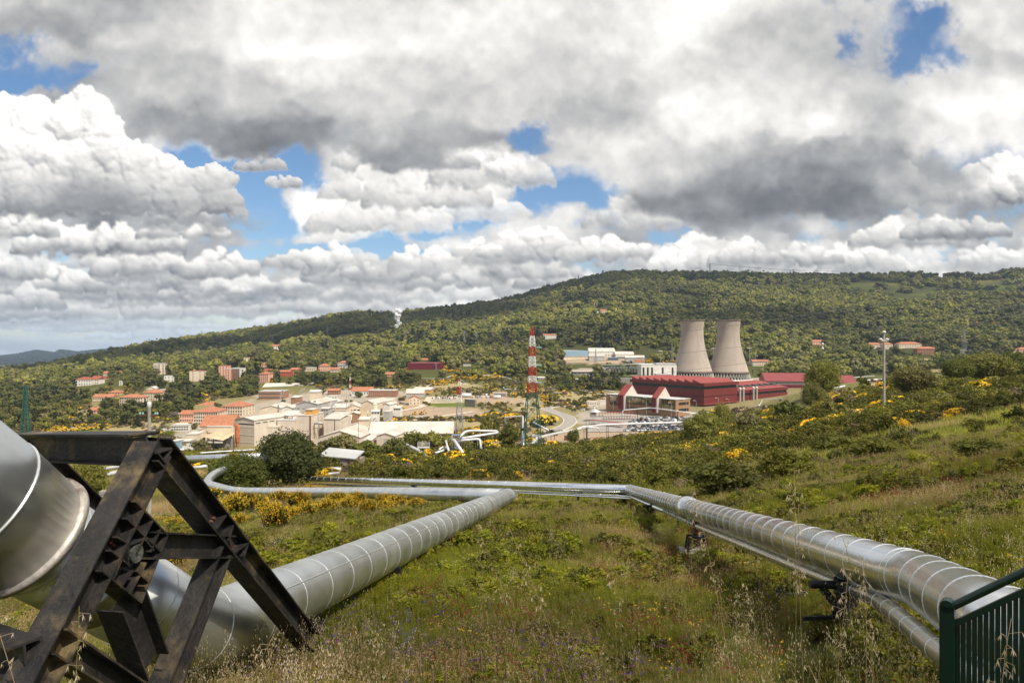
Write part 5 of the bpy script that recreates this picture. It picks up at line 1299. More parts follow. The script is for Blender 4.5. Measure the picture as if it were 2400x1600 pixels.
# --- long hall and gabled halls at the bottom of the factory
def strip(x0, x1, z0, z1, col='lightblue', name='gate'):
    def f(o, w, d, h):
        mb = MB(); mb.box(w*x0, w*x1, -.08, .04, h*z0, h*z1); mb.build(name, WALL[col], o)
    return f
M_TEAL = mat('teal_gate', (.02,.20,.13), .6); WALL['teal'] = M_TEAL
bld('long_hall', 'very long low hall with pale roof and a green gate behind the trees', 866, 1060, 1015, 1030, 22, 'cream', 'white', 'gx', .28, .04, (1,22,2.2,1.3,1.6,3.6), parts=strip(-.10, .03, .25, .98, 'teal', 'green_gate'), cat='hall')
bld('gabled_hall', 'wide gabled hall with pale roof at the left of the long hall', 748, 845, 1024, 1046, 34, 'sheet', 'white', 'gy', .16, -.08, Y=408, cat='hall')
bld('gabled_hall', 'small gabled hall with a grey door in front of the long hall', 882, 926, 1021, 1046, 18, 'sheet', 'white', 'gy', .16, -.15, Y=400, cat='hall', parts=strip(-.12, .18, 0, .72, 'grey', 'door'))
bld('lean_to_shed', 'narrow lean-to shed between the two gabled halls', 852, 870, 1031, 1048, 16, 'sheet', 'white', 'shed', 1.4, -.1, Y=398, cat='shed', parts=strip(.12, .42, 0, .3, 'lightblue', 'door'))
# ------------------------------------------------------------------ the boric works
def fac(*a, **k): return bld('factory_hall', *a, cat='factory building', **k)
def bands(n):
    def f(o, w, d, h):
        for i in range(n):
            z = h*(i+.8)/n; mb = MB(); mb.box(-w/2-.10, w/2+.10, -.12, .0, z, z+.18); mb.build('ledge', M_TRIM, o)
    return f
def stain(o, w, d, h):
    for i in range(3):
        z = h*(.22+.26*i); mb = MB(); mb.box(-w/2-.1, w/2+.1, -.14, 0, z, z+.2); mb.build('ledge', M_TRIM, o)
    mb = MB(); mb.box(w*-.3, w*.48, -.06, 0, h*.83, h*.87); mb.build('louvre', M_GLASS, o)
fac('tall stained factory hall with a low gable roof at the front left of the works', 545, 601, 983, 1052, 42, 'sheet', 'white', 'gy', .10, -.42, Y=425, parts=stain, side=(1,7,4,.7,15,17.5))
fac('low stained connecting block to the right of the tall stained hall', 601, 650, 1001, 1040, 26, 'sheet', 'white', 'flat', 0, 0, (1,4,2.8,.8,5,6.5), Y=432)
fac('middle stained block with a row of narrow windows', 650, 694, 985, 1034, 26, 'sheet', 'grey', 'flat', 0, 0, (1,8,1.8,.6,6,7), Y=438)
fac('right hand stained tower block with a small ochre penthouse', 694, 729, 974, 1020, 22, 'sheet', 'white', 'flat', 0, -.12, Y=440, parts=lambda o, w, d, h: (MB().box(-w*.05, w*.45, 4, 14, h, h+3.4).build('penthouse', WALL['ochre'], o), MB().box(-w*.08, w*.48, 3.5, 14.5, h+3.4, h+3.7).build('penthouse_roof', M_WROOF, o), MB().box(w/2-.9, w/2+.05, -.1, .2, -4, h).build('downpipe', M_RUST, o)))
fac('stepped pale hall with a rusty post at the right end of the works', 758, 797, 981, 1018, 22, 'sheet', 'white', 'shed', 2.5, -.1, Y=446, parts=lambda o, w, d, h: (MB().box(w*.16, w*.2, -.15, .1, -4, h*.92).build('rusty_post', M_RUST, o),))
fac('tall grey hall with white roof at the back of the works', 692, 745, 946, 975, 40, 'grey', 'white', 'gy', .12, -.12, (2,4,2.2,.7,3,14), Y=520)
fac('second grey hall with a white roof behind the tall grey hall', 735, 768, 947, 972, 36, 'grey', 'white', 'gy', .16, -.1, (1,3), Y=545)
fac('small grey box building between the grey halls', 752, 769, 957, 974, 12, 'grey', 'white', 'gx', .1, 0, (2,3,1,.9), Y=505)
fac('low hall with white roof behind the tall stained hall', 609, 662, 957, 975, 30, 'cream', 'white', 'gy', .14, .05, Y=540)
fac('twin gabled hall with white roof to the left of the grey hall', 660, 686, 956, 980, 26, 'white', 'white', 'gy', .2, 0, Y=530)
fac('white roofed shed between stained hall and grey hall', 664, 692, 972, 984, 20, 'grey', 'white', 'gx', .25, 0, Y=500)
fac('low pale shed with pipes on its roof', 623, 655, 984, 1000, 18, 'cream', 'white', 'gx', .2, 0, (1,5,1.5,1), Y=470)
fac('low grey shed in front of the tall grey hall', 738, 757, 985, 1000, 18, 'grey', 'white', 'gx', .12, 0, (1,4,1.2,1), Y=478)
fac('gabled cream hall with a row of windows right of the works', 811, 844, 954, 970, 30, 'cream', 'white', 'gy', .2, .2, (1,4,2,1.2,2.5,4), Y=560)
fac('larger gabled cream hall beside the round silo', 845, 879, 945, 966, 30, 'cream', 'white', 'gy', .22, -.25, Y=575)
fac('small white gabled hall at the right end of the works', 896, 913, 948, 962, 18, 'white', 'white', 'gy', .25, -.2, Y=580)
fac('wide flat roofed hall behind the gabled cream halls', 884, 919, 939, 952, 26, 'cream', 'white', 'flat', 0, 0, Y=620)
fac('low hall with pale roof left of the gabled cream halls', 778, 810, 955, 973, 26, 'cream', 'white', 'gx', .2, 0, (1,8,1.5,1), Y=540)
fac('small gabled shed with brown front below the gabled cream halls', 818, 840, 970, 980, 12, 'tan', 'white', 'gy', .2, .1, Y=515)
fac('flat shed with white roof stepping down at the edge of the works', 799, 822, 984, 1000, 14, 'stone', 'white', 'shed', 2.5, .2, Y=475)
bld('tiled_building', 'low building with a wide orange tiled roof behind the open canopy', 470, 543, 998, 1012, 24, 'cream', 'tile', 'gx', .3, .1, Y=470, cat='building')
bld('house', 'low white house with flat roof below the old offices', 402, 441, 996, 1010, 12, 'white', 'white', 'flat', 0, .1, (2,7,1.4,1), cat='house')
bld('hut', 'small pale blue hut at the bottom left of the works', 401, 416, 1034, 1045, 7, 'lightblue', 'white', 'flat', 0, 0, Y=340, cat='hut')
bld('hut', 'white hut with a brown shutter right of the pale blue hut', 422, 443, 1033, 1045, 8, 'white', 'white', 'gx', .12, 0, Y=345, cat='hut', parts=strip(-.35, .2, .15, .6, 'tan', 'shutter'))
bld('shed', 'white shed with a flat overhanging roof left of the open canopy', 437, 462, 1018, 1034, 12, 'cream', 'white', 'flat', 0, .1, Y=385, cat='shed')
def prop(name, label, cat, px, py, Y=None, rz=0, group=None, ymin=150):
    Y = Y or hit(px, py, ymin); return empty(name, ray(px, py, Y), rz, label=label, cat=cat, group=group), Y
# open canopy with a sagging tan roof
o, Y = prop('open_canopy', 'open steel canopy with a folded tan roof on thin posts', 'canopy', 498, 1043, 395)
mb = MB(); k = Y/F
mb.add([(-34*k,0,3*k*5),( -14*k,-2,20*k),(28*k,-2,12*k),(40*k,6,22*k),(8*k,22,34*k),(-24*k,22,30*k)], [(0,1,4,5),(1,2,3,4)]); mb.add([(-34*k,0,14.6*k),( -14*k,-2,19.6*k),(28*k,-2,11.6*k),(40*k,6,21.6*k),(8*k,22,33.6*k),(-24*k,22,29.6*k)], [(5,4,1,0),(4,3,2,1)]); mb.build('roof', M_TROOF, o)
for x, y, z in ((-34,0,14),(-14,-2,19),(6,-2,16),(28,-2,11),(40,6,21),(-24,22,29),(8,22,33)):
    MB().bar((x*k, y, -4), (x*k, y, z*k), .35, .35).build('post', M_DARK, o)
mb = MB(); mb.bar((-34*k,-.2,8*k), (28*k,-2.1,8*k), .3, .9); mb.build('rail', M_TRIM, o)
mb = MB(); mb.box(-10*k, 26*k, 4, 14, -3, 8*k); mb.build('stored_goods', WALL['stone'], o)
# conveyor bridge from canopy to tall hall
o, Y = prop('conveyor_bridge', 'enclosed pale conveyor gallery rising to the tall stained hall', 'conveyor', 515, 1010, 405)
k = Y/F; mb = MB(); mb.bar((-50*k,0,-6*k), (-28*k,0,4*k), 3, 3.2); mb.bar((-28*k,0,4*k), (30*k,0,4*k), 3, 3.4); mb.build('gallery', WALL['cream'], o)
mb = MB(); mb.bar((-50*k,0,-6*k+1.8), (-28*k,0,4*k+1.8), 3.6, .3); mb.bar((-28*k,0,4*k+1.9), (30*k,0,4*k+1.9), 3.6, .3); mb.build('roof', M_WROOF, o)
for x in (-28, 0, 4): MB().bar((x*k,0,-20), (x*k,0,4*k-1.6), .5, .5).build('leg', M_GROOF, o)
# rust coloured silo and stacks
o, Y = prop('rusty_silo', 'tall orange rusted silo standing against the tall stained hall', 'silo', 556, 1054, 420)
M_SILO = mat('orange_rust', (.42,.12,.035), .85, var=.35, scale=.6, col2=(.20,.06,.03), streak=(1.5,(.6,.45,.3),.4))
k = Y/F; MB().lathe([(0,60*k),(3*k,60*k),(5*k,58*k),(5*k,20*k),(2.2*k,14*k),(0,14*k)], 16).build('tank', M_SILO, o)
for a in range(4): MB().bar((4*k*math.cos(a*1.57+.8), 4*k*math.sin(a*1.57+.8), -3), (4*k*math.cos(a*1.57+.8), 4*k*math.sin(a*1.57+.8), 22*k), .35, .35).build('leg', M_SILO, o)
MB().cyl((-3*k,0,60*k), (-3*k,0,64*k), .8*k, n=8).build('vent', M_SILO, o)
for i, (px, b, t, r, lb, m) in enumerate([(638,1040,972,2.0,'rusty pipe stack between the stained hall and the middle block',M_RUST),(646,1030,985,1.4,'pale pipe stack just right of the rusty pipe stack',M_WPIPE),(652,985,949,1.3,'thin dark chimney above the low hall roofs',M_DARK),
      (773,975,940,4.0,'round concrete silo tower at the end of the grey halls',M_CONCR),(879,968,940,5.0,'round cream silo beside the larger gabled hall',WALL['cream']),(705,926,926-8,.8,'thin steel vent above the grey hall roof',M_DARK)]):
    if i == 5: continue
    o, Y = prop('factory_stack', lb, 'stack', px, b, 470 if b > 980 else 545); k = Y/F; h = (b-t)*k
    MB().lathe([(r*k*.5*2,-4),(r*k,h),(r*k*.8,h),(r*k*.8,h-.5),(0,h-.5)], 14).build('shaft', m, o); MB().lathe([(r*k*1.12,h*.72),(r*k*1.12,h*.74),(r*k*1.0,h*.74)], 14).build('band', M_TRIM, o)
# pipe racks and gantries between the halls
def gantry(label, px, py, Y, w, h, n=4):
    o, _ = prop('pipe_gantry', label, 'gantry', px, py, Y); k = Y/F
    for i in range(n): x = (-.5+i/(n-1))*w*k; MB().bar((x,0,-3), (x,0,h*k), .35, .35).build('post', M_RUST, o)
    for j in (.55, 1.0): MB().bar((-w*k/2,0,h*k*j), (w*k/2,0,h*k*j), .35, .4).build('beam', M_RUST if j < 1 else M_DARK, o)
    mb = MB(); mb.tube([(-w*k/2,.6,h*k*1.06), (0,.6,h*k*1.12), (w*k/2,.6,h*k*1.06)], .35, 8); mb.build('pipe', M_WPIPE, o)
gantry('rusty pipe gantry over the low connecting block', 618, 1001, 440, 30, 12, 4)
gantry('rusty pipe gantry above the middle stained block', 668, 986, 445, 34, 11, 4)
gantry('steel gate frame with a rusty beam beside the tower block', 746, 1016, 442, 19, 23, 2)
gantry('dark pipe gantry in front of the grey hall', 745, 985, 470, 30, 14, 5)
gantry('thin pipe gantry along the yard of the cream halls', 800, 985, 490, 50, 12, 6)
# white tanks
for px, py, L, r, lb in ((421,1057,20,3.2,'white horizontal tank on the grass below the works'),(500,1066,16,2.6,'pale horizontal tank beside the open canopy'),(1092,931,26,5,'large pale horizontal tank in the storage yard'),(1165,934,18,4.2,'white drum tank at the right end of the storage yard')):
    o, Y = prop('storage_tank', lb, 'tank', px, py, 300 if py > 1040 else None); k = Y/F
    mb = MB(); mb.tube([(-L/2*k,0,r*k),(-L/2*k+.3*r*k,0,r*k),(L/2*k-.3*r*k,0,r*k),(L/2*k,0,r*k)], [r*k*.7,r*k,r*k,r*k*.7], 16); mb.build('shell', M_WPIPE, o)
    for x in (-.3, .3): MB().box(x*L*k-.3, x*L*k+.3, -r*k*.7, r*k*.7, -1.5, r*k*.6).build('cradle', M_CONCR, o)

# ------------------------------------------------------------------ maroon hall, blue hall, power house
def corner_bld(name, label, cat, pc, ptop, pbase, Y, e1, L1, e2, L2, mats_, extra=None, h=None):
    """two visible walls meeting at a near corner"""
    c = ray(pc, pbase, Y); h = h or (pbase-ptop)*Y/F; o = empty(name, c, math.atan2(e2[1], e2[0]), label=label, cat=cat)
    return o, h
o = bld('hall', 'dark maroon box shaped hall on the slope above the yard', 956, 1033, 851, 866, 40, 'maroon', 'maroon', 'flat', 0, -.10, cat='hall', parts=lambda o, w, d, h: (MB().box(-w*.62, -w*.40, -8, -.05, -2, h*.25).build('entrance', WALL['maroon'], o),))
bl = bld('blue_hall', 'long blue clad industrial hall with a strip of windows', 1320, 1380, 822, 845, 60, 'cream', 'grey', 'flat', 0, .42, (1,16,2.0,1.3,4.2,6.8), cat='hall', Y=1080,
    parts=lambda o, w, d, h: (MB().box(-w/2-.3, w/2+.3, -.35, .0, h*.48, h+.4).build('blue_cladding', WALL['blue'], o), MB().box(-w/2-.4, -w/2, 0, d, -1, h+.4).build('side_cladding', WALL['navy'], o)))
bld('white_hall', 'white hall with pale roof joined to the blue hall', 1381, 1442, 824, 841, 30, 'white', 'white', 'gx', .2, 0, (1,10,2,1), Y=1100, cat='hall')
bld('grey_shed', 'grey shed in front of the white hall', 1381, 1417, 834, 845, 16, 'grey', 'white', 'gx', .15, 0, Y=1060, cat='shed')
bld('hall', 'white hall with a blue door further right behind the blue canopy', 1443, 1486, 830, 845, 24, 'white', 'white', 'gx', .18, 0, Y=1085, cat='hall', parts=strip(-.45, .1, .1, .6, 'navy', 'door'))
bld('blue_canopy', 'small dark blue canopy between the white halls', 1427, 1449, 838, 844, 10, 'navy', 'grey', 'flat', 0, 0, Y=1065, cat='canopy')
bld('brick_shed', 'low shed with grey roof and orange brick base', 1466, 1510, 838, 848, 18, 'grey', 'white', 'gx', .2, -.1, Y=1040, cat='shed', parts=strip(-.05, .5, 0, .5, 'orange', 'brick_base'))
def ph(o, w, d, h):
    for x in (-.46, -.34, -.22, .08, .36): MB().box(w*x, w*(x+.05), -.15, .05, h*.12, h*.82).build('window', M_GLASS, o)
    MB().box(-w*.12, w*.34, -6, -.05, h*.32, h*.38).build('canopy', M_GROOF, o); MB().box(-w*.12, w*.34, -5.6, -.05, -2, h*.3).build('annex', WALL['white'], o)
    MB().box(-w*.05, w*.5, 4, d-2, h, h*1.12).build('upper_storey', WALL['grey'], o)
bld('power_house', 'white power house with tall dark windows left of the cooling towers', 1503, 1586, 855, 888, 24, 'white', 'grey', 'flat', 0, 0, Y=800, cat='power house', parts=ph)
bld('flat_building', 'low flat roofed building with an overhanging pale roof below the broom', 1343, 1392, 871, 879, 14, 'stone', 'white', 'flat', 0, .0, (1,5,3,1.5), cat='building', ov=2.5)
bld('portacabin', 'white site cabin with square windows left of the glass fronted building', 1377, 1403, 942, 949, 8, 'white', 'white', 'flat', 0, 0, (1,6,1,.9), cat='cabin')
bld('portacabin', 'plain white container right of the windowed site cabin', 1405, 1427, 940, 949, 8, 'white', 'white', 'flat', 0, -.1, cat='cabin')
bld('white_yard_building', 'white container building in the far right yard', 2278, 2318, 909, 920, 10, 'white', 'white', 'flat', 0, 0, (1,2,3,2), cat='cabin', Y=420)
bld('white_yard_building', 'white truck body shaped cabin at the right of the far right yard', 2330, 2345, 908, 918, 8, 'white', 'white', 'flat', 0, 0, (1,1,1.5,1), cat='cabin', Y=420)
bld('stone_wall', 'long grey stone retaining wall below the power house', 1455, 1500, 887, 896, 3, 'stone', 'grey', 'flat', 0, 0, Y=760, cat='wall')
bld('stone_wall', 'dark stone retaining wall at the corner of the storage yard', 1088, 1114, 936, 953, 2, 'stone', 'grey', 'flat', 0, -.7, cat='wall')
bld('stone_wall', 'pale long wall along the road to the storage yard', 1010, 1087, 938, 944, 2, 'cream', 'grey', 'flat', 0, 0, cat='wall')
bld('stone_wall', 'short dark wall on the slope right of the storage yard', 1157, 1185, 922, 929, 2, 'stone', 'grey', 'flat', 0, -.2, cat='wall')

# ------------------------------------------------------------------ cooling towers
M_TOWER = mat('tower_concrete', (.40,.335,.275), .9, var=.10, scale=.05, streak=(.10,(.22,.19,.16),.55), wave=(0.0001, .22, .33))
M_SOOT = mat('dark_tower_rim', (.16,.12,.10), .9, var=.3, scale=.3)
def cooling_tower(px, wtop, wmid, wbase, top, base, Y, label):
    k = Y/F; H = (base-top)*k; o = empty('cooling_tower', ray(px, base, Y), 0, label=label, cat='cooling tower', group='two concrete cooling towers')
    rt, rm_, rb = wtop/2*k, wmid/2*k, wbase/2*k; prof = []; z0 = H*.125; n = 40
    for i in range(n+1):
        t = i/n; z = z0+(H-z0)*t; tw = .80
        a = (rb**2/rm_**2-1)/(tw**2) ; r = rm_*math.sqrt(1+a*(t-tw)**2) if t < tw else rm_*math.sqrt(1+((rt/rm_)**2-1)*((t-tw)/(1-tw))**1.4)
        prof.append((r, z))
    inner = [(r-.5, z) for r, z in prof[::-1]]
    MB().lathe(prof+inner, 72).build('shell', M_TOWER, o)
    MB().lathe([(rt+.02,H-1.0),(rt+.5,H-.9),(rt+.5,H+.2),(rt-.7,H+.2),(rt-.7,H-1.0)], 72).build('rim', M_SOOT, o)
    MB().lathe([(rb+.1,z0-1.4),(rb+.8,z0-1.4),(rb+.7,z0+.9),(rb+.0,z0+1.2)], 72).build('ring_beam', M_SOOT, o)
    mb = MB(); nl = 44
    for i in range(nl):
        a0 = 2*math.pi*i/nl; a1 = a0+math.pi/nl; a2 = a0-math.pi/nl
        for aa in (a1, a2): mb.bar(((rb+2.6)*math.cos(a0), (rb+2.6)*math.sin(a0), -.5), ((rb+.3)*math.cos(aa), (rb+.3)*math.sin(aa), z0-1.4), .7, .7)
    mb.build('leg_ring', M_CONCR, o)
    MB().lathe([(rb+4,-3),(rb+4,.8),(rb+3.4,.8),(rb+3.4,-.3),(0,-.3)], 48).build('basin', WALL['white'], o)
    MB().lathe([(rb*.92,-.3),(rb*.92,z0-1.6),(0,z0-1.6)], 36).build('fill_pack', M_DARK, o)
    EXCL.append((px-wbase/2-8, px+wbase/2+8, 850, 915, 0, 1e5))
cooling_tower(1622, 57, 51, 92, 750, 888, 812, 'left cooling tower with a clean pale rim')
cooling_tower(1707, 56, 50, 92, 750, 889, 830, 'right cooling tower with dark streaks under the rim')
# ------------------------------------------------------------------ red power plant
M_RED1 = mat('red_cladding', (.135,.019,.017), .55, var=.06, scale=.1, spec=.4, wave=(.25, .25, .0001)); M_REDR = mat('red_roof', (.25,.050,.042), .6, var=.08, scale=.1)
M_GDARK = mat('dark_green_glazing', (.020,.035,.030), .3, var=.4, scale=.3, wave=(.5,.6,.0001))
U1 = Vector((-.62,.785,0)).normalized(); U2 = Vector((.785,.62,0)).normalized()
def frame_pts(c): return lambda a, b, z: Vector(c)+U1*a+U2*b+Vector((0,0,z))
c = ray(1650, 952, 600); H = (952-899)*600/F
o = empty('power_plant', c, 0, label='large dark red power plant with saw-tooth roof and dark window band', cat='power plant'); q = lambda a, b, z: U1*a+U2*b+Vector((0,0,z))
LA, LBq = 84, 50
def slab(a0, a1, b0, b1, z0, z1):
    mb = MB(); return mb.add([q(a,b,z) for z in (z0,z1) for a, b in ((a0,b0),(a1,b0),(a1,b1),(a0,b1))], [(0,1,2,3),(7,6,5,4),(4,5,1,0),(5,6,2,1),(6,7,3,2),(7,4,0,3)])
slab(0, LA, 0, LBq, 2.2, H*.42).build('lower_wall', M_RED1, o); slab(.6, LA-.4, .6, LBq, -6, 2.2).build('base_wall', WALL['tan'], o)
slab(-.5, LA, -.5, LBq, H*.43, H*.74).build('upper_wall', M_RED1, o); slab(.5, LA-.5, .5, LBq-.5, H*.74, H*.88).build('window_band', M_GDARK, o)
slab(-1.4, LA+1, -1.4, LBq+1, H*.88, H*1.02).build('fascia', M_RED1, o)
slab(-2.5, LA*.0+8, -2.5, LBq+1, 1.6, 2.15).build('ledge', M_REDR, o); slab(-2.5, LA, -2.5, -1.3, 1.55, 2.1).build('ledge', M_REDR, o)
nb = 9
for i in range(nb):       # saw-tooth roof lights
    a0 = 3+(LA-4)*i/nb; a1 = 3+(LA-4)*(i+1)/nb
    mb = MB(); mb.add([q(a0,-.8,H*1.02), q(a1-.3,-.8,H*1.02), q(a1-.3,-.8,H*1.02+3.0), q(a0,LBq,H*1.02), q(a1-.3,LBq,H*1.02), q(a1-.3,LBq,H*1.02+3.0)], [(0,2,1),(3,4,5),(0,3,5,2),(1,2,5,4),(0,1,4,3)]); mb.build('roof_light', M_REDR, o)
EXCL.append((1478, 1900, 885, 965, 0, 1e5))
# lower east wing
c2 = c+q(3, LBq+.5, 0); o2 = empty('plant_wing', c2, 0, label='long lower red wing with sloping roof behind the big red plant', cat='power plant')
LW = 92
def slab2(o_, a0, a1, b0, b1, z0, z1, name, m): slab(a0, a1, b0, b1, z0, z1).build(name, m, o_)
slab2(o2, 0, 40, 0, LW, -4, H*.30, 'lower_wall', M_RED1); slab2(o2, .8, 39, 0, LW-.4, H*.30, H*.42, 'dark_recess', M_DARK)
slab2(o2, -.4, 40, 0, LW, H*.42, H*.56, 'upper_wall', M_RED1)
mb = MB(); mb.add([q(-.8,0,H*.56), q(-.8,LW,H*.56), q(34,LW,H*.84), q(34,0,H*.84), q(60,0,H*.56), q(60,LW,H*.56)], [(0,1,2,3),(3,2,5,4),(0,3,4),(1,5,2)]); mb.build('roof', M_REDR, o2)
for i in range(8):
    b0 = 6+i*11; mb = MB(); z = H*.56+(H*.28)*.30; mb.add([q(9,b0,z+.2), q(9,b0+6,z+.2), q(12,b0+5,z+1.9), q(12,b0+1,z+1.9), q(16,b0+6,z+1.6), q(16,b0,z+1.6)], [(0,1,2,3),(3,2,4,5),(0,3,5),(1,4,2)]); mb.build('roof_window', M_GDARK, o2)
M_FLUE = mat('flue_steel', (.55,.54,.50), .4, .6)
for i, b in enumerate((4, 9.5, 26, 31.5)):
    f_ = empty('exhaust_stack', c2+q(-3.2, b, -3), 0, label=['tall steel flue at the corner of the big red plant', 'second steel flue paired with the corner flue', 'third steel flue halfway along the red wing', 'fourth steel flue right of the third one'][i], cat='stack', group='paired steel flues of the red plant')
    MB().cyl((0,0,0), (0,0,H*.78), .95, n=14).build('flue', M_FLUE, f_); MB().lathe([(1.15,H*.78),(1.3,H*.80),(1.1,H*.84),(.3,H*.87),(0,H*.87)], 14).build('cap', M_TRIM, f_)
    mb = MB()
    for z in range(2, int(H*.76), 2): mb.bar(q(0,.0,z)+U2*1.1-U1*.3, q(0,0,z+1.6)+U2*1.1+U1*.3, .12, .12)
    mb.build('ladder', M_TRIM, f_)
bld('red_shed', 'long red roofed hall with dark glazed strip behind the trees', 1797, 1896, 893, 906, 34, 'maroon', 'maroon', 'gx', .25, -.15, (1,12,4.5,1.6,2.5,5), Y=760, cat='hall')
bld('red_shed', 'second red roofed hall right of the bushy tree', 1940, 2006, 896, 908, 26, 'maroon', 'maroon', 'gx', .28, -.1, (1,8,4,1.6,2.5,5), Y=760, cat='hall')
bld('red_shed', 'small red roofed shed beside the bent white pipeline', 2030, 2068, 899, 907, 16, 'grey', 'maroon', 'gx', .25, 0, Y=740, cat='hall')
# ------------------------------------------------------------------ glass fronted entrance building
c3 = ray(1583, 971, 520); Hg = (971-937)*520/F; k5 = 520/F
o3 = empty('visitor_building', c3, 0, label='brown brick entrance building with big mirror glass fronts and two red wedge gables', cat='building')
LF = 73
def pxa(px):      # position along the facade for a bearing
    lo, hi = -5., 90.
    for _ in range(40):
        m_ = (lo+hi)/2; p = c3+U1*m_
        if 1200+F*p.x/p.y > px: lo = m_
        else: hi = m_
    return lo
Z7 = lambda z: 1400+z*.1488
slab(0, LF, .4, 18, -4, Hg).build('brick_wall', WALL['tan'], o3)
slab(-.5, LF+.5, 0, 18.5, Hg, Hg+.35).build('roof', M_GROOF, o3)
M_MIRROR = mat('mirror_glass', (.30,.28,.22), .06, .85, var=.7, scale=.35, col2=(.04,.04,.03))
for (z0, z1, zb, zt) in ((205,345,.28,.97),(470,875,.46,.97),(1020,1205,.28,.96)):
    a1, a0 = pxa(Z7(z0)), pxa(Z7(z1)); mb = slab(a0, a1, -.25, .5, Hg*zb, Hg*zt); mb.build('glass_front', M_MIRROR, o3)
    mb = MB()
    for e in (a0, a1): mb.bar(q(e,-.3,Hg*zb), q(e,-.3,Hg*zt+.2), .35, .35)
    mb.bar(q(a0,-.3,Hg*zb), q(a1,-.3,Hg*zb), .35, .35); mb.bar(q(a0,-.3,Hg*zt), q(a1,-.3,Hg*zt), .35, .35)
    for j in range(1, 6): a = a0+(a1-a0)*j/6; mb.bar(q(a,-.28,Hg*zb), q(a,-.28,Hg*zt), .10, .10)
    mb.build('glass_frame', M_DARK, o3)
slab(pxa(Z7(880)), pxa(Z7(465)), -.1, .5, Hg*.12, Hg*.22).build('window_strip', M_GLASS, o3)
for zf in (.18, .62):       # two strips on the end wall
    mb = slab(-.15, .05, 4.0, 16, Hg*zf, Hg*(zf+.18)); mb.build('window_strip', M_GLASS, o3)
for (zl, zr, zp) in ((350,432,600),(885,948,1150)):      # red wedge gables: sloping blade walls
    a1, a0 = pxa(Z7(zl)), pxa(Z7(zr)); m_ = mat('gable_render', (.50,.45,.38), .9)
    mb = slab(a0+.3, a1, -2.0, .4, Hg*.02, Hg*1.05); mb.build('red_panel', mat('deep_red_panel', (.14,.012,.018), .6), o3)
    bw = 11.5; P_ = lambda a, b, z: q(a, b, z)
    mb = MB(); w0, w1 = a0-.3, a0-3.2
    prof = [(-2.2, 0), (-2.2, Hg*1.05), (bw*.62, Hg*1.78), (bw*1.25, Hg*.95), (bw*1.25, 0)]
    A_ = [q(a0-.2, b, z) for b, z in prof]; B_ = [q(a0-1.6, b, z) for b, z in prof]
    mb.add(A_+B_, [(4,3,2,1,0),(5,6,7,8,9)]+[(i,(i+1)%5,5+(i+1)%5,5+i) for i in range(5)]); mb.build('gable_wall', m_, o3)
    mb = MB(); t_ = .3
    r0 = [q(a1, -2.4, Hg*1.06), q(a0-1.9, -2.4, Hg*1.06), q(a0-1.9, bw*.62, Hg*1.81), q(a1, bw*.62, Hg*1.81)]
    mb.add(r0+[v-Vector((0,0,t_)) for v in r0], [(0,1,2,3),(7,6,5,4),(4,5,1,0),(5,6,2,1),(6,7,3,2),(7,4,0,3)]); mb.build('red_roof', M_REDR, o3)
    r0 = [q(a1, bw*.62, Hg*1.81), q(a0-1.7, bw*.62, Hg*1.81), q(a0-1.7, bw*1.25, Hg*.98), q(a1, bw*1.25, Hg*.98)]
    mb = MB(); mb.add(r0+[v-Vector((0,0,t_)) for v in r0], [(0,1,2,3),(7,6,5,4),(4,5,1,0),(5,6,2,1),(6,7,3,2),(7,4,0,3)]); mb.build('rear_roof', M_GROOF, o3)
EXCL.append((1415, 1640, 915, 1020, 0, 1e5))
# ------------------------------------------------------------------ pipelines across the valley
def pipe(label, pts, wpx, Y=None, lift=.9, sup=0, m=None, name='pipeline', r=None, n=8, group=None, ymin=150, fil=None):
    """pts: bearings, optionally with their own distance; wpx: apparent thickness"""
    P = []
    for p in pts:
        y = p[2] if len(p) > 2 else (Y if Y else hit(p[0], p[1], ymin)); v = ray(p[0], p[1], y)
        if len(p) < 3 and not Y: v.z += lift
        P.append(v)
    ym = sum(p.y for p in P)/len(P); rad = r or wpx*ym/F/2; c = P[len(P)//2]
    o = empty(name, c, 0, label=label, cat='pipeline', group=group)
    mb = MB(); mb.tube([p-c for p in fillet(P, fil or rad*4, 4)], rad, n); mb.build('jacket', m or M_WPIPE, o)
    if sup:
        L = [(P[i+1]-P[i]).length for i in range(len(P)-1)]; T = sum(L); k = int(T/sup)
        for j in range(k):
            s = T*(j+.5)/k; i = 0
            while i < len(L)-1 and s > L[i]: s -= L[i]; i += 1
            q = P[i].lerp(P[i+1], min(1, s/L[i])); g = gz(q.x, q.y)
            if q.z-rad-g > .4:
                d = (P[i+1]-P[i]).normalized(); n_ = Vector((-d.y, d.x, 0)); n_ = n_.normalized() if n_.length > .01 else Vector((1,0,0))
                mb = MB(); w_ = rad*1.3
                mb.bar(q+n_*w_+Vector((0,0,-(q.z-g)-.5))-c, q+n_*w_-Vector((0,0,rad))-c, .25, .25); mb.bar(q-n_*w_+Vector((0,0,-(q.z-g)-.5))-c, q-n_*w_-Vector((0,0,rad))-c, .25, .25)
                mb.bar(q+n_*(w_+.3)-Vector((0,0,rad+.12))-c, q-n_*(w_+.3)-Vector((0,0,rad+.12))-c, .25, .25); mb.build('support', M_DARK, o)
    return o
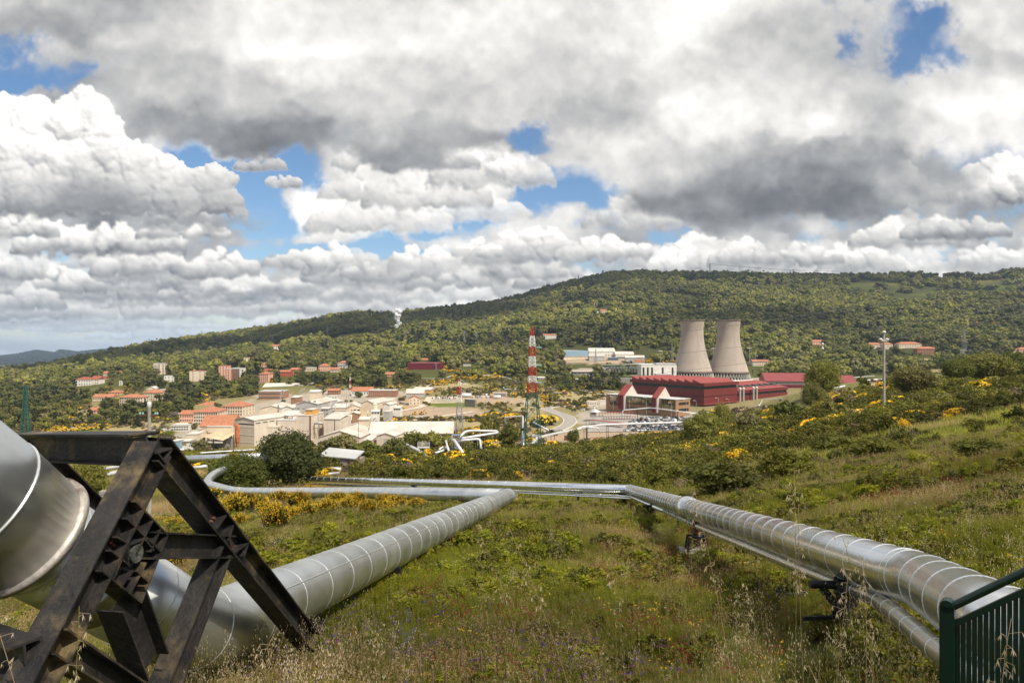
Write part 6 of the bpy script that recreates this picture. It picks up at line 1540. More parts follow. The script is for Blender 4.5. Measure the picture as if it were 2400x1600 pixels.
PIPES = [
 ('white pipe curving over the broom slope below the maroon hall', [(986,888.5),(1034,889),(1036,891),(1065,879),(1098,878.5),(1196,884)], 1.8),
 ('white pipe stepping down right of the broom slope', [(1156.6,879),(1156.6,885),(1186,885.4),(1210,894.5)], 1.8),
 ('bluish pipe running downhill beside the low white hut', [(1091,850),(1144,851),(1163,875)], 2.0),
 ('short pale blue pipe climbing the wooded slope', [(1096,845.5),(1116,832.5)], 2.4),
 ('white arched pipe just left of the lattice mast in the woods', [(1222,847),(1225,834),(1230,825),(1238,819.6),(1247,820)], 2.2),
 ('white S-shaped pipe in the scrub above the storage yard', [(1198,899.7),(1182,903),(1180,911),(1184,914),(1225,913.5)], 2.4),
 ('short white pipe above the ochre warehouse', [(997,910),(1012,900.5)], 1.8),
 ('white pipe dropping from the broom below the blue hall', [(1278.7,854.6),(1277.7,874.7),(1316,889),(1361,890)], 2.2),
 ('small white pipe arch beside the round brown bush', [(1372,885),(1374,879),(1379,878),(1384,887)], 2.2),
 ('white pipe leading to the red plant from the left', [(1406,893),(1460,895.7),(1480,902)], 2.2),
 ('long white pipe across the grass left of the glass fronted building', [(1294,913),(1336,912),(1424,929)], 2.6),
 ('thin white pipe above the long white pipe on the grass', [(1392.5,912),(1441,919.6)], 1.8),
 ('thin pale pipe hooking round the woods under the ridge', [(1094.7,746.5),(1104,748),(1106,759)], 1.8),
 ('white bent pipe behind the bushes at the red plant wing', [(1742,966),(1780,955),(1787,939),(1832.7,939.5)], 2.4),
 ('thick white pipe rising through the broom in front of the red plant', [(1887,931.5),(1981,910)], 3.6),
 ('short thin white pipe on the slope at far right', [(2367,843.5),(2400,839.6)], 2.0),
 ('white pipe end at the right edge of the frame', [(2384,875),(2412,884)], 2.6),
 ('white pipe hook beside the broom slope at far right', [(2206,793.7),(2213,776.5),(2233,770)], 1.8),
 ('two-part thin white pipe above the bent pipe', [(1996,886.5),(2050,882)], 1.6)]
for lb, pts, w in PIPES: pipe(lb, pts, w)
pipe('long straight white pipe behind the power house', [(1409,856),(1499,852.7),(1588.6,851)], 1.8, Y=900)
pipe('thick white pipeline looping round the far right bushes', [(2003,904.7),(2030.7,891),(2100,886.5),(2191,882.7),(2251,880.8),(2260,894),(2221.6,910.4)], 3.4, Y=420, sup=22)
pipe('main white pipeline passing in front of the car park', [(1213,1054,222),(1246,1043,240),(1259,1026,285),(1300,1016,330),(1346,1007.6,360),(1391,998,395),(1412,995,402),(1602,989,430),(1640,990,440)], 5.2, sup=28, r=.62, n=12)
pipe('white pipe loop standing over the yard in front of the car park', [(1348.5,1022,372),(1349.5,1004,372),(1368.6,999,372),(1403,1003,376),(1407,1015,376)], 4, r=.42, sup=14)
pipe('thin white pipe bridge high over the parked cars', [(1457.6,976,495),(1459.5,961,495),(1521.6,955.6,495),(1533,956,492),(1636,969.5,470)], 2.6, r=.36, sup=30)
pipe('white pipe goal-shaped frame left of the red and white pylon', [(1189,999,290),(1181,978,290),(1225.5,974.6,285),(1226.5,1045,236)], 3.4, r=.33)
pipe('white pipe sloping down right behind the pylon legs', [(1249.6,989,330),(1285.7,1008,322)], 4, r=.4, sup=12)
pipe('upper white pipe hairpin at the well pad', [(1075,1027,212),(1089,1012,214),(1101,1009,216),(1165,1010,224),(1167,1014,222),(1082,1027,210)], 6, r=.42, sup=16, n=12)
pipe('white pipe angling down steeply at the well pad', [(1088,1066,202),(1064,1031,208),(1058,1028,210)], 7, r=.50, n=12)
pipe('white goal-shaped pipe at the right of the well pad', [(1080,1032,208),(1119,1028.5,212),(1125,1031,212),(1128,1058,210)], 6, r=.40, sup=9, n=12)
pipe('thick white pipe sloping down at the left of the well pad', [(952,1042,214),(980,1055,208),(1000,1071,200)], 8, r=.55, n=14)
pipe('lower white pipe along the ground of the well pad', [(993,1062,205),(1024,1061,205),(1052,1050,208)], 5, r=.35, n=10)
pipe('short curved white pipe of the well pad', [(1028,1055,207),(1034,1049,208),(1048,1047,208)], 5, r=.32, n=10)
pipe('slim tilted white pipe beside the steel tower of the well pad', [(1044.6,1032,208),(1053,1062,204)], 4, r=.34, n=10)
pipe('straight grey pipeline behind the trestle in front of the big tree', [(395,1077,138),(592,1069,140),(640,1067.5,142),(692,1066.5,144)], 17, r=.72, sup=22, n=20, m=M_PIPE)
pipe('thin white pipe with a drop end above the straight grey pipeline', [(461,1069,160),(464,1061.5,160),(515,1058,162),(600,1053,164)], 3.6, r=.18, n=10, ymin=100)
pipe('upper of two pale pipes seen through the trestle', [(225,1102,105),(262,1096,108),(300,1090,112)], 9, r=.30, n=14, ymin=60)
pipe('lower of two pale pipes seen through the trestle', [(225,1121,98),(250,1113,100),(300,1100,104)], 11, r=.34, n=14, ymin=60)
pipe('pale pipe half buried in broom left of the big tree', [(435,1098,118),(485,1092,118)], 6, r=.28, n=10, ymin=60)
pipe('pale horizontal pipe under the rusty hut roof', [(762,1099,112),(800,1100,112)], 11, r=.38, n=14, ymin=60)
pipe('bent thin pipe just below the pale horizontal pipe', [(768,1116,104),(771,1110,104),(795,1108,105)], 6, r=.20, n=10, ymin=60)
# platform with rails on the well pad
o = empty('service_platform', ray(993,1056,210), .1, label='small railed steel platform on the left of the well pad', cat='platform')
MB().box(-1.8,1.8,-1.2,1.2,1.0,1.12).build('deck', M_GROOF, o)
for x in (-1.8, 1.8):
    for y in (-1.2, 1.2): MB().bar((x,y,-1.5),(x,y,2.6),.10,.10).build('post', M_GROOF, o)
for z in (1.7, 2.15, 2.6):
    mb = MB(); mb.bar((-1.8,-1.2,z),(1.8,-1.2,z),.07,.07); MB_ = mb.build('rail', M_GROOF, o); mb = MB(); mb.bar((-1.8,1.2,z),(1.8,1.2,z),.07,.07); mb.build('rail', M_GROOF, o); MB().bar((-1.8,-1.2,z),(-1.8,1.2,z),.07,.07).build('rail', M_GROOF, o)
o = empty('steel_tower', ray(1070,1066,209), 0, label='slim blue-grey steel tower carrying pipes at the well pad', cat='tower')
M_BG = mat('blue_grey_steel', (.22,.26,.32), .6, .2, var=.15)
for x in (-.9, .9):
    for y in (-.8, .8): MB().bar((x,y,-1),(x,y,6.2),.2,.2).build('leg', M_BG, o)
for z in (2.2, 4.2, 6.1): MB().box(-1.5,1.5,-1.1,1.1,z,z+.18).build('deck', M_BG, o)
o = empty('mast', ray(1223.5,1064,212), 0, label='blue-grey steel mast left of the red and white pylon', cat='mast')
MB().cyl((0,0,-1),(0,0,11.2),.20,.16,10).build('pole', M_BG, o); MB().bar((-.9,0,8.6),(.9,0,8.6),.12,.12).build('arm', M_BG, o); MB().lathe([(.3,7.3),(.42,7.5),(.42,8.0),(.3,8.2)],10).build('clamp', M_DARK, o)
# rusty hut with ribbed roof
o = empty('rusty_hut', ray(805,1097,118), .0, label='small hut with rusty walls under a ribbed grey roof right of the big tree', cat='hut')
MB().box(-.6,3.0,0,3,-1.2,1.6).build('wall', mat('rust_streaked_sheet', (.30,.24,.20), .9, streak=(2,(.20,.07,.04),.9)), o)
mb = MB(); mb.add([(-4.2,-.4,2.35),(2.2,-.4,1.75),(2.9,3.4,2.5),(-3.4,3.4,3.1),(-4.2,-.4,2.2),(2.2,-.4,1.6),(2.9,3.4,2.35),(-3.4,3.4,2.95)], [(0,1,2,3),(7,6,5,4),(4,5,1,0),(5,6,2,1),(6,7,3,2),(7,4,0,3)]); mb.build('roof', M_GROOF, o)
for x in (-3.8, -1.6): MB().bar((x,0,-1),(x,0,2.2),.12,.12).build('post', M_DARK, o)

# ------------------------------------------------------------------ lattice pylons, masts, poles, wires
M_PR = mat('pylon_red_paint', (.38,.035,.025), .6, var=.15); M_PW = mat('pylon_white_paint', (.66,.64,.60), .6, var=.1); M_PG = mat('pylon_green_paint', (.02,.085,.065), .6, var=.2); M_PS = mat('galvanised_lattice', (.30,.30,.31), .6, .3, var=.15); M_PB = mat('brown_lattice', (.16,.10,.09), .7, .2, var=.2)
M_INS = mat('glass_insulators', (.25,.42,.42), .3, var=.1); M_WIRE = mat('line_wire', (.14,.15,.16), .5, .5, var=.1)
def lattice(o, prof, cols, th, sections, name='section'):
    """prof: [(z, halfwidth)], cols: material per section between listed heights"""
    zs = [p[0] for p in prof]; ws = [p[1] for p in prof]
    hw = lambda z: float(np.interp(z, zs, ws))
    for (z0, z1, m, bays) in sections:
        mb = MB(); C = [(-1,-1),(1,-1),(1,1),(-1,1)]
        L = [z0+(z1-z0)*i/bays for i in range(bays+1)]
        for i in range(bays):
            a, b = L[i], L[i+1]; wa, wb = hw(a), hw(b)
            for k in range(4):
                x, y = C[k]; x2, y2 = C[(k+1)%4]
                mb.bar((x*wa,y*wa,a),(x*wb,y*wb,b),th,th)
                mb.bar((x*wa,y*wa,a),(x2*wb,y2*wb,b),th*.5,th*.5); mb.bar((x2*wa,y2*wa,a),(x*wb,y*wb,b),th*.5,th*.5)
                mb.bar((x*wb,y*wb,b),(x2*wb,y2*wb,b),th*.5,th*.5)
        mb.build(name, m, o)
Yp = 216; k = Yp/F; zb = 1066
o = empty('lattice_pylon', ray(1247,zb,Yp), .15, label='tall lattice pylon banded red and white above green legs', cat='pylon')
hz = lambda py: (zb-py)*k
PP = [(1066,24),(1050,22.5),(969,17.5),(921,12),(895,10),(861,8.5),(812,7),(790,6),(787,4.8),(765,.3)]
prof = sorted([(hz(a), b*k*.86) for a, b in PP]); S_ = lambda a, b, m, n: (hz(a), hz(b), m, n)
lattice(o, prof, None, .20, [S_(1066,921,M_PG,5), S_(921,896,M_PR,2), S_(896,881,M_PW,2), S_(881,860,M_PR,2), S_(860,835,M_PW,3), S_(835,812,M_PR,2), S_(812,787,M_PW,3), S_(787,765.5,M_PR,2)])
INS = []
for py in (812, 853.5, 894):
    a = Vector((prof[0][1]*.0+7*k*.9, 0, hz(py)-.3)); mb = MB(); mb.cyl(a, a+Vector((16*k, -.6, -.1)), .17, n=8)
    for j in range(7): c_ = a.lerp(a+Vector((16*k,-.6,-.1)), (j+.5)/7); mb.cyl(c_-Vector((.05,0,0)), c_+Vector((.05,0,0)), .30, n=8)
    mb.build('insulator', M_INS, o); INS.append(Matrix.Rotation(.15,3,'Z') @ (a+Vector((16*k,-.6,-.1)))+o.location)
Y2 = 300; k = Y2/F
o = empty('lattice_mast', ray(1076.5,1015,Y2), 0, label='smaller lattice mast with red and white head above the long hall', cat='pylon')
hz2 = lambda py: (1015-py)*k; prof2 = sorted([(hz2(a), b*k*.85) for a, b in [(1015,10),(940,6),(900,3.2),(893,2.6),(884,.3)]])
lattice(o, prof2, None, .2, [(hz2(1015),hz2(942),M_PS,5),(hz2(942),hz2(925),M_PW,2),(hz2(925),hz2(905),M_PR,3),(hz2(905),hz2(893),M_PW,2),(hz2(893),hz2(884.5),M_PR,1)])
for z, L in ((hz2(917),20),(hz2(896),20)):
    MB().bar((0,0,z),(L*k,0,z-1.0),.22,.22).build('arm', M_PW, o); MB().bar((0,0,z+1.6),(L*k,0,z-1.0),.14,.14).build('stay', M_PW, o)
MB().bar((-14*k,0,hz2(907)),(0,0,hz2(908)),.22,.22).build('arm', M_PR, o)
Y3 = 260; k = Y3/F
o = empty('lattice_pylon', ray(59,1075,Y3), .3, label='dark green lattice pylon at the far left above the big pipe', cat='pylon')
lattice(o, [(0,13*k),(40*k,9.5*k),(120*k,4*k),(170*k,2.4*k),(173*k,.3*k)], None, .24, [(0,100*k,M_PG,6),(100*k,172*k,M_PG,7)])
MB().bar((-9*k,0,169*k),(9*k,0,169*k),.25,.25).build('arm', M_PG, o)
SP = [(1088,811,36,'s'),(1117,799,20,'s'),(1157,842,38,'b'),(1188,832,47,'b'),(1303.6,857,45,'b'),(1498.7,845,36,'b'),(1396,856,38,'s'),(1575,848,38,'s'),(1840,850,28,'s'),(1770,849,21,'s'),(445.6,801,15,'s'),(473,797,23,'s'),(675,765,13,'s'),(767.6,791,27,'s'),(421.5,856,17,'s'),
      (1664,640,23,'s'),(1981,648,12,'s'),(1356,656,12,'b'),(1176,708,12,'s'),(871,750,16,'r'),(820.5,914,31,'r'),(1928,843,38,'r'),(2263,658,16,'r'),(1022,866,15,'s'),(2260,828,58,'s')]
SPL = ['pale lattice pylon in the woods above the maroon hall','short pale pylon right of the one above the maroon hall','brown lattice pylon above the white S-shaped pipe','taller brown lattice pylon left of the banded pylon','brown lattice pylon in front of the blue hall','brown lattice pylon behind the power house pipe','pale lattice pylon in front of the white hall',
  'pale lattice pylon beside the left cooling tower','pale lattice pylon in the woods right of the cooling towers','small pale pylon beside the right cooling tower','short pylon on the left skyline','taller pylon next to the short one on the left skyline','thin pylon on the skyline above the tiny red hut','pylon in the dark woods under the left ridge','small pylon above the cream apartment block',
  'pylon on the main skyline above the left cooling tower','small pylon on the skyline right of the cooling towers','mast on the skyline left of the summit','tiny pylon on the rising skyline','red and white mast on the ridge beside the steam plume','red lattice mast behind the long brick workshop','red and white mast with white balls right of the towers','red and white mast on the far right crest','small grey mast on the broom slope','thin tall mast on the broom covered slope at far right']
for (px, py, h, c), lb in zip(SP, SPL):
    Y = hit(px, py+.5, 150); Y = min(Y, 2600); k = Y/F; o = empty('lattice_pylon' if c != 'r' else 'radio_mast', ray(px, py, Y)-Vector((0,0,2)), .4, label=lb, cat='pylon' if c != 'r' else 'mast')
    H = h*k+2; th = max(.16, .00022*Y); m1, m2 = {'s': (M_PS, M_PS), 'b': (M_PB, M_PB), 'r': (M_PR, M_PW)}[c]; w = min(H*.09, 3.5)
    if c == 'r': lattice(o, [(0,w*.6),(H,w*.3)], None, th, [(H*i/4, H*(i+1)/4, (m1, m2)[i%2], 2) for i in range(4)])
    else:
        lattice(o, [(0,w),(H*.55,w*.38),(H,w*.12)], None, th, [(0,H,m1,7)])
        for z, L in ((.72,.16),(.84,.13),(.95,.10)): MB().bar((-H*L,0,H*z),(H*L,0,H*z),th*1.2,th*1.2).build('arm', m1, o)
    if lb.endswith('right of the towers'):
        for z in (.72, .98): MB().lathe([(0,H*z-2),(1.4,H*z-1.4),(2,H*z),(1.4,H*z+1.4),(0,H*z+2)], 12).build('ball', M_PW, o)
def pole(label, px, base, top, Y, wpx, kind_, m=M_CONCR):
    k = Y/F; o = empty('utility_pole', ray(px, base, Y), 0, label=label, cat='pole'); H = (base-top)*k; r = wpx*k/2
    MB().cyl((0,0,-1), (0,0,H), r*1.1, r*.75, 12).build('shaft', m, o)
    if kind_ == 'cross':
        MB().bar((-24*k,0,H-18*k),(20*k,0,H-18*k),.10,.10).build('cross_bar', M_RUST, o); MB().lathe([(.0,H+.45),(.14,H+.4),(.14,H+.1),(.10,H)],10).build('insulator', M_PW, o)
        for x in (-22, -15, 14, 19): MB().lathe([(.06,-.0),(.09,.05),(.05,.16),(0,.18)],8,(x*k,0,H-18*k+.05)).build('insulator', M_INS, o)
    if kind_ == 'head':
        MB().cyl((-8*k,0,H-17*k),(8*k,0,H-17*k),.22,n=10).build('cross_arm', M_CONCR, o)
        for x in (-8, 0, 7): MB().lathe([(.12,-.1),(.30,.05),(.30,.22),(.12,.35),(0,.36)],10,(x*k,0,H-(17 if x else 0)*k+.15)).build('insulator', M_PW, o)
    if kind_ == 'lamp':
        MB().box(-5*k,5*k,-.5,.5,H,H+1.0*k+.2).build('lamp_head', M_TRIM, o)
    if kind_ == 'arm':
        mb = MB(); mb.tube([(0,0,H),(-2*k,0,H+2.2*k),(-6*k,-.4,H+3*k)], .1, 6); mb.build('arm', M_GROOF, o); MB().box(-8*k,-5*k,-.7,-.1,H+2.6*k,H+3.4*k).build('lamp_head', M_TRIM, o)
    return o
pole('square concrete pole with a rusty cross bar behind the trestle', 350, 1196, 955, 47.5, 9.5, 'cross')
pole('tall round concrete pole with white insulators on the right hillside', 2072, 990, 782, 118, 6, 'head')
pole('tall floodlight mast behind the power house', 1548, 852, 823, 860, 1.6, 'lamp', M_PS)
pole('tall floodlight mast between the cooling towers', 1672, 852, 817, 900, 1.6, 'lamp', M_PS)
pole('tall floodlight mast right of the cooling towers', 1757, 848, 816, 880, 1.8, 'lamp', M_PS)
for px, b, t, lb in ((1632,965,941,'curved street lamp at the right end of the glass fronted building'),(1684,960,935,'curved street lamp in front of the big red plant'),(1709,960,937,'second curved street lamp in front of the big red plant'),(1437,958,931,'street lamp at the left bay of the glass fronted building'),
   (1475,965,930,'street lamp left of the great glass front'),(1515,972,934,'street lamp right in front of the great glass front'),(1574,978,946,'street lamp before the right wedge gable'),(1609,975,939,'street lamp before the striped end wall')):
    pole(lb, px, b, t, 495, .9, 'arm', M_PS)
for px, b, t, lb in ((840,1058,966,'thin rusty mast in front of the gabled hall'),(746,1010,975,'thin white mast by the steel gate frame'),(812,955,920,'thin pole pair by the brown shed roof'),(1388,1000,966,'thin pole at the gatehouse'),(1373,1018,990,'white flag pole in the yard'),(145,1035,1000,'white road post on the far left grass')):
    Y = 380 if b > 1040 else 430; o = pole(lb, px, b, t, Y, 1.1, 'none', M_PS if 'white' in lb or 'pole' in lb else M_RUST)
def wire(label, a, b, sag, r):
    a = Vector(a); b = Vector(b); P = [a.lerp(b, i/24)-Vector((0,0,sag*4*(i/24)*(1-i/24))) for i in range(25)]; o = bpy.data.objects.new('power_line', None); COL.objects.link(o); o.location = a; tag(o, label, 'power line')
    mb = MB(); mb.tube([p-a for p in P], r, 5); mb.build('wire', M_WIRE, o)
wire('top wire from the banded pylon rising to the right over the cooling towers', INS[0], ray(2700,598,190), 2.2, .045)
wire('middle wire from the banded pylon crossing behind the tall concrete pole', INS[1], ray(2700,655,190), 3.0, .045)
wire('lowest wire from the banded pylon to the right edge', INS[2], ray(2700,662,190), 4.5, .045)
wire('thin wire leaving the dark green pylon to the right', ray(62,904,260), ray(175,901,560), 3, .08)
wire('thin wire leaving the dark green pylon to the left', ray(54,905,260), ray(-80,925,230), 2, .05)
wire('faint wire along the skyline beside the ridge pylon', ray(1664,618,2450), ray(1981,636,2450), 6, .5)

# ------------------------------------------------------------------ roads
M_ASPH = mat('worn_asphalt', (.30,.27,.24), .9, var=.12, scale=.3, col2=(.24,.22,.20)); M_LINE = mat('kerb_paint', (.66,.63,.58), .8, var=.1)
M_TRACK = mat('dusty_track', (.50,.42,.33), .95, var=.12, scale=.4)
def road(name, pts, w, m, kerb=True, ymin=150, lift=.12):
    P = []
    for p in pts: Y = p[2] if len(p) > 2 else hit(p[0], p[1], ymin); v = ray(p[0], p[1], Y); P.append(Vector((v.x, v.y, 0)))
    P = fillet(P, 30, 8); Q = []
    for i in range(len(P)-1):
        n = max(1, int((P[i+1]-P[i]).length/4)); Q += [P[i].lerp(P[i+1], j/n) for j in range(n)]
    Q.append(P[-1]); vs = []; ks = []
    mb = MB(); kb = MB(); nc = 5
    for i, q in enumerate(Q):
        d = (Q[min(i+1, len(Q)-1)]-Q[max(i-1, 0)]).normalized(); n_ = Vector((-d.y, d.x, 0))
        for j in range(nc):
            p = q+n_*w*(j/(nc-1)-.5); vs.append((p.x, p.y, gz(p.x, p.y)+lift+.15))
        for s_ in (-1, 1):
            for dx, dz in ((0,-.5),(0,.27),(.35,.27),(.35,-.5)):
                p = q+n_*s_*(w/2+dx); ks.append((p.x, p.y, gz(p.x, p.y)+lift+dz))
    mb.add(vs, [(i*nc+j, i*nc+j+1, (i+1)*nc+j+1, (i+1)*nc+j) for i in range(len(Q)-1) for j in range(nc-1)], 0, True)
    o = mb.build(name, m); o['kind'] = 'structure'
    if kerb:
        kb.add(ks, [(i*8+s_+j, i*8+s_+j+1, (i+1)*8+s_+j+1, (i+1)*8+s_+j) for i in range(len(Q)-1) for s_ in (0, 4) for j in range(3)], 0)
        o = kb.build('kerb', M_LINE); o['kind'] = 'structure'
road('road', [(1225,1030),(1275,1017),(1318,1004),(1337,992),(1333,978),(1305,968),(1278,959),(1290,953),(1330,950),(1375,951)], 9, M_ASPH)
road('road', [(700,1002),(800,984),(880,972),(940,963),(985,955),(1003,942),(1008,930)], 8, M_TRACK, kerb=False)
road('road', [(190,1042),(233,1030),(287,1018),(354,1010),(410,1006),(450,1002)], 11, M_ASPH, ymin=200)
road('road', [(870,985),(940,990),(1040,975),(1110,965)], 7, M_TRACK, kerb=False)
# car park surface
mb = MB(); c_ = []; nx, ny = 24, 16
A0, B0 = ray(1372,1010,0.1), None
def pk(u, v): 
    Y = 436+v*96; x0 = (1375-1200)/F*Y; x1 = (1650-1200)/F*Y; x = x0+(x1-x0)*u; return (x, Y, gz(x, Y)+.30)
mb.add([pk(i/nx, j/ny) for j in range(ny+1) for i in range(nx+1)], [(j*(nx+1)+i, j*(nx+1)+i+1, (j+1)*(nx+1)+i+1, (j+1)*(nx+1)+i) for j in range(ny) for i in range(nx)], 0, True)
o = mb.build('car_park_surface', M_ASPH); o.name = 'pavement'; o['kind'] = 'structure'

# ------------------------------------------------------------------ cars
M_TYRE = mat('tyre_rubber', (.02,.02,.02), .9)
def car_mesh(paint, style):
    mb = MB(); L, Wd, hb, hc = (4.3, 1.75, .85, 1.45) if style == 'car' else (5.4, 2.0, 1.1, 2.2)
    x = Wd/2
    def loft(secs, mi):
        vs = []
        for (y, w, z0, z1) in secs: vs += [(-w,y,z0),(w,y,z0),(w,y,z1),(-w,y,z1)]
        n = len(secs); mb.add(vs, [(3,2,1,0)]+[(4*(n-1),4*(n-1)+1,4*(n-1)+2,4*(n-1)+3)]+[(4*i+k, 4*i+(k+1)%4, 4*(i+1)+(k+1)%4, 4*(i+1)+k) for i in range(n-1) for k in range(4)], mi)
    loft([(-L/2, x*.85, .35, .62), (-L/2+.15, x*.97, .25, .72), (-L*.22, x, .22, hb), (L*.3, x, .22, hb+.02), (L/2-.15, x*.97, .25, hb), (L/2, x*.85, .35, hb-.1)], 0)
    if style == 'car': loft([(-L*.24, x*.86, hb-.02, hb), (-L*.08, x*.78, hb-.02, hc-.04), (L*.22, x*.78, hb-.02, hc-.04), (L*.40, x*.84, hb-.02, hb+.05)], 1); loft([(-L*.07, x*.74, hc-.05, hc), (L*.22, x*.74, hc-.05, hc)], 0)
    else: loft([(-L*.36, x*.9, hb-.02, hb+.02), (-L*.26, x*.86, hb, hc-.3), (-L*.2, x*.9, hb, hc-.3)], 1); loft([(-L*.22, x*.92, hb-.02, hc), (L*.48, x*.92, hb-.02, hc)], 0)
    for sy in (-1, 1):
        for sx in (-1, 1): mb.cyl((sx*(x-.2), sy*L*.30, .32), (sx*(x+.02), sy*L*.30, .32), .32, n=10, mi=2)
    for sx in (-1, 1): mb.box(sx*x*.7-.16, sx*x*.7+.16, -L/2-.02, -L/2+.05, .55, .68, 3)
    return mb.mesh(style, [paint, M_GLASS, M_TYRE, M_PW])
PAINT = {n: mat(n+'_car_paint', c, .25, mt, var=.03, scale=.1, spec=.6) for n, c, mt in (('silver',(.55,.56,.58),.6),('white',(.80,.80,.80),0),('black',(.02,.02,.022),.1),('dark blue',(.02,.03,.09),.2),('grey',(.20,.21,.22),.5),('red',(.35,.02,.02),.1),('blue',(.04,.14,.32),.2))}
CM = {n: car_mesh(p, 'car') for n, p in PAINT.items()}; VM = car_mesh(PAINT['white'], 'van')
rc = np.random.default_rng(77); W_ = ['silver']*5+['white']*5+['black']*3+['dark blue']*2+['grey']*4+['red']+['blue']
ROWN = ['nearest', 'second', 'third', 'fourth', 'fifth', 'sixth', 'farthest']
def car_at(x, y, rz, col, van=False):
    o = bpy.data.objects.new('parked_van' if van else 'parked_car', VM if van else CM[col]); COL.objects.link(o); o.location = (x, y, gz(x, y)+.31); o.rotation_euler.z = rz; o['category'] = 'van' if van else 'car'; o['col'] = col; return o
for r_ in range(7):
    row = []; Y = 440+r_*12.3; x0 = {0: 1462, 1: 1466, 2: 1470, 3: 1468, 4: 1472, 5: 1480, 6: 1500}[r_]; x1 = {0: 1600, 1: 1640, 2: 1640, 3: 1640, 4: 1636, 5: 1630, 6: 1610}[r_]
    n = 16
    for i in range(n):
        px = x0+(x1-x0)*(i+.5)/n
        if rc.random() < (.12 if r_ < 5 else .45): continue
        x = (px-1200)/F*Y+rc.normal()*.15; y = Y+(px-1540)*.03+rc.normal()*.3; van = rc.random() < .04
        row.append(car_at(x, y, .35+rc.normal()*.04+(math.pi if rc.random() < .5 else 0), 'white' if van else str(rc.choice(W_)), van))
    row.sort(key=lambda o: bearing(o)[0])
    for i, o in enumerate(row):
        o['label'] = '%s %s, %s in the %s row of the car park' % (o['col'], 'van' if o['category'] == 'van' else 'car', ORD[i], ROWN[r_]); o['group'] = 'cars in the car park by the red plant'; del o['col']
EXTRA = [(1394,956,'white','white car parked under the left end of the glass fronted building'),(1442,955,'white','white car by the left bay of the brick entrance building'),(1549,968,'white','white car in front of the right wedge gable'),(1336,955,'red','red car on the island of the access road'),(1365,962,'white','white car on the forecourt near the gatehouse'),(1376,961,'silver','silver car on the forecourt near the gatehouse'),
  (1345,965,'grey','grey car left of the gatehouse forecourt'),(940,947,'dark blue','dark blue car beside the cream gabled house'),(948,948,'silver','silver car left of the cream gabled house'),(935,945,'white','white car at the left of the cars by the gabled house'),(1003,926,'dark blue','dark car under the ochre warehouse door'),
  (330,1014,'white','white car on the left road, leading'),(345,1012,'red','red car on the left road'),(318,1017,'silver','silver car on the left road behind the white one'),(372,1009,'dark blue','dark car on the left road near the concrete pole'),(385,1008,'white','white car on the left road right of the concrete pole'),
  (408,972,'silver','silver car parked left of the pink office wing'),(400,974,'dark blue','dark car parked left of the pink office wing'),(414,971,'white','white car closest to the pink office wing'),(1475,899,'red','red car on the terrace left of the red plant'),(1466,898,'white','white car on the terrace left of the red plant'),(1457,897,'grey','grey car on the terrace left of the red plant'),
  (2300,918,'blue','blue car beside the white container in the far right yard'),(1660,968,'white','white car below the big red plant corner')]
for px, py, c_, lb in EXTRA:
    Y = hit(px, py, 170) if px < 2200 else 415; x = (px-1200)/F*Y; o = car_at(x, Y, rc.uniform(1.1, 1.9), c_); o['label'] = lb; del o['col']
# carports: red frames with pale sheets
for i, (px0, py0, px1, py1, Yc, lb) in enumerate([(1386,966,1462,987,486,'front red framed carport row at the gatehouse'),(1415,966,1488,960,512,'pale roofed carport row behind the front one'),(1405,958,1485,953,535,'rear red roofed carport row nearest the brick entrance building')]):
    a = ray(px0, py0, Yc); b = ray(px1, py1, Yc+(0 if i else -26)); o = empty('carport', a, 0, label=lb, cat='carport', group='carports by the red plant'); v = b-a; v.z = gz(b.x, b.y)+3.2-(gz(a.x, a.y)+3.2); base = Vector((0,0,gz(a.x,a.y)-a.z)); n_ = Vector((-v.y, v.x, 0)).normalized()
    mb = MB(); mb.bar(base+Vector((0,0,3.2)), base+v+Vector((0,0,3.2)), 4.4, .12, up=(0,0,1)); mb.build('roof', M_REDR if i != 1 else M_WROOF, o)
    for j in range(13):
        p = base+v*(j/12)
        for s_ in (-1, 1): MB().bar(p+n_*s_*1.9+Vector((0,0,-.3)), p+n_*s_*1.9+Vector((0,0,3.1)), .16, .16).build('post', M_REDR, o)
o = empty('gatehouse', ray(1393,974,505), 0, label='small gatehouse with a white tent shaped roof', cat='gatehouse'); k = 505/F
MB().box(-9*k,5*k,0,5,-1,3.2).build('wall', WALL['white'], o)
MB().lathe([(0,8*k*.0+6.2),(2*k,5.2),(16*k,3.1),(16*k,2.9),(0,3.0)], 8).build('roof', M_GROOF, o)
MB().box(-7*k,3*k,-.06,.02,1.1,2.3).build('window', M_GLASS, o)
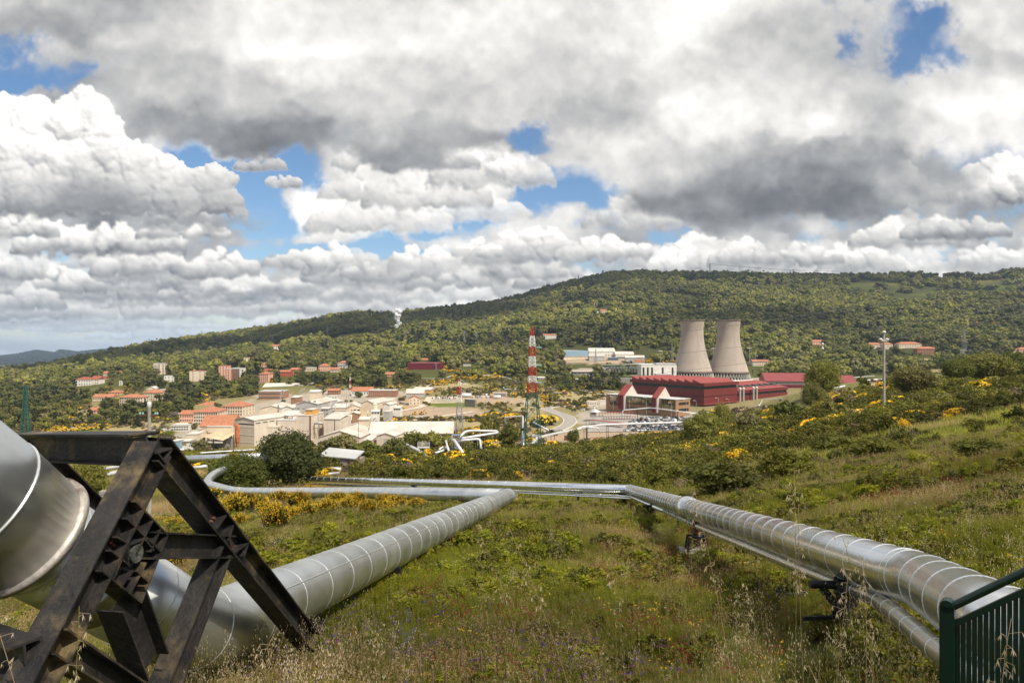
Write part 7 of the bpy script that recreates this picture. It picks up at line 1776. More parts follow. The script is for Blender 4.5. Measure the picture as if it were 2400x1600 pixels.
# yard things
def junk(name, lb, cat, px, py, w, h, d, m, Y=None, rz=.1):
    Y = Y or hit(px, py, 170); k = Y/F; o = empty(name, ray(px, py, Y), rz, label=lb, cat=cat); r = np.random.default_rng(int(px))
    return o, k, r
for px, py, w, h, m, lb in ((1331,1032,13,12,M_RUST,'rusty container in the earth yard below the pipe loop'),(1300,925,18,5,WALL['white'],'white cabin roof in the scrub left of the long pipe')):
    o, k, r = junk('container', lb, 'container', px, py, w, h, 3, m); mb = MB(); mb.box(-w*k/2,w*k/2,0,3,-.5,h*k*.8); mb.build('box', m, o); mb = MB(); mb.box(-w*k/2-.1,w*k/2+.1,-.1,3.1,h*k*.8,h*k*.85); mb.build('lid', M_DARK, o)
M_ORB = mat('orange_steel', (.50,.13,.04), .7, var=.2)
for px, py, n, m, lb in ((1288,1042,6,M_ORB,'stack of orange beams at the edge of the bushes'),(1376,1030,7,M_RUST,'pile of rusty beams in the earth yard'),(1400,1028,5,M_ORB,'loose orange and grey bars beside the rusty beams')):
    o, k, r = junk('beam_stack', lb, 'stack', px, py, 10, 4, 3, m)
    for i in range(n): y = r.uniform(-2, 2); z = .2+.35*(i//3); MB().bar((-7*k, y, z), (7*k*r.uniform(.6, 1), y+r.uniform(-.6,.6), z), .35, .3).build('beam', m, o)
for i, (px, py) in enumerate(((971,972),(988,972))):
    Y = hit(px, py, 170); k = Y/F; o = empty('excavator', ray(px, py, Y), .4-i, label=['left yellow excavator on the bare earth','right yellow excavator with raised arm on the bare earth'][i], cat='excavator', group='yellow excavators'); M_YP = mat('yellow_machine_paint', (.62,.33,.02), .5, var=.15)
    for s_ in (-1, 1): mb = MB(); mb.tube([(-1.6,s_*1.0,.5),(1.6,s_*1.0,.5)], .45, 10); mb.build('track', M_TYRE, o)
    MB().box(-1.5,1.2,-1.1,1.1,.9,1.8).build('body', M_YP, o); MB().box(-.2,1.1,-1.0,.0,1.8,2.9).build('cab', M_GLASS, o); MB().box(-.3,1.2,-1.1,.1,2.9,3.0).build('cab_roof', M_YP, o)
    mb = MB(); mb.bar((1.1,.4,1.5),(3.2,.4,4.0+i),.35,.45); mb.bar((3.2,.4,4.0+i),(4.8,.4,1.4+i),.3,.35); mb.build('arm', M_YP, o); MB().box(4.3,5.2,0,.8,.5+i,1.3+i).build('bucket', M_DARK, o)
for i, (px, w, c_) in enumerate([(1015,10,'white'),(1028,8,'white'),(1040,12,'grey'),(1056,10,'white'),(1068,9,'white'),(1108,8,'cream'),(1120,7,'grey'),(1131,9,'white'),(1142,8,'white'),(1152,8,'tan')]):
    nm = {'white': 'white', 'grey': 'grey', 'cream': 'cream', 'tan': 'brown'}[c_]; py = 935 if px < 1080 else 933; Y = hit(px, py, 170); k = Y/F
    o = empty('container', ray(px, py, Y), rc.uniform(-.3,.3), label='%s box container, %s in the storage yard' % (nm, ORD[i]), cat='container', group='containers in the storage yard'); MB().box(-w*k/2,w*k/2,0,2.6,-.4,2.5).build('box', WALL[c_], o); MB().box(-w*k*.3,-w*k*.05,-.06,0,.1,1.9).build('door', M_GLASS, o)
o = empty('bell_tower', ray(283,907,900), 0, label='slim white open bell tower with a small wedge roofed chapel', cat='church'); k = 900/F; EXCL.append((266, 292, 896, 935, 200, 930))
for x in (-2.3, 2.3): MB().box(x*k-.5,x*k+.5,-.6,2.4,-3,15*k).build('pier', WALL['white'], o)
for z in (4, 9, 14): MB().box(-2.3*k,2.3*k,0,1.8,z*k,z*k+.6).build('cross_slab', WALL['white'], o)
mb = MB(); mb.add([(-11*k,0,-2),(-3.2*k,0,-2),(-3.2*k,0,6*k),(-11*k,6,-2),(-3.2*k,6,-2),(-3.2*k,6,6*k)], [(0,1,2),(5,4,3),(0,2,5,3),(0,3,4,1),(1,4,5,2)]); mb.build('chapel', WALL['white'], o)
# water tank in far right yard, blue
o = empty('storage_tank', ray(2216,895,430), 0, label='bright blue tank lying behind the looping white pipeline', cat='tank'); MB().tube([(-2,0,.8),(-1.8,0,.8),(1.8,0,.8),(2,0,.8)], [.6,.8,.8,.6], 12).build('shell', mat('bright_blue_plastic', (.03,.22,.55), .4), o)
# orange mesh fences and a block stack behind the trestle
M_NET = mat('orange_safety_net', (.62,.09,.03), .8, var=.2, scale=3)
for (xa, xb, ya, yb, hh, Y, lb) in ((186,237,1178,1172,15,50,'orange safety net on stakes seen left through the trestle'),(322,346,1180,1176,22,47,'orange safety net beside the square concrete pole')):
    a = ray(xa, ya, Y); b = ray(xb, yb, Y+1.5); k = Y/F; o = empty('barrier_net', a, 0, label=lb, cat='barrier'); v = b-a; n = 10
    mb = MB(); vs = []
    for i in range(n+1):
        t = i/n; vs += [v*t+Vector((0,.02,0)), v*t+Vector((.03*math.sin(i*2), .02, hh*k*(1-.18*math.sin(t*math.pi)**2)))]
    mb.add(vs+[p+Vector((0,.015,0)) for p in map(Vector, vs)], [(2*i,2*i+2,2*i+3,2*i+1) for i in range(n)]+[(2*n+2+2*i+1,2*n+2+2*i+3,2*n+2+2*i+2,2*n+2+2*i) for i in range(n)]); mb.build('net', M_NET, o)
    for t in (0, .5, 1): MB().cyl(v*t-Vector((0,.04,.4)), v*t+Vector((0,-.04,hh*k*1.35)), .025, n=6).build('stake', M_RUST, o)
o = empty('block_stack', ray(243,1182,47), .3, label='stack of pale concrete blocks behind the trestle', cat='stack'); r = np.random.default_rng(4)
for i in range(5): MB().box(-.45+r.uniform(-.05,.05)+i*.06,.35+i*.03,-.3,.3,-.2+i*.24,-.2+i*.24+.2).build('block', M_CONCR, o)
o = empty('marker_sheet', ray(321,1200,44), .2, label='small red-orange sheet standing in the grass behind the trestle', cat='sheet'); MB().box(-.06,.10,-.02,.02,-.2,.62).build('sheet', M_NET, o); MB().cyl((.1,.03,-.3),(.1,.03,.72),.012,n=6).build('stake', M_RUST, o)

# ------------------------------------------------------------------ clutter of the works: vessels, ducts, switchgear
for i, (px, py, w, h, Y, mt, lb) in enumerate([(712,992,16,10,455,'white','small white plant room in front of the tower block'),(770,990,14,9,460,'grey','grey plant room left of the stepped pale hall'),(852,990,24,7,470,'cream','low cream shed on the yard below the round silo'),(880,972,18,8,520,'white','white shed right of the brown fronted gabled shed'),
   (905,972,14,7,530,'grey','grey hut at the edge of the works yard'),(930,962,16,6,560,'white','white hut by the dusty track'),(738,925,24,7,640,'cream','long cream shed behind the grey halls'),(780,935,20,7,620,'white','white shed left of the long brick workshop front'),(690,938,18,7,620,'brick','small brick shed beside the school building'),
   (586,990,18,9,470,'grey','grey lean-to behind the stained hall roof'),(1235,948,14,5,None,'white','tiny white hut beyond the banded pylon'),(1270,889,16,4,None,'grey','low grey wall house by the dropping pipe')]):
    bld('plant_room', lb, px-w/2, px+w/2, py-h, py, 9, mt, 'white' if i % 3 else 'grey', ('gx','flat','shed')[i % 3], .2 if i % 3 != 2 else 1.2, .1*((i % 4)-1.5), (1,3,1.3,.9) if i % 2 else None, Y=Y, cat='shed')
for i, (px, py, h, r, Y, lb) in enumerate([(664,990,16,2.2,450,'squat white vessel on the roof line of the middle block'),(676,988,12,1.8,450,'smaller white vessel next to the squat one'),(742,1008,14,2.4,450,'pale vertical vessel inside the steel gate frame'),(786,964,18,1.6,530,'slim pale vessel right of the round concrete silo'),(862,975,12,2.0,520,'pale round vessel before the larger gabled hall'),(1140,930,8,2.6,None,'small round tank in the storage yard')]):
    Y = Y or hit(px, py, 170); k = Y/F; o = empty('vessel', ray(px, py, Y), 0, label=lb, cat='tank'); MB().lathe([(0,h*k),(r*k*.6,h*k*.98),(r*k,h*k*.9),(r*k,.6),(r*k*.7,.3),(0,.3)], 14).build('shell', M_WPIPE, o)
    for a in range(3): MB().bar((r*k*.8*math.cos(a*2.1), r*k*.8*math.sin(a*2.1), -3),(r*k*.8*math.cos(a*2.1), r*k*.8*math.sin(a*2.1), 1),.2,.2).build('leg', M_RUST, o)
for lb, pts, r in (('pale duct running over the roofs of the middle blocks', [(640,985,455),(655,978,455),(690,979,456),(700,972,458)], .5),('rusty duct climbing the side of the tower block', [(736,1015,448),(738,985,448),(742,968,452),(760,966,470)], .45),('white duct crossing behind the steel gate frame', [(735,996,452),(757,993,452),(762,1002,452)], .4),
    ('long pale pipe rack along the works yard', [(800,1000,470),(840,990,490),(880,978,520),(925,968,545)], .35),('twin pale pipe beside the dusty track', [(905,990,None),(960,982,None),(1010,975,None)], .3)):
    pipe(lb, [tuple(x for x in p if x is not None) for p in pts], 2, r=r, sup=14, m=M_RUST if 'rusty' in lb else M_WPIPE)
for i in range(12):
    px = 1418+i*7.4; Y = 850; o = empty('switchgear', ray(px, 871-i*.1, Y), .1, label='grey switchgear frame, %s in the row before the long white pipe' % ORD[i], cat='switchgear', group='switchgear frames of the substation'); k = Y/F
    for x in (-2.2*k, 2.2*k): MB().bar((x,0,-1),(x,0,8*k),.3,.3).build('post', M_PS, o)
    MB().bar((-2.6*k,0,8*k),(2.6*k,0,8*k),.35,.4).build('beam', M_PS, o)
    for x in (-1.6*k, 0, 1.6*k): MB().lathe([(.15,0),(.35,.3),(.35,1.5),(.15,1.9),(0,1.9)],8,(x,0,8*k)).build('insulator', M_BG, o)
# ------------------------------------------------------------------ trees one can tell apart
def tree_at(kn, px, base, wpx, hpx, label, Y=None, lod='mid', var=0, ymin=40, cat='tree', group=None, sink=.3):
    K = kind(kn, lod, var); Y = Y or hit(px, base, ymin); k = Y/F
    bw = {'oak': 8.6, 'round_oak': 9.2, 'umbrella_pine': 10.8, 'cypress': 2.9, 'conifer': 6.2, 'scrub': 3.5, 'brown_scrub': 3.4, 'broom': 2.0, 'gorse': 3.6}[kn]
    bh = {'oak': 9.1, 'round_oak': 8.2, 'umbrella_pine': 11.8, 'cypress': 12.4, 'conifer': 12.6, 'scrub': 2.4, 'brown_scrub': 2.2, 'broom': 1.7, 'gorse': 2.1}[kn]
    x = (px-1200)/F*Y; z = gz(x, Y)-sink
    h_needed = (base-(base-hpx)); s = (wpx*k/bw, wpx*k/bw, max(.2, (-(base-hpx-800)/F*Y-z))/bh)
    o = copy_thing(K, KW[kn][0] if kn not in ('scrub',) or hpx*k < 4 else 'shrub', cat, (x, Y, z), px*.37 % 6.28, s)
    o['label'] = label
    if group: o['group'] = group
    return o
BIG = [
 ('round_oak',680,1136,178,128,'big dense green tree rising in front of the factory','hi',84),('round_oak',552,1142,160,78,'low spreading dark tree at the left foot of the big tree','hi',76),('round_oak',196,1170,124,90,'dark green tree seen under the trestle beam','hi',58),
 ('round_oak',1645,1046,112,84,'round dark tree in front of the red plant corner','hi',150),('round_oak',1690,1006,56,62,'bright green tree behind the round dark tree','hi',175),('round_oak',1926,905,90,62,'broad green tree rising over the red wing','hi',235),
 ('round_oak',1905,936,56,44,'round green tree below the broad tree at the red wing','hi',200),('oak',2142,950,112,94,'broad dark tree just right of the tall concrete pole','hi',165),('oak',2312,900,130,74,'large mixed green tree clump on the far right slope','hi',230),
 ('oak',2240,930,80,90,'lighter green tree left of the far right tree clump','hi',215),('oak',2382,890,80,68,'dark tree at the right edge above the hillside','hi',240),('oak',776,1076,66,50,'leafy tree between the big tree and the gabled hall','mid',190),
 ('oak',814,1074,92,58,'pale leafy tree in front of the gabled hall','mid',195),('oak',862,1076,76,44,'dark leafy tree below the lean-to shed','mid',192),('round_oak',931,1082,74,62,'dark round tree in front of the small gabled hall','mid',190),
 ('oak',969,1052,60,42,'leafy tree in front of the green gate','mid',250),('oak',1016,1050,62,40,'leafy tree hiding the windows of the long hall','mid',255),('oak',1050,1050,40,34,'light green tree at the right end of the long hall','mid',250),
 ('oak',1192,1058,54,66,'green tree just left of the banded pylon','mid',225),('round_oak',1140,1003,36,40,'round green tree above the pipe hairpin','mid',300),('oak',1162,1000,26,24,'small tree right of the round one above the hairpin','mid',310),
 ('oak',470,1064,46,34,'tree beside the open canopy','mid',300),('round_oak',1372,905,40,30,'bare brown bushy tree beside the small pipe arch','mid',None),('round_oak',1298,940,30,20,'green bush at the top of the access road','mid',None),
 ('oak',1345,1040,36,34,'pale green tree at the earth yard','mid',260),('round_oak',394,1023,32,15,'round umbrella pine beside the low white house','mid',None),('round_oak',452,1006,26,18,'round clipped tree in front of the largest office','mid',None),('round_oak',510,962,16,14,'round clipped tree between the two office blocks','mid',None),
 ('round_oak',840,932,22,16,'dark round tree in front of the white warehouse','mid',None),('oak',2108,978,70,36,'low tree at the foot of the tall concrete pole','mid',120),('oak',2190,985,110,66,'dark bushy tree right of the tall concrete pole on the slope','hi',120),
 ('oak',1755,1010,70,46,'pale olive tree on the sunny slope','mid',140),('oak',1850,985,80,46,'green tree on the sunny slope below the thick white pipe','mid',150),('round_oak',1960,972,70,34,'low green tree left of the tall concrete pole','mid',140)]
for kn, px, base, w, h, lb, lod, Y in BIG: tree_at(kn, px, base, w, h, lb, Y, lod, var=int(px) % 2)
REG = [(620,955,50,8,12,['umbrella_pine','oak'],12,'between the offices and the brick school building'),(730,925,30,6,6,['oak'],11,'behind the grey factory halls'),
 (80,975,80,34,16,['oak','oak','cypress'],14,'near the dark green pylon at far left'),(170,930,80,16,18,['oak','umbrella_pine','oak'],13,'around the orange roofed houses at far left'),(300,966,75,16,18,['oak','cypress','oak'],15,'below the wide cream building with orange roof'),
 (415,945,45,20,18,['umbrella_pine','cypress','oak'],17,'left of the old offices'),(340,900,60,10,16,['oak','umbrella_pine'],13,'around the bell tower'),(430,912,52,12,16,['oak','conifer','cypress'],15,'below the cream apartment block'),
 (545,915,60,14,22,['umbrella_pine','oak','conifer'],17,'below the white gridded tower block'),(510,900,18,10,6,['conifer'],18,'left of the striped stair tower'),(575,880,26,14,10,['conifer','oak'],18,'right of the white gridded tower block'),(640,893,26,6,6,['oak','conifer'],13,'below the red house'),
 (705,893,50,10,16,['oak','cypress','conifer'],14,'below the bright orange house'),(790,890,55,12,18,['umbrella_pine','oak','cypress'],15,'above the white warehouse with orange tiles'),(880,893,55,13,18,['umbrella_pine','conifer','oak'],17,'above the long brick workshop'),(960,888,30,10,10,['oak','umbrella_pine'],15,'below the maroon hall'),
 (930,850,26,12,10,['conifer','oak'],17,'left of the maroon hall'),(1060,840,40,10,10,['oak'],14,'above the broom slope'),(1200,858,34,12,6,['oak','round_oak'],11,'between the broom slope and the banded pylon'),(1228,905,22,16,4,['oak'],10,'behind the banded pylon'),
 (1330,900,60,14,12,['round_oak','oak'],12,'between the long pipe and the blue hall'),(1440,910,50,8,8,['oak'],10,'left of the glass fronted building'),(1840,870,80,10,16,['oak','round_oak'],15,'right of the cooling towers'),(2000,850,90,14,18,['oak','cypress'],16,'below the low villas'),
 (2150,850,90,12,18,['oak','round_oak'],17,'below the brick villa'),(2310,845,80,14,16,['oak','conifer'],18,'below the cream cottage at the right edge'),(250,1000,60,10,8,['oak'],12,'on the grass beside the left road')]
rt = np.random.default_rng(314)
def regions():
    tot = 0
    for (a, b, rx, ry, n, ks, hp, phrase) in REG:
        by = {}
        for i in range(int(n*1.0)):
            for _ in range(12):
                t = rt.uniform(0, 6.283); r = math.sqrt(rt.random()); px = a+rx*r*math.cos(t); py = b+ry*r*math.sin(t); Y = hit(px, py, 170)
                if clear(np.array([px]), np.array([py]), np.array([Y]))[0]: break
            else: continue
            kn = ks[i % len(ks)]; var = i % 2; K = kind(kn, 'mid', var); s = rt.uniform(.75, 1.3)*hp/10*(1.0 if kn not in ('umbrella_pine','conifer','cypress') else .85)*Y/F/Y*F/11*(11 if False else 8.5)
            s = rt.uniform(.8, 1.25)*(hp*Y/F)/K[2]
            s = max(.6, min(s, 1.5)); x = (px-1200)/F*Y
            o = copy_thing(K, KW[kn][0], 'tree', (x, Y, gz(x, Y)-.4), rt.uniform(0, 6.28), (s*rt.uniform(.9,1.1), s*rt.uniform(.9,1.1), s)); by.setdefault(kn, []).append(o); tot += 1
        for kn, L in by.items(): label_row(L, '%s, {o}, %s' % (KW[kn][1], phrase), 'trees '+phrase)
    return tot
nt = regions(); print('individual trees', nt)
def fill_trees():
    """the rest of the valley's trees, past the three hundred largest"""
    rng = np.random.default_rng(99); W = [(a, b, rx*1.25, ry*1.3, n*11) for (a, b, rx, ry, n, *_r) in REG]+[(300,880,320,26,700),(700,862,200,16,500),(1000,838,120,10,260),(2200,830,220,20,600),(1350,838,60,5,40),(1900,850,150,14,400),(60,930,90,26,300),(600,850,140,10,300),(100,905,120,12,260),(1250,830,90,14,260)]
    P = []
    for a, b, rx, ry, n in W:
        r = np.sqrt(rng.random(n)); t = rng.uniform(0, 6.283, n); P.append(np.stack([a+rx*r*np.cos(t), b+ry*r*np.sin(t)], 1))
    P = np.concatenate(P); X, Y, Z = grounded(P[:,0], P[:,1], 200); ok = clear(P[:,0], P[:,1], Y)&(Y > 420)&(Y < 1500)
    for a, b, rx, ry in PX_PATCH: ok &= ~(((P[:,0]-a)/rx)**2+((P[:,1]-b)/ry)**2 < 1)
    # stay off the open broom slopes, yards and roads
    for a, b, rx, ry in [(1010,968,150,22),(1480,985,140,40),(1060,880,60,14),(1455,872,60,10),(1330,935,60,14),(240,1012,120,14),(700,985,200,60),(860,925,120,14),(700,942,90,12),(1110,900,130,34),(1240,920,60,30)]: ok &= ~(((P[:,0]-a)/rx)**2+((P[:,1]-b)/ry)**2 < 1)
    X, Y, Z = X[ok], Y[ok], Z[ok]; n = len(X); q = rng.random(n)
    ms = [kind('oak','lo',0)[0], kind('oak','lo',1)[0], kind('round_oak','lo',0)[0], kind('umbrella_pine','lo',0)[0], kind('cypress','lo',0)[0], kind('conifer','lo',0)[0]]
    ids = np.where(q < .6, rng.integers(0, 3, n), np.where(q < .8, 3, np.where(q < .9, 4, 5)))
    scatter('valley_trees', np.stack([X, Y, Z-.5], 1), rng.uniform(0, 6.28, n), rng.uniform(.55, 1.15, n), ids, ms, 'crowded smaller trees filling the town slope and valley', 'woods', tone=np.clip(fbm(X*.02, Y*.02, 331, 4)*1.4, -.45, .6))
def shrubs():
    rng = np.random.default_rng(123); P = []
    # scrub over the valley sides and the crest of the near slope
    N = 30000; Y = np.sqrt(rng.uniform(200**2, 880**2, N)); X = rng.uniform(-.90, .90, N)*Y; Z = terr(X, Y); px = 1200+F*X/Y; py = 800-F*Z/Y
    keep = clear(px, py, Y)&(fbm(X*.02, Y*.02, 61, 4)+rng.normal(size=N)*.06 > -.06)
    for a, b, rx, ry in [(1010,966,140,14),(1470,985,125,34),(700,985,175,55),(860,925,110,12),(620,942,120,12),(1455,872,55,8),(240,1012,120,10),(1350,1035,80,18),(1130,938,110,8),(480,1012,85,26),(1290,985,60,30),(2290,915,90,12),(1085,1000,40,8)]: keep &= ~(((px-a)/rx)**2+((py-b)/ry)**2 < 1)
    X, Y, Z = X[keep], Y[keep], Z[keep]; n = len(X); q = rng.random(n)
    A = [np.stack([X, Y, Z-.3], 1)]; sc_ = [rng.uniform(.7, 1.7, n)]; ids = [np.where(q < .55, rng.integers(0, 2, n), np.where(q < .93, 2, 3))]
    # thick dark scrub belt on the near slope
    N = 16000; Y = np.sqrt(rng.uniform(34**2, 230**2, N)); X = rng.uniform(-.62, .96, N)*Y; u = X/Y; Z = terr(X, Y); px = 1200+F*u; py = 800-F*Z/Y
    f = fbm(X*.045, Y*.045, 71, 4)
    belt = (Y > np.interp(px, [200,500,760,1000,1200,1450,1600,1900,2150,2400], [150,125,105,88,76,60,46,38,36,34]))
    edge = np.clip((Y-np.interp(px, [1000,1450,1700,2000,2400], [88,66,54,54,60]))/22, -1, 0)*.13
    cl = f*1.25+edge+fbm(X*.16, Y*.16, 75, 3)*.5+np.interp(px, [300,700,1000,1300,1600,1900,2400], [-.02,.06,.12,.12,.14,.10,.02])+rng.normal(size=N)*.04
    keep = belt&(cl > .02)&(rng.random(N) < np.clip(Y/80, .5, 1))&clear(px, py, np.full(N, 1e4)*0+Y)
    keep &= ~((px > 380)&(px < 720)&(Y > 60)&(Y < 160)&(py < 1105)&(rng.random(N) < .8))
    X, Y, Z = X[keep], Y[keep], Z[keep]; n = len(X); q = rng.random(n)
    A.append(np.stack([X, Y, Z-.25], 1)); sc_.append(np.clip(Y/110, .30, 1.15)*rng.uniform(.6, 1.35, n)); ids.append(np.where(q < .86, rng.integers(4, 6, n), np.where((q < .93)|(Y < 70), 6, 3)))
    A = np.concatenate(A); sc_ = np.concatenate(sc_); ids = np.concatenate(ids); n = len(A)
    ms = [kind('scrub','lo',0)[0], kind('scrub','lo',1)[0], kind('brown_scrub','lo',0)[0], kind('gorse','lo',0)[0], kind('scrub','mid',0)[0], kind('scrub','mid',1)[0], kind('brown_scrub','mid',0)[0]]
    scatter('shrubbery', A, rng.uniform(0, 6.28, n), np.stack([sc_*rng.uniform(.9,1.3,n), sc_*rng.uniform(.9,1.3,n), sc_*rng.uniform(.7,1.1,n)], 1), ids, ms, 'green and brown scrub covering the slope beyond the pipes and the valley sides', 'scrub', tone=np.clip(fbm(A[:,0]*.05, A[:,1]*.05, 341, 4)*1.6, -.5, .6))
# yellow broom bushes that stand apart, nearest first
BR = [(455,1222,60,44,'yellow broom in the gap between the trestle legs'),(575,1178,56,36,'yellow broom just under the bend of the thick pipe'),(630,1212,64,42,'broom behind and left of the lone upright bush'),(675,1222,56,40,'broom touching the right side of the lone upright bush'),(715,1215,60,44,'bushy broom between the lone bush and the low right one'),
 (790,1184,56,38,'broom close below the thick pipe, centre of the bank'),(835,1182,50,36,'broom close below the thick pipe, right of centre'),(930,1186,52,30,'broom near the pipe, second from the corner'),(510,1215,56,42,'broom at the edge of the right trestle leg'),(560,1235,50,36,'low broom in front of the bank by the trestle leg'),(900,1180,44,28,'small broom tucked under the thick pipe at right'),(646,1248,74,78,'large upright broom bush with green base standing alone before the pipe'),(395,1345,90,70,'yellow broom bush seen through the trestle leg'),(545,1205,70,52,'yellow broom left of the lone upright bush, near the trestle leg'),(600,1200,60,46,'yellow broom second along the bank under the thick pipe'),
 (700,1192,60,50,'yellow broom in the middle of the bank under the thick pipe'),(725,1176,44,46,'tall broom growing over the top of the thick pipe'),(752,1172,36,42,'broom right beside the one growing over the thick pipe'),(765,1205,60,40,'low yellow broom right of the lone upright bush'),(815,1200,60,40,'yellow broom below the thick pipe, right half of the bank'),
 (862,1208,46,44,'round green based broom below the thick pipe'),(905,1200,60,32,'low broom at the right part of the bank'),(975,1192,50,28,'last small broom on the bank before the pipe corner'),(500,1175,56,40,'yellow broom at the pipe elbow behind the trestle'),(470,1200,50,40,'yellow broom between trestle leg and pipe elbow'),(655,1180,60,36,'yellow broom touching the underside of the thick pipe'),
 (430,1112,60,30,'yellow broom under the straight grey pipeline'),(470,1108,50,26,'yellow broom right under the straight grey pipeline support'),(410,1235,50,26,'low broom at the foot of the concrete pole'),(372,1230,44,22,'small low broom left of the concrete pole foot'),(520,1155,34,20,'small broom in the crook of the pipe elbow'),
 (880,1098,46,26,'yellow broom below the dark round tree'),(1000,1092,50,26,'yellow broom in front of the well pad, left'),(1065,1082,60,26,'yellow broom in front of the well pad, centre'),(1020,1106,40,24,'lower broom before the well pad'),(1155,1062,80,32,'bright broom mass right of the goal-shaped pipe'),(1195,1078,50,24,'broom at the foot of the blue-grey mast'),
 (1102,1024,60,24,'broom between hairpin pipe and lattice mast'),(1150,1004,44,14,'low broom at the back of the hairpin pipe'),(1265,1002,60,32,'bright broom right of the pylon legs'),(1290,996,40,24,'second bright broom right of the pylon legs'),(1200,985,50,18,'broom on the bank behind the goal-shaped white frame'),(915,1090,40,28,'yellow broom at the right of the rusty hut'),
 (1320,1086,30,16,'small orange broom far along the crest'),(1470,1062,26,16,'lone orange broom in the sunny scrub'),(2110,960,80,34,'orange broom under the broad dark tree'),(2360,1195,40,20,'orange patch of broom at the right edge of the meadow')]
for px, base, w, h, lb in BR:
    Y = hit(px, base, 5); near = Y < 70
    tree_at('broom' if near else 'gorse', px, base, w, h, lb, Y, 'hi' if Y < 60 else 'mid', var=int(px) % 2, cat='bush', group='yellow broom bushes', sink=.1)
SH = [(1690,1165,230,86,'big dark green thicket in the middle of the right slope'),(1560,1140,140,60,'dark thicket left of the big one on the right slope'),(1850,1120,170,70,'dark thicket right of the big one on the right slope'),(2190,1180,180,60,'dark low thicket nearer the ribbed pipe'),(2300,1080,170,52,'dark thicket on the far right slope'),
 (2050,1075,150,50,'green thicket below the tall concrete pole'),(1950,1060,150,44,'long thicket left of the concrete pole foot'),(1440,1120,110,46,'leafy thicket above the far pipe bend'),(1330,1112,90,36,'thicket behind the straight far pipe'),(1250,1105,90,30,'thicket below the pylon'),(1100,1146,40,22,'small bush rising over the corner of the thick pipe'),
 (1060,1112,90,32,'thicket in front of the well pad'),(960,1110,90,34,'thicket left of the well pad'),(2420,1130,120,50,'thicket cut by the right edge'),(350,1150,50,22,'small bush at the block stack')]
for px, base, w, h, lb in SH: tree_at('scrub', px, base, w, h, lb, hit(px, base, 20), 'hi', var=int(px) % 2, cat='bush', group='green thickets on the slope', sink=.15)
forest(); fill_trees(); shrubs(); meadow()

# ------------------------------------------------------------------ tall stalks close to the eye
def oat(x, y, h, lean, bend, seed, label, kind_='oat'):
    r = np.random.default_rng(seed); z = gz(x, y); o = empty('wild_oat' if kind_ == 'oat' else 'seed_spike', (x, y, z), 0, label=label, cat='grass stalk', group='tall dry stalks in the foreground')
    P = [Vector((lean*h*t+bend*h*t*t, .03*math.sin(t*4+seed), h*t*(1-.12*abs(bend)*t))) for t in [i/14 for i in range(15)]]
    mb = MB(); mb.tube(P, [.0024-.0014*i/14 for i in range(15)], 5); mb.build('stem', M_DRY if seed % 3 else M_GRS, o)
    if kind_ == 'oat':
        mb = MB()
        for j in range(int(12+h*4)):
            t = r.uniform(.70, 1.0); q = P[0].lerp(P[-1], 0); i = min(13, int(t*14)); q = P[i].lerp(P[i+1], t*14-i)
            d = Vector((r.normal()*.6, r.normal()*.6, r.uniform(-.2, .3))).normalized()*r.uniform(.02, .055); e_ = q+d; mb.bar(q, e_, .0008, .0008)
            tip = e_+Vector((r.normal()*.008, r.normal()*.008, -r.uniform(.022, .034))); s_ = Vector((.0035, 0, 0))
            for sg in (-1, 1):
                mb.add([e_, e_.lerp(tip, .5)+s_*sg*1.4, tip+s_*sg*2.0, e_.lerp(tip, .5)+s_*sg*.2+Vector((0,.003,0))], [(0,1,2,3)])
        mb.build('spikelets', M_OAT, o)
    else:
        mb = MB(); a, b = P[10], P[-1]; d = (b-a); mb.tube([a, a.lerp(b, .15), a.lerp(b, .8), b], [.002,.0075,.0065,.002], 8); mb.build('seed_head', M_PLUME, o)
    return o
OA = [(118,1490,3.0,1.0,.18,-.10,'oat stalk nearest the left edge, crossing the big silver bell'),(200,1590,3.1,1.15,-.28,-.05,'leaning oat stalk with wide husks in front of the trestle hub'),(395,1590,3.0,.85,.22,.15,'oat stalk bending right across the inner strut'),(60,1600,2.6,.75,.1,-.2,'short oat stalk at the bottom left corner'),(300,1600,3.2,.55,-.1,.2,'low oat tuft stalk under the hub'),
 (1395,1600,4.4,1.15,-.20,-.12,'long golden stalk leaning left across the meadow centre'),(1440,1600,4.5,.95,.02,-.02,'upright golden oat stalk right of the long leaning one'),(1745,1600,4.2,1.35,-.10,-.06,'tall stalk crossing the ribbed pipe near its wide collar'),(1890,1600,3.6,1.25,-.02,.0,'thin green stalk over the ribbed pipe'),(1780,1600,3.8,.85,-.03,-.05,'dark thin stem left of the green stalk'),
 (1950,1600,3.3,.95,.02,.03,'oat stalk crossing the T-shaped support'),(2030,1600,3.4,1.0,.0,-.02,'oat stalk between the support and the pipe bend'),(2100,1600,3.3,1.1,-.1,-.08,'tall oat stalk before the pipe bend'),(2300,1600,2.6,.85,.03,.1,'oat stalk in front of the green railing'),(2200,1600,2.9,.7,.12,.2,'bent oat stalk by the railing post'),(1580,1600,4.0,.7,.15,.25,'thin arching stalk in the middle of the flowers'),
 (1240,1600,4.3,1.2,.06,-.25,'stalk arching left beside the thick pipe corner'),(2010,1600,3.0,.6,-.06,-.2,'short husked stalk in front of the thin pipe'),(1860,1600,3.5,1.45,.0,.0,'tallest oat plume rising above the ribbed pipe')]
for i, (px, py, Y, h, ln, bd, lb) in enumerate(OA):
    x = (px-1200)/F*Y; need = gz(x, Y); oat(x, Y, h+max(0, -(need)-1.72)*.5, ln, bd, i+3, lb)
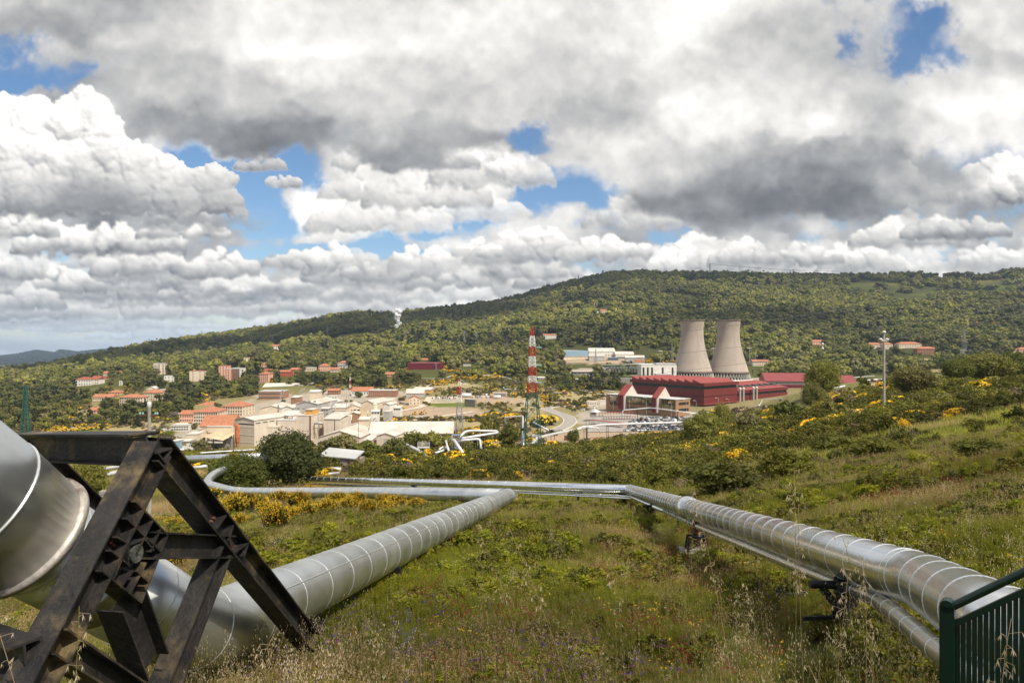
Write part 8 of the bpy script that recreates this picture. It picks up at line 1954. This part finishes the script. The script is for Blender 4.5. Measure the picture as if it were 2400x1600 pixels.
for i, (px, Y) in enumerate([(1020,5.6),(1045,5.3),(1075,5.8),(1100,5.4),(1128,5.9),(1160,5.7),(1190,6.0),(985,5.8)]):
    x = (px-1200)/F*Y; oat(x, Y, .62+.1*(i % 3), .03*(i % 3-1), 0, 40+i, 'brown seed spike, %s of the cluster at bottom centre' % ORD[sorted([1020,1045,1075,1100,1128,1160,1190,985]).index(px)], 'spike')

# ------------------------------------------------------------------ steam, added shade clouds overhead, haze
def vol(name, density, col=(.95,.95,.95)):
    m = bpy.data.materials.new(name); m.use_nodes = True; nt_ = m.node_tree; nt_.nodes.clear(); S.nt = nt_; out = nt_.nodes.new('ShaderNodeOutputMaterial'); pv = nt_.nodes.new('ShaderNodeVolumePrincipled'); pv.inputs['Color'].default_value = (*col, 1); pv.inputs['Density'].default_value = density; pv.inputs['Anisotropy'].default_value = .2; link(pv.outputs[0], out.inputs['Volume']); return m
def steam(label, px, base, top, wpx, Y, thin, seed, lean=0):
    """billowing vapour: a loose heap of soft translucent puffs"""
    r = np.random.default_rng(seed); k = Y/F; H = (base-top)*k; mb = MB()
    for i in range(80):
        t = r.random(); w = wpx*k*.5*(.6+.6*t); c_ = Vector((lean*H*t**1.4+r.normal()*w*.45, r.normal()*w*.4, H*t)); rad = w*r.uniform(.35, .6); add_blob(mb, c_, rad, r)
    for i in range(len(mb.smooth)): mb.smooth[i] = True
    return obj('steam_plume', mb.mesh('steam_plume', cloud_mat(thin)), loc=ray(px, base, Y), kind='stuff', label=label, cat='steam')
# unseen clouds added overhead to shade the meadow and parts of the ridge
def cloud_mat(thin):
    """white cloud; 'thin' = share of the light that passes straight through"""
    n_ = 'cloud_white_%d' % int(thin*100)
    if n_ in bpy.data.materials: return bpy.data.materials[n_]
    m = bpy.data.materials.new(n_); m.use_nodes = True; S.nt = m.node_tree; b_ = S.nt.nodes['Principled BSDF']; b_.inputs['Base Color'].default_value = (.9,.9,.9,1); b_.inputs['Roughness'].default_value = 1; b_.inputs['Specular IOR Level'].default_value = 0
    tr = S.nt.nodes.new('ShaderNodeBsdfTranslucent'); tr.inputs[0].default_value = (.92,.93,.95,1); mx = S.nt.nodes.new('ShaderNodeMixShader'); mx.inputs[0].default_value = .5; link(b_.outputs[0], mx.inputs[1]); link(tr.outputs[0], mx.inputs[2])
    tp = S.nt.nodes.new('ShaderNodeBsdfTransparent'); m2 = S.nt.nodes.new('ShaderNodeMixShader'); m2.inputs[0].default_value = thin**.5; link(mx.outputs[0], m2.inputs[1]); link(tp.outputs[0], m2.inputs[2]); link(m2.outputs[0], S.nt.nodes['Material Output'].inputs['Surface']); return m
def cloud(cx, cy, cz, puffs, seed, thin=.3):
    """flat based cloud whose shade falls where the sun line through it meets the ground; (cx, cy, cz) = shaded spot"""
    H = 1350.; t = (H-cz)/SUN.z; c = Vector((cx, cy, cz))+SUN*t; r = np.random.default_rng(seed); mb = MB()
    t5 = (1+5**.5)/2
    for (dx, dy, rx, ry) in puffs:
        rings = []; n = 26; vs = []; fs = []
        for i, (q, z) in enumerate([(0,-.02),(.6,-.03),(.92,.0),(1,.10),(.9,.3),(.62,.5),(.3,.62),(0,.66)]):
            for j in range(n):
                a = 2*math.pi*j/n; w = 1+.16*math.sin(3*a+seed)+.10*math.sin(7*a+seed*2)+.06*math.sin(13*a)
                vs.append((dx+rx*q*w*math.cos(a), dy+ry*q*w*math.sin(a), z*min(rx, ry)*.8))
        for i in range(7):
            for j in range(n): fs.append((i*n+j, i*n+(j+1)%n, (i+1)*n+(j+1)%n, (i+1)*n+j))
        mb.add(vs, fs, 0, True)
    me = mb.mesh('clouds', cloud_mat(thin)); return obj('clouds', me, loc=c, kind='stuff', label='unseen flat based cloud added overhead to cast shade', cat='cloud')
SHADE_CLOUDS = [((25,34,0),[(0,0,150,72),(-150,-20,90,60),(150,10,100,58)],1,.72),
          ((-1050,1800,0),[(0,0,640,400),(520,300,460,330),(-560,-160,460,330),(-500,350,500,350)],2,.08),
          ((250,2420,150),[(0,0,560,250),(560,60,460,210),(1050,60,360,160)],3,.1),
          ((560,1500,80),[(0,0,170,110),(-130,60,110,80)],4,.35),
          ((1250,2300,200),[(0,0,300,140)],5,.35)]
for c_, p_, s_, t_ in SHADE_CLOUDS: cloud(*c_, p_, s_, t_)
steam('white steam plume rising from the left ridge', 931, 768, 726, 15, 1750, .05, 3)
steam('thin steam rising above the low hall roofs', 655, 960, 912, 7, 560, .84, 5, .15)
steam('leaning wisp of steam behind the grey hall', 694, 936, 910, 6, 600, .84, 8, .7)
# the air between here and the far hills
hzm = bpy.data.materials.new('haze_air'); hzm.use_nodes = True; S.nt = hzm.node_tree; S.nt.nodes.clear(); out_ = S.nt.nodes.new('ShaderNodeOutputMaterial'); pv_ = S.nt.nodes.new('ShaderNodeVolumePrincipled')
pv_.inputs['Color'].default_value = (.62,.78,1,1); pv_.inputs['Density'].default_value = HAZE; pv_.inputs['Anisotropy'].default_value = .0; link(pv_.outputs[0], out_.inputs['Volume'])
mb = MB(); mb.box(-13900, 13900, -13900, 13900, -420, 345); mb.build('haze', hzm, kind='stuff', label='thin blue air that fades the far hills', cat='haze')
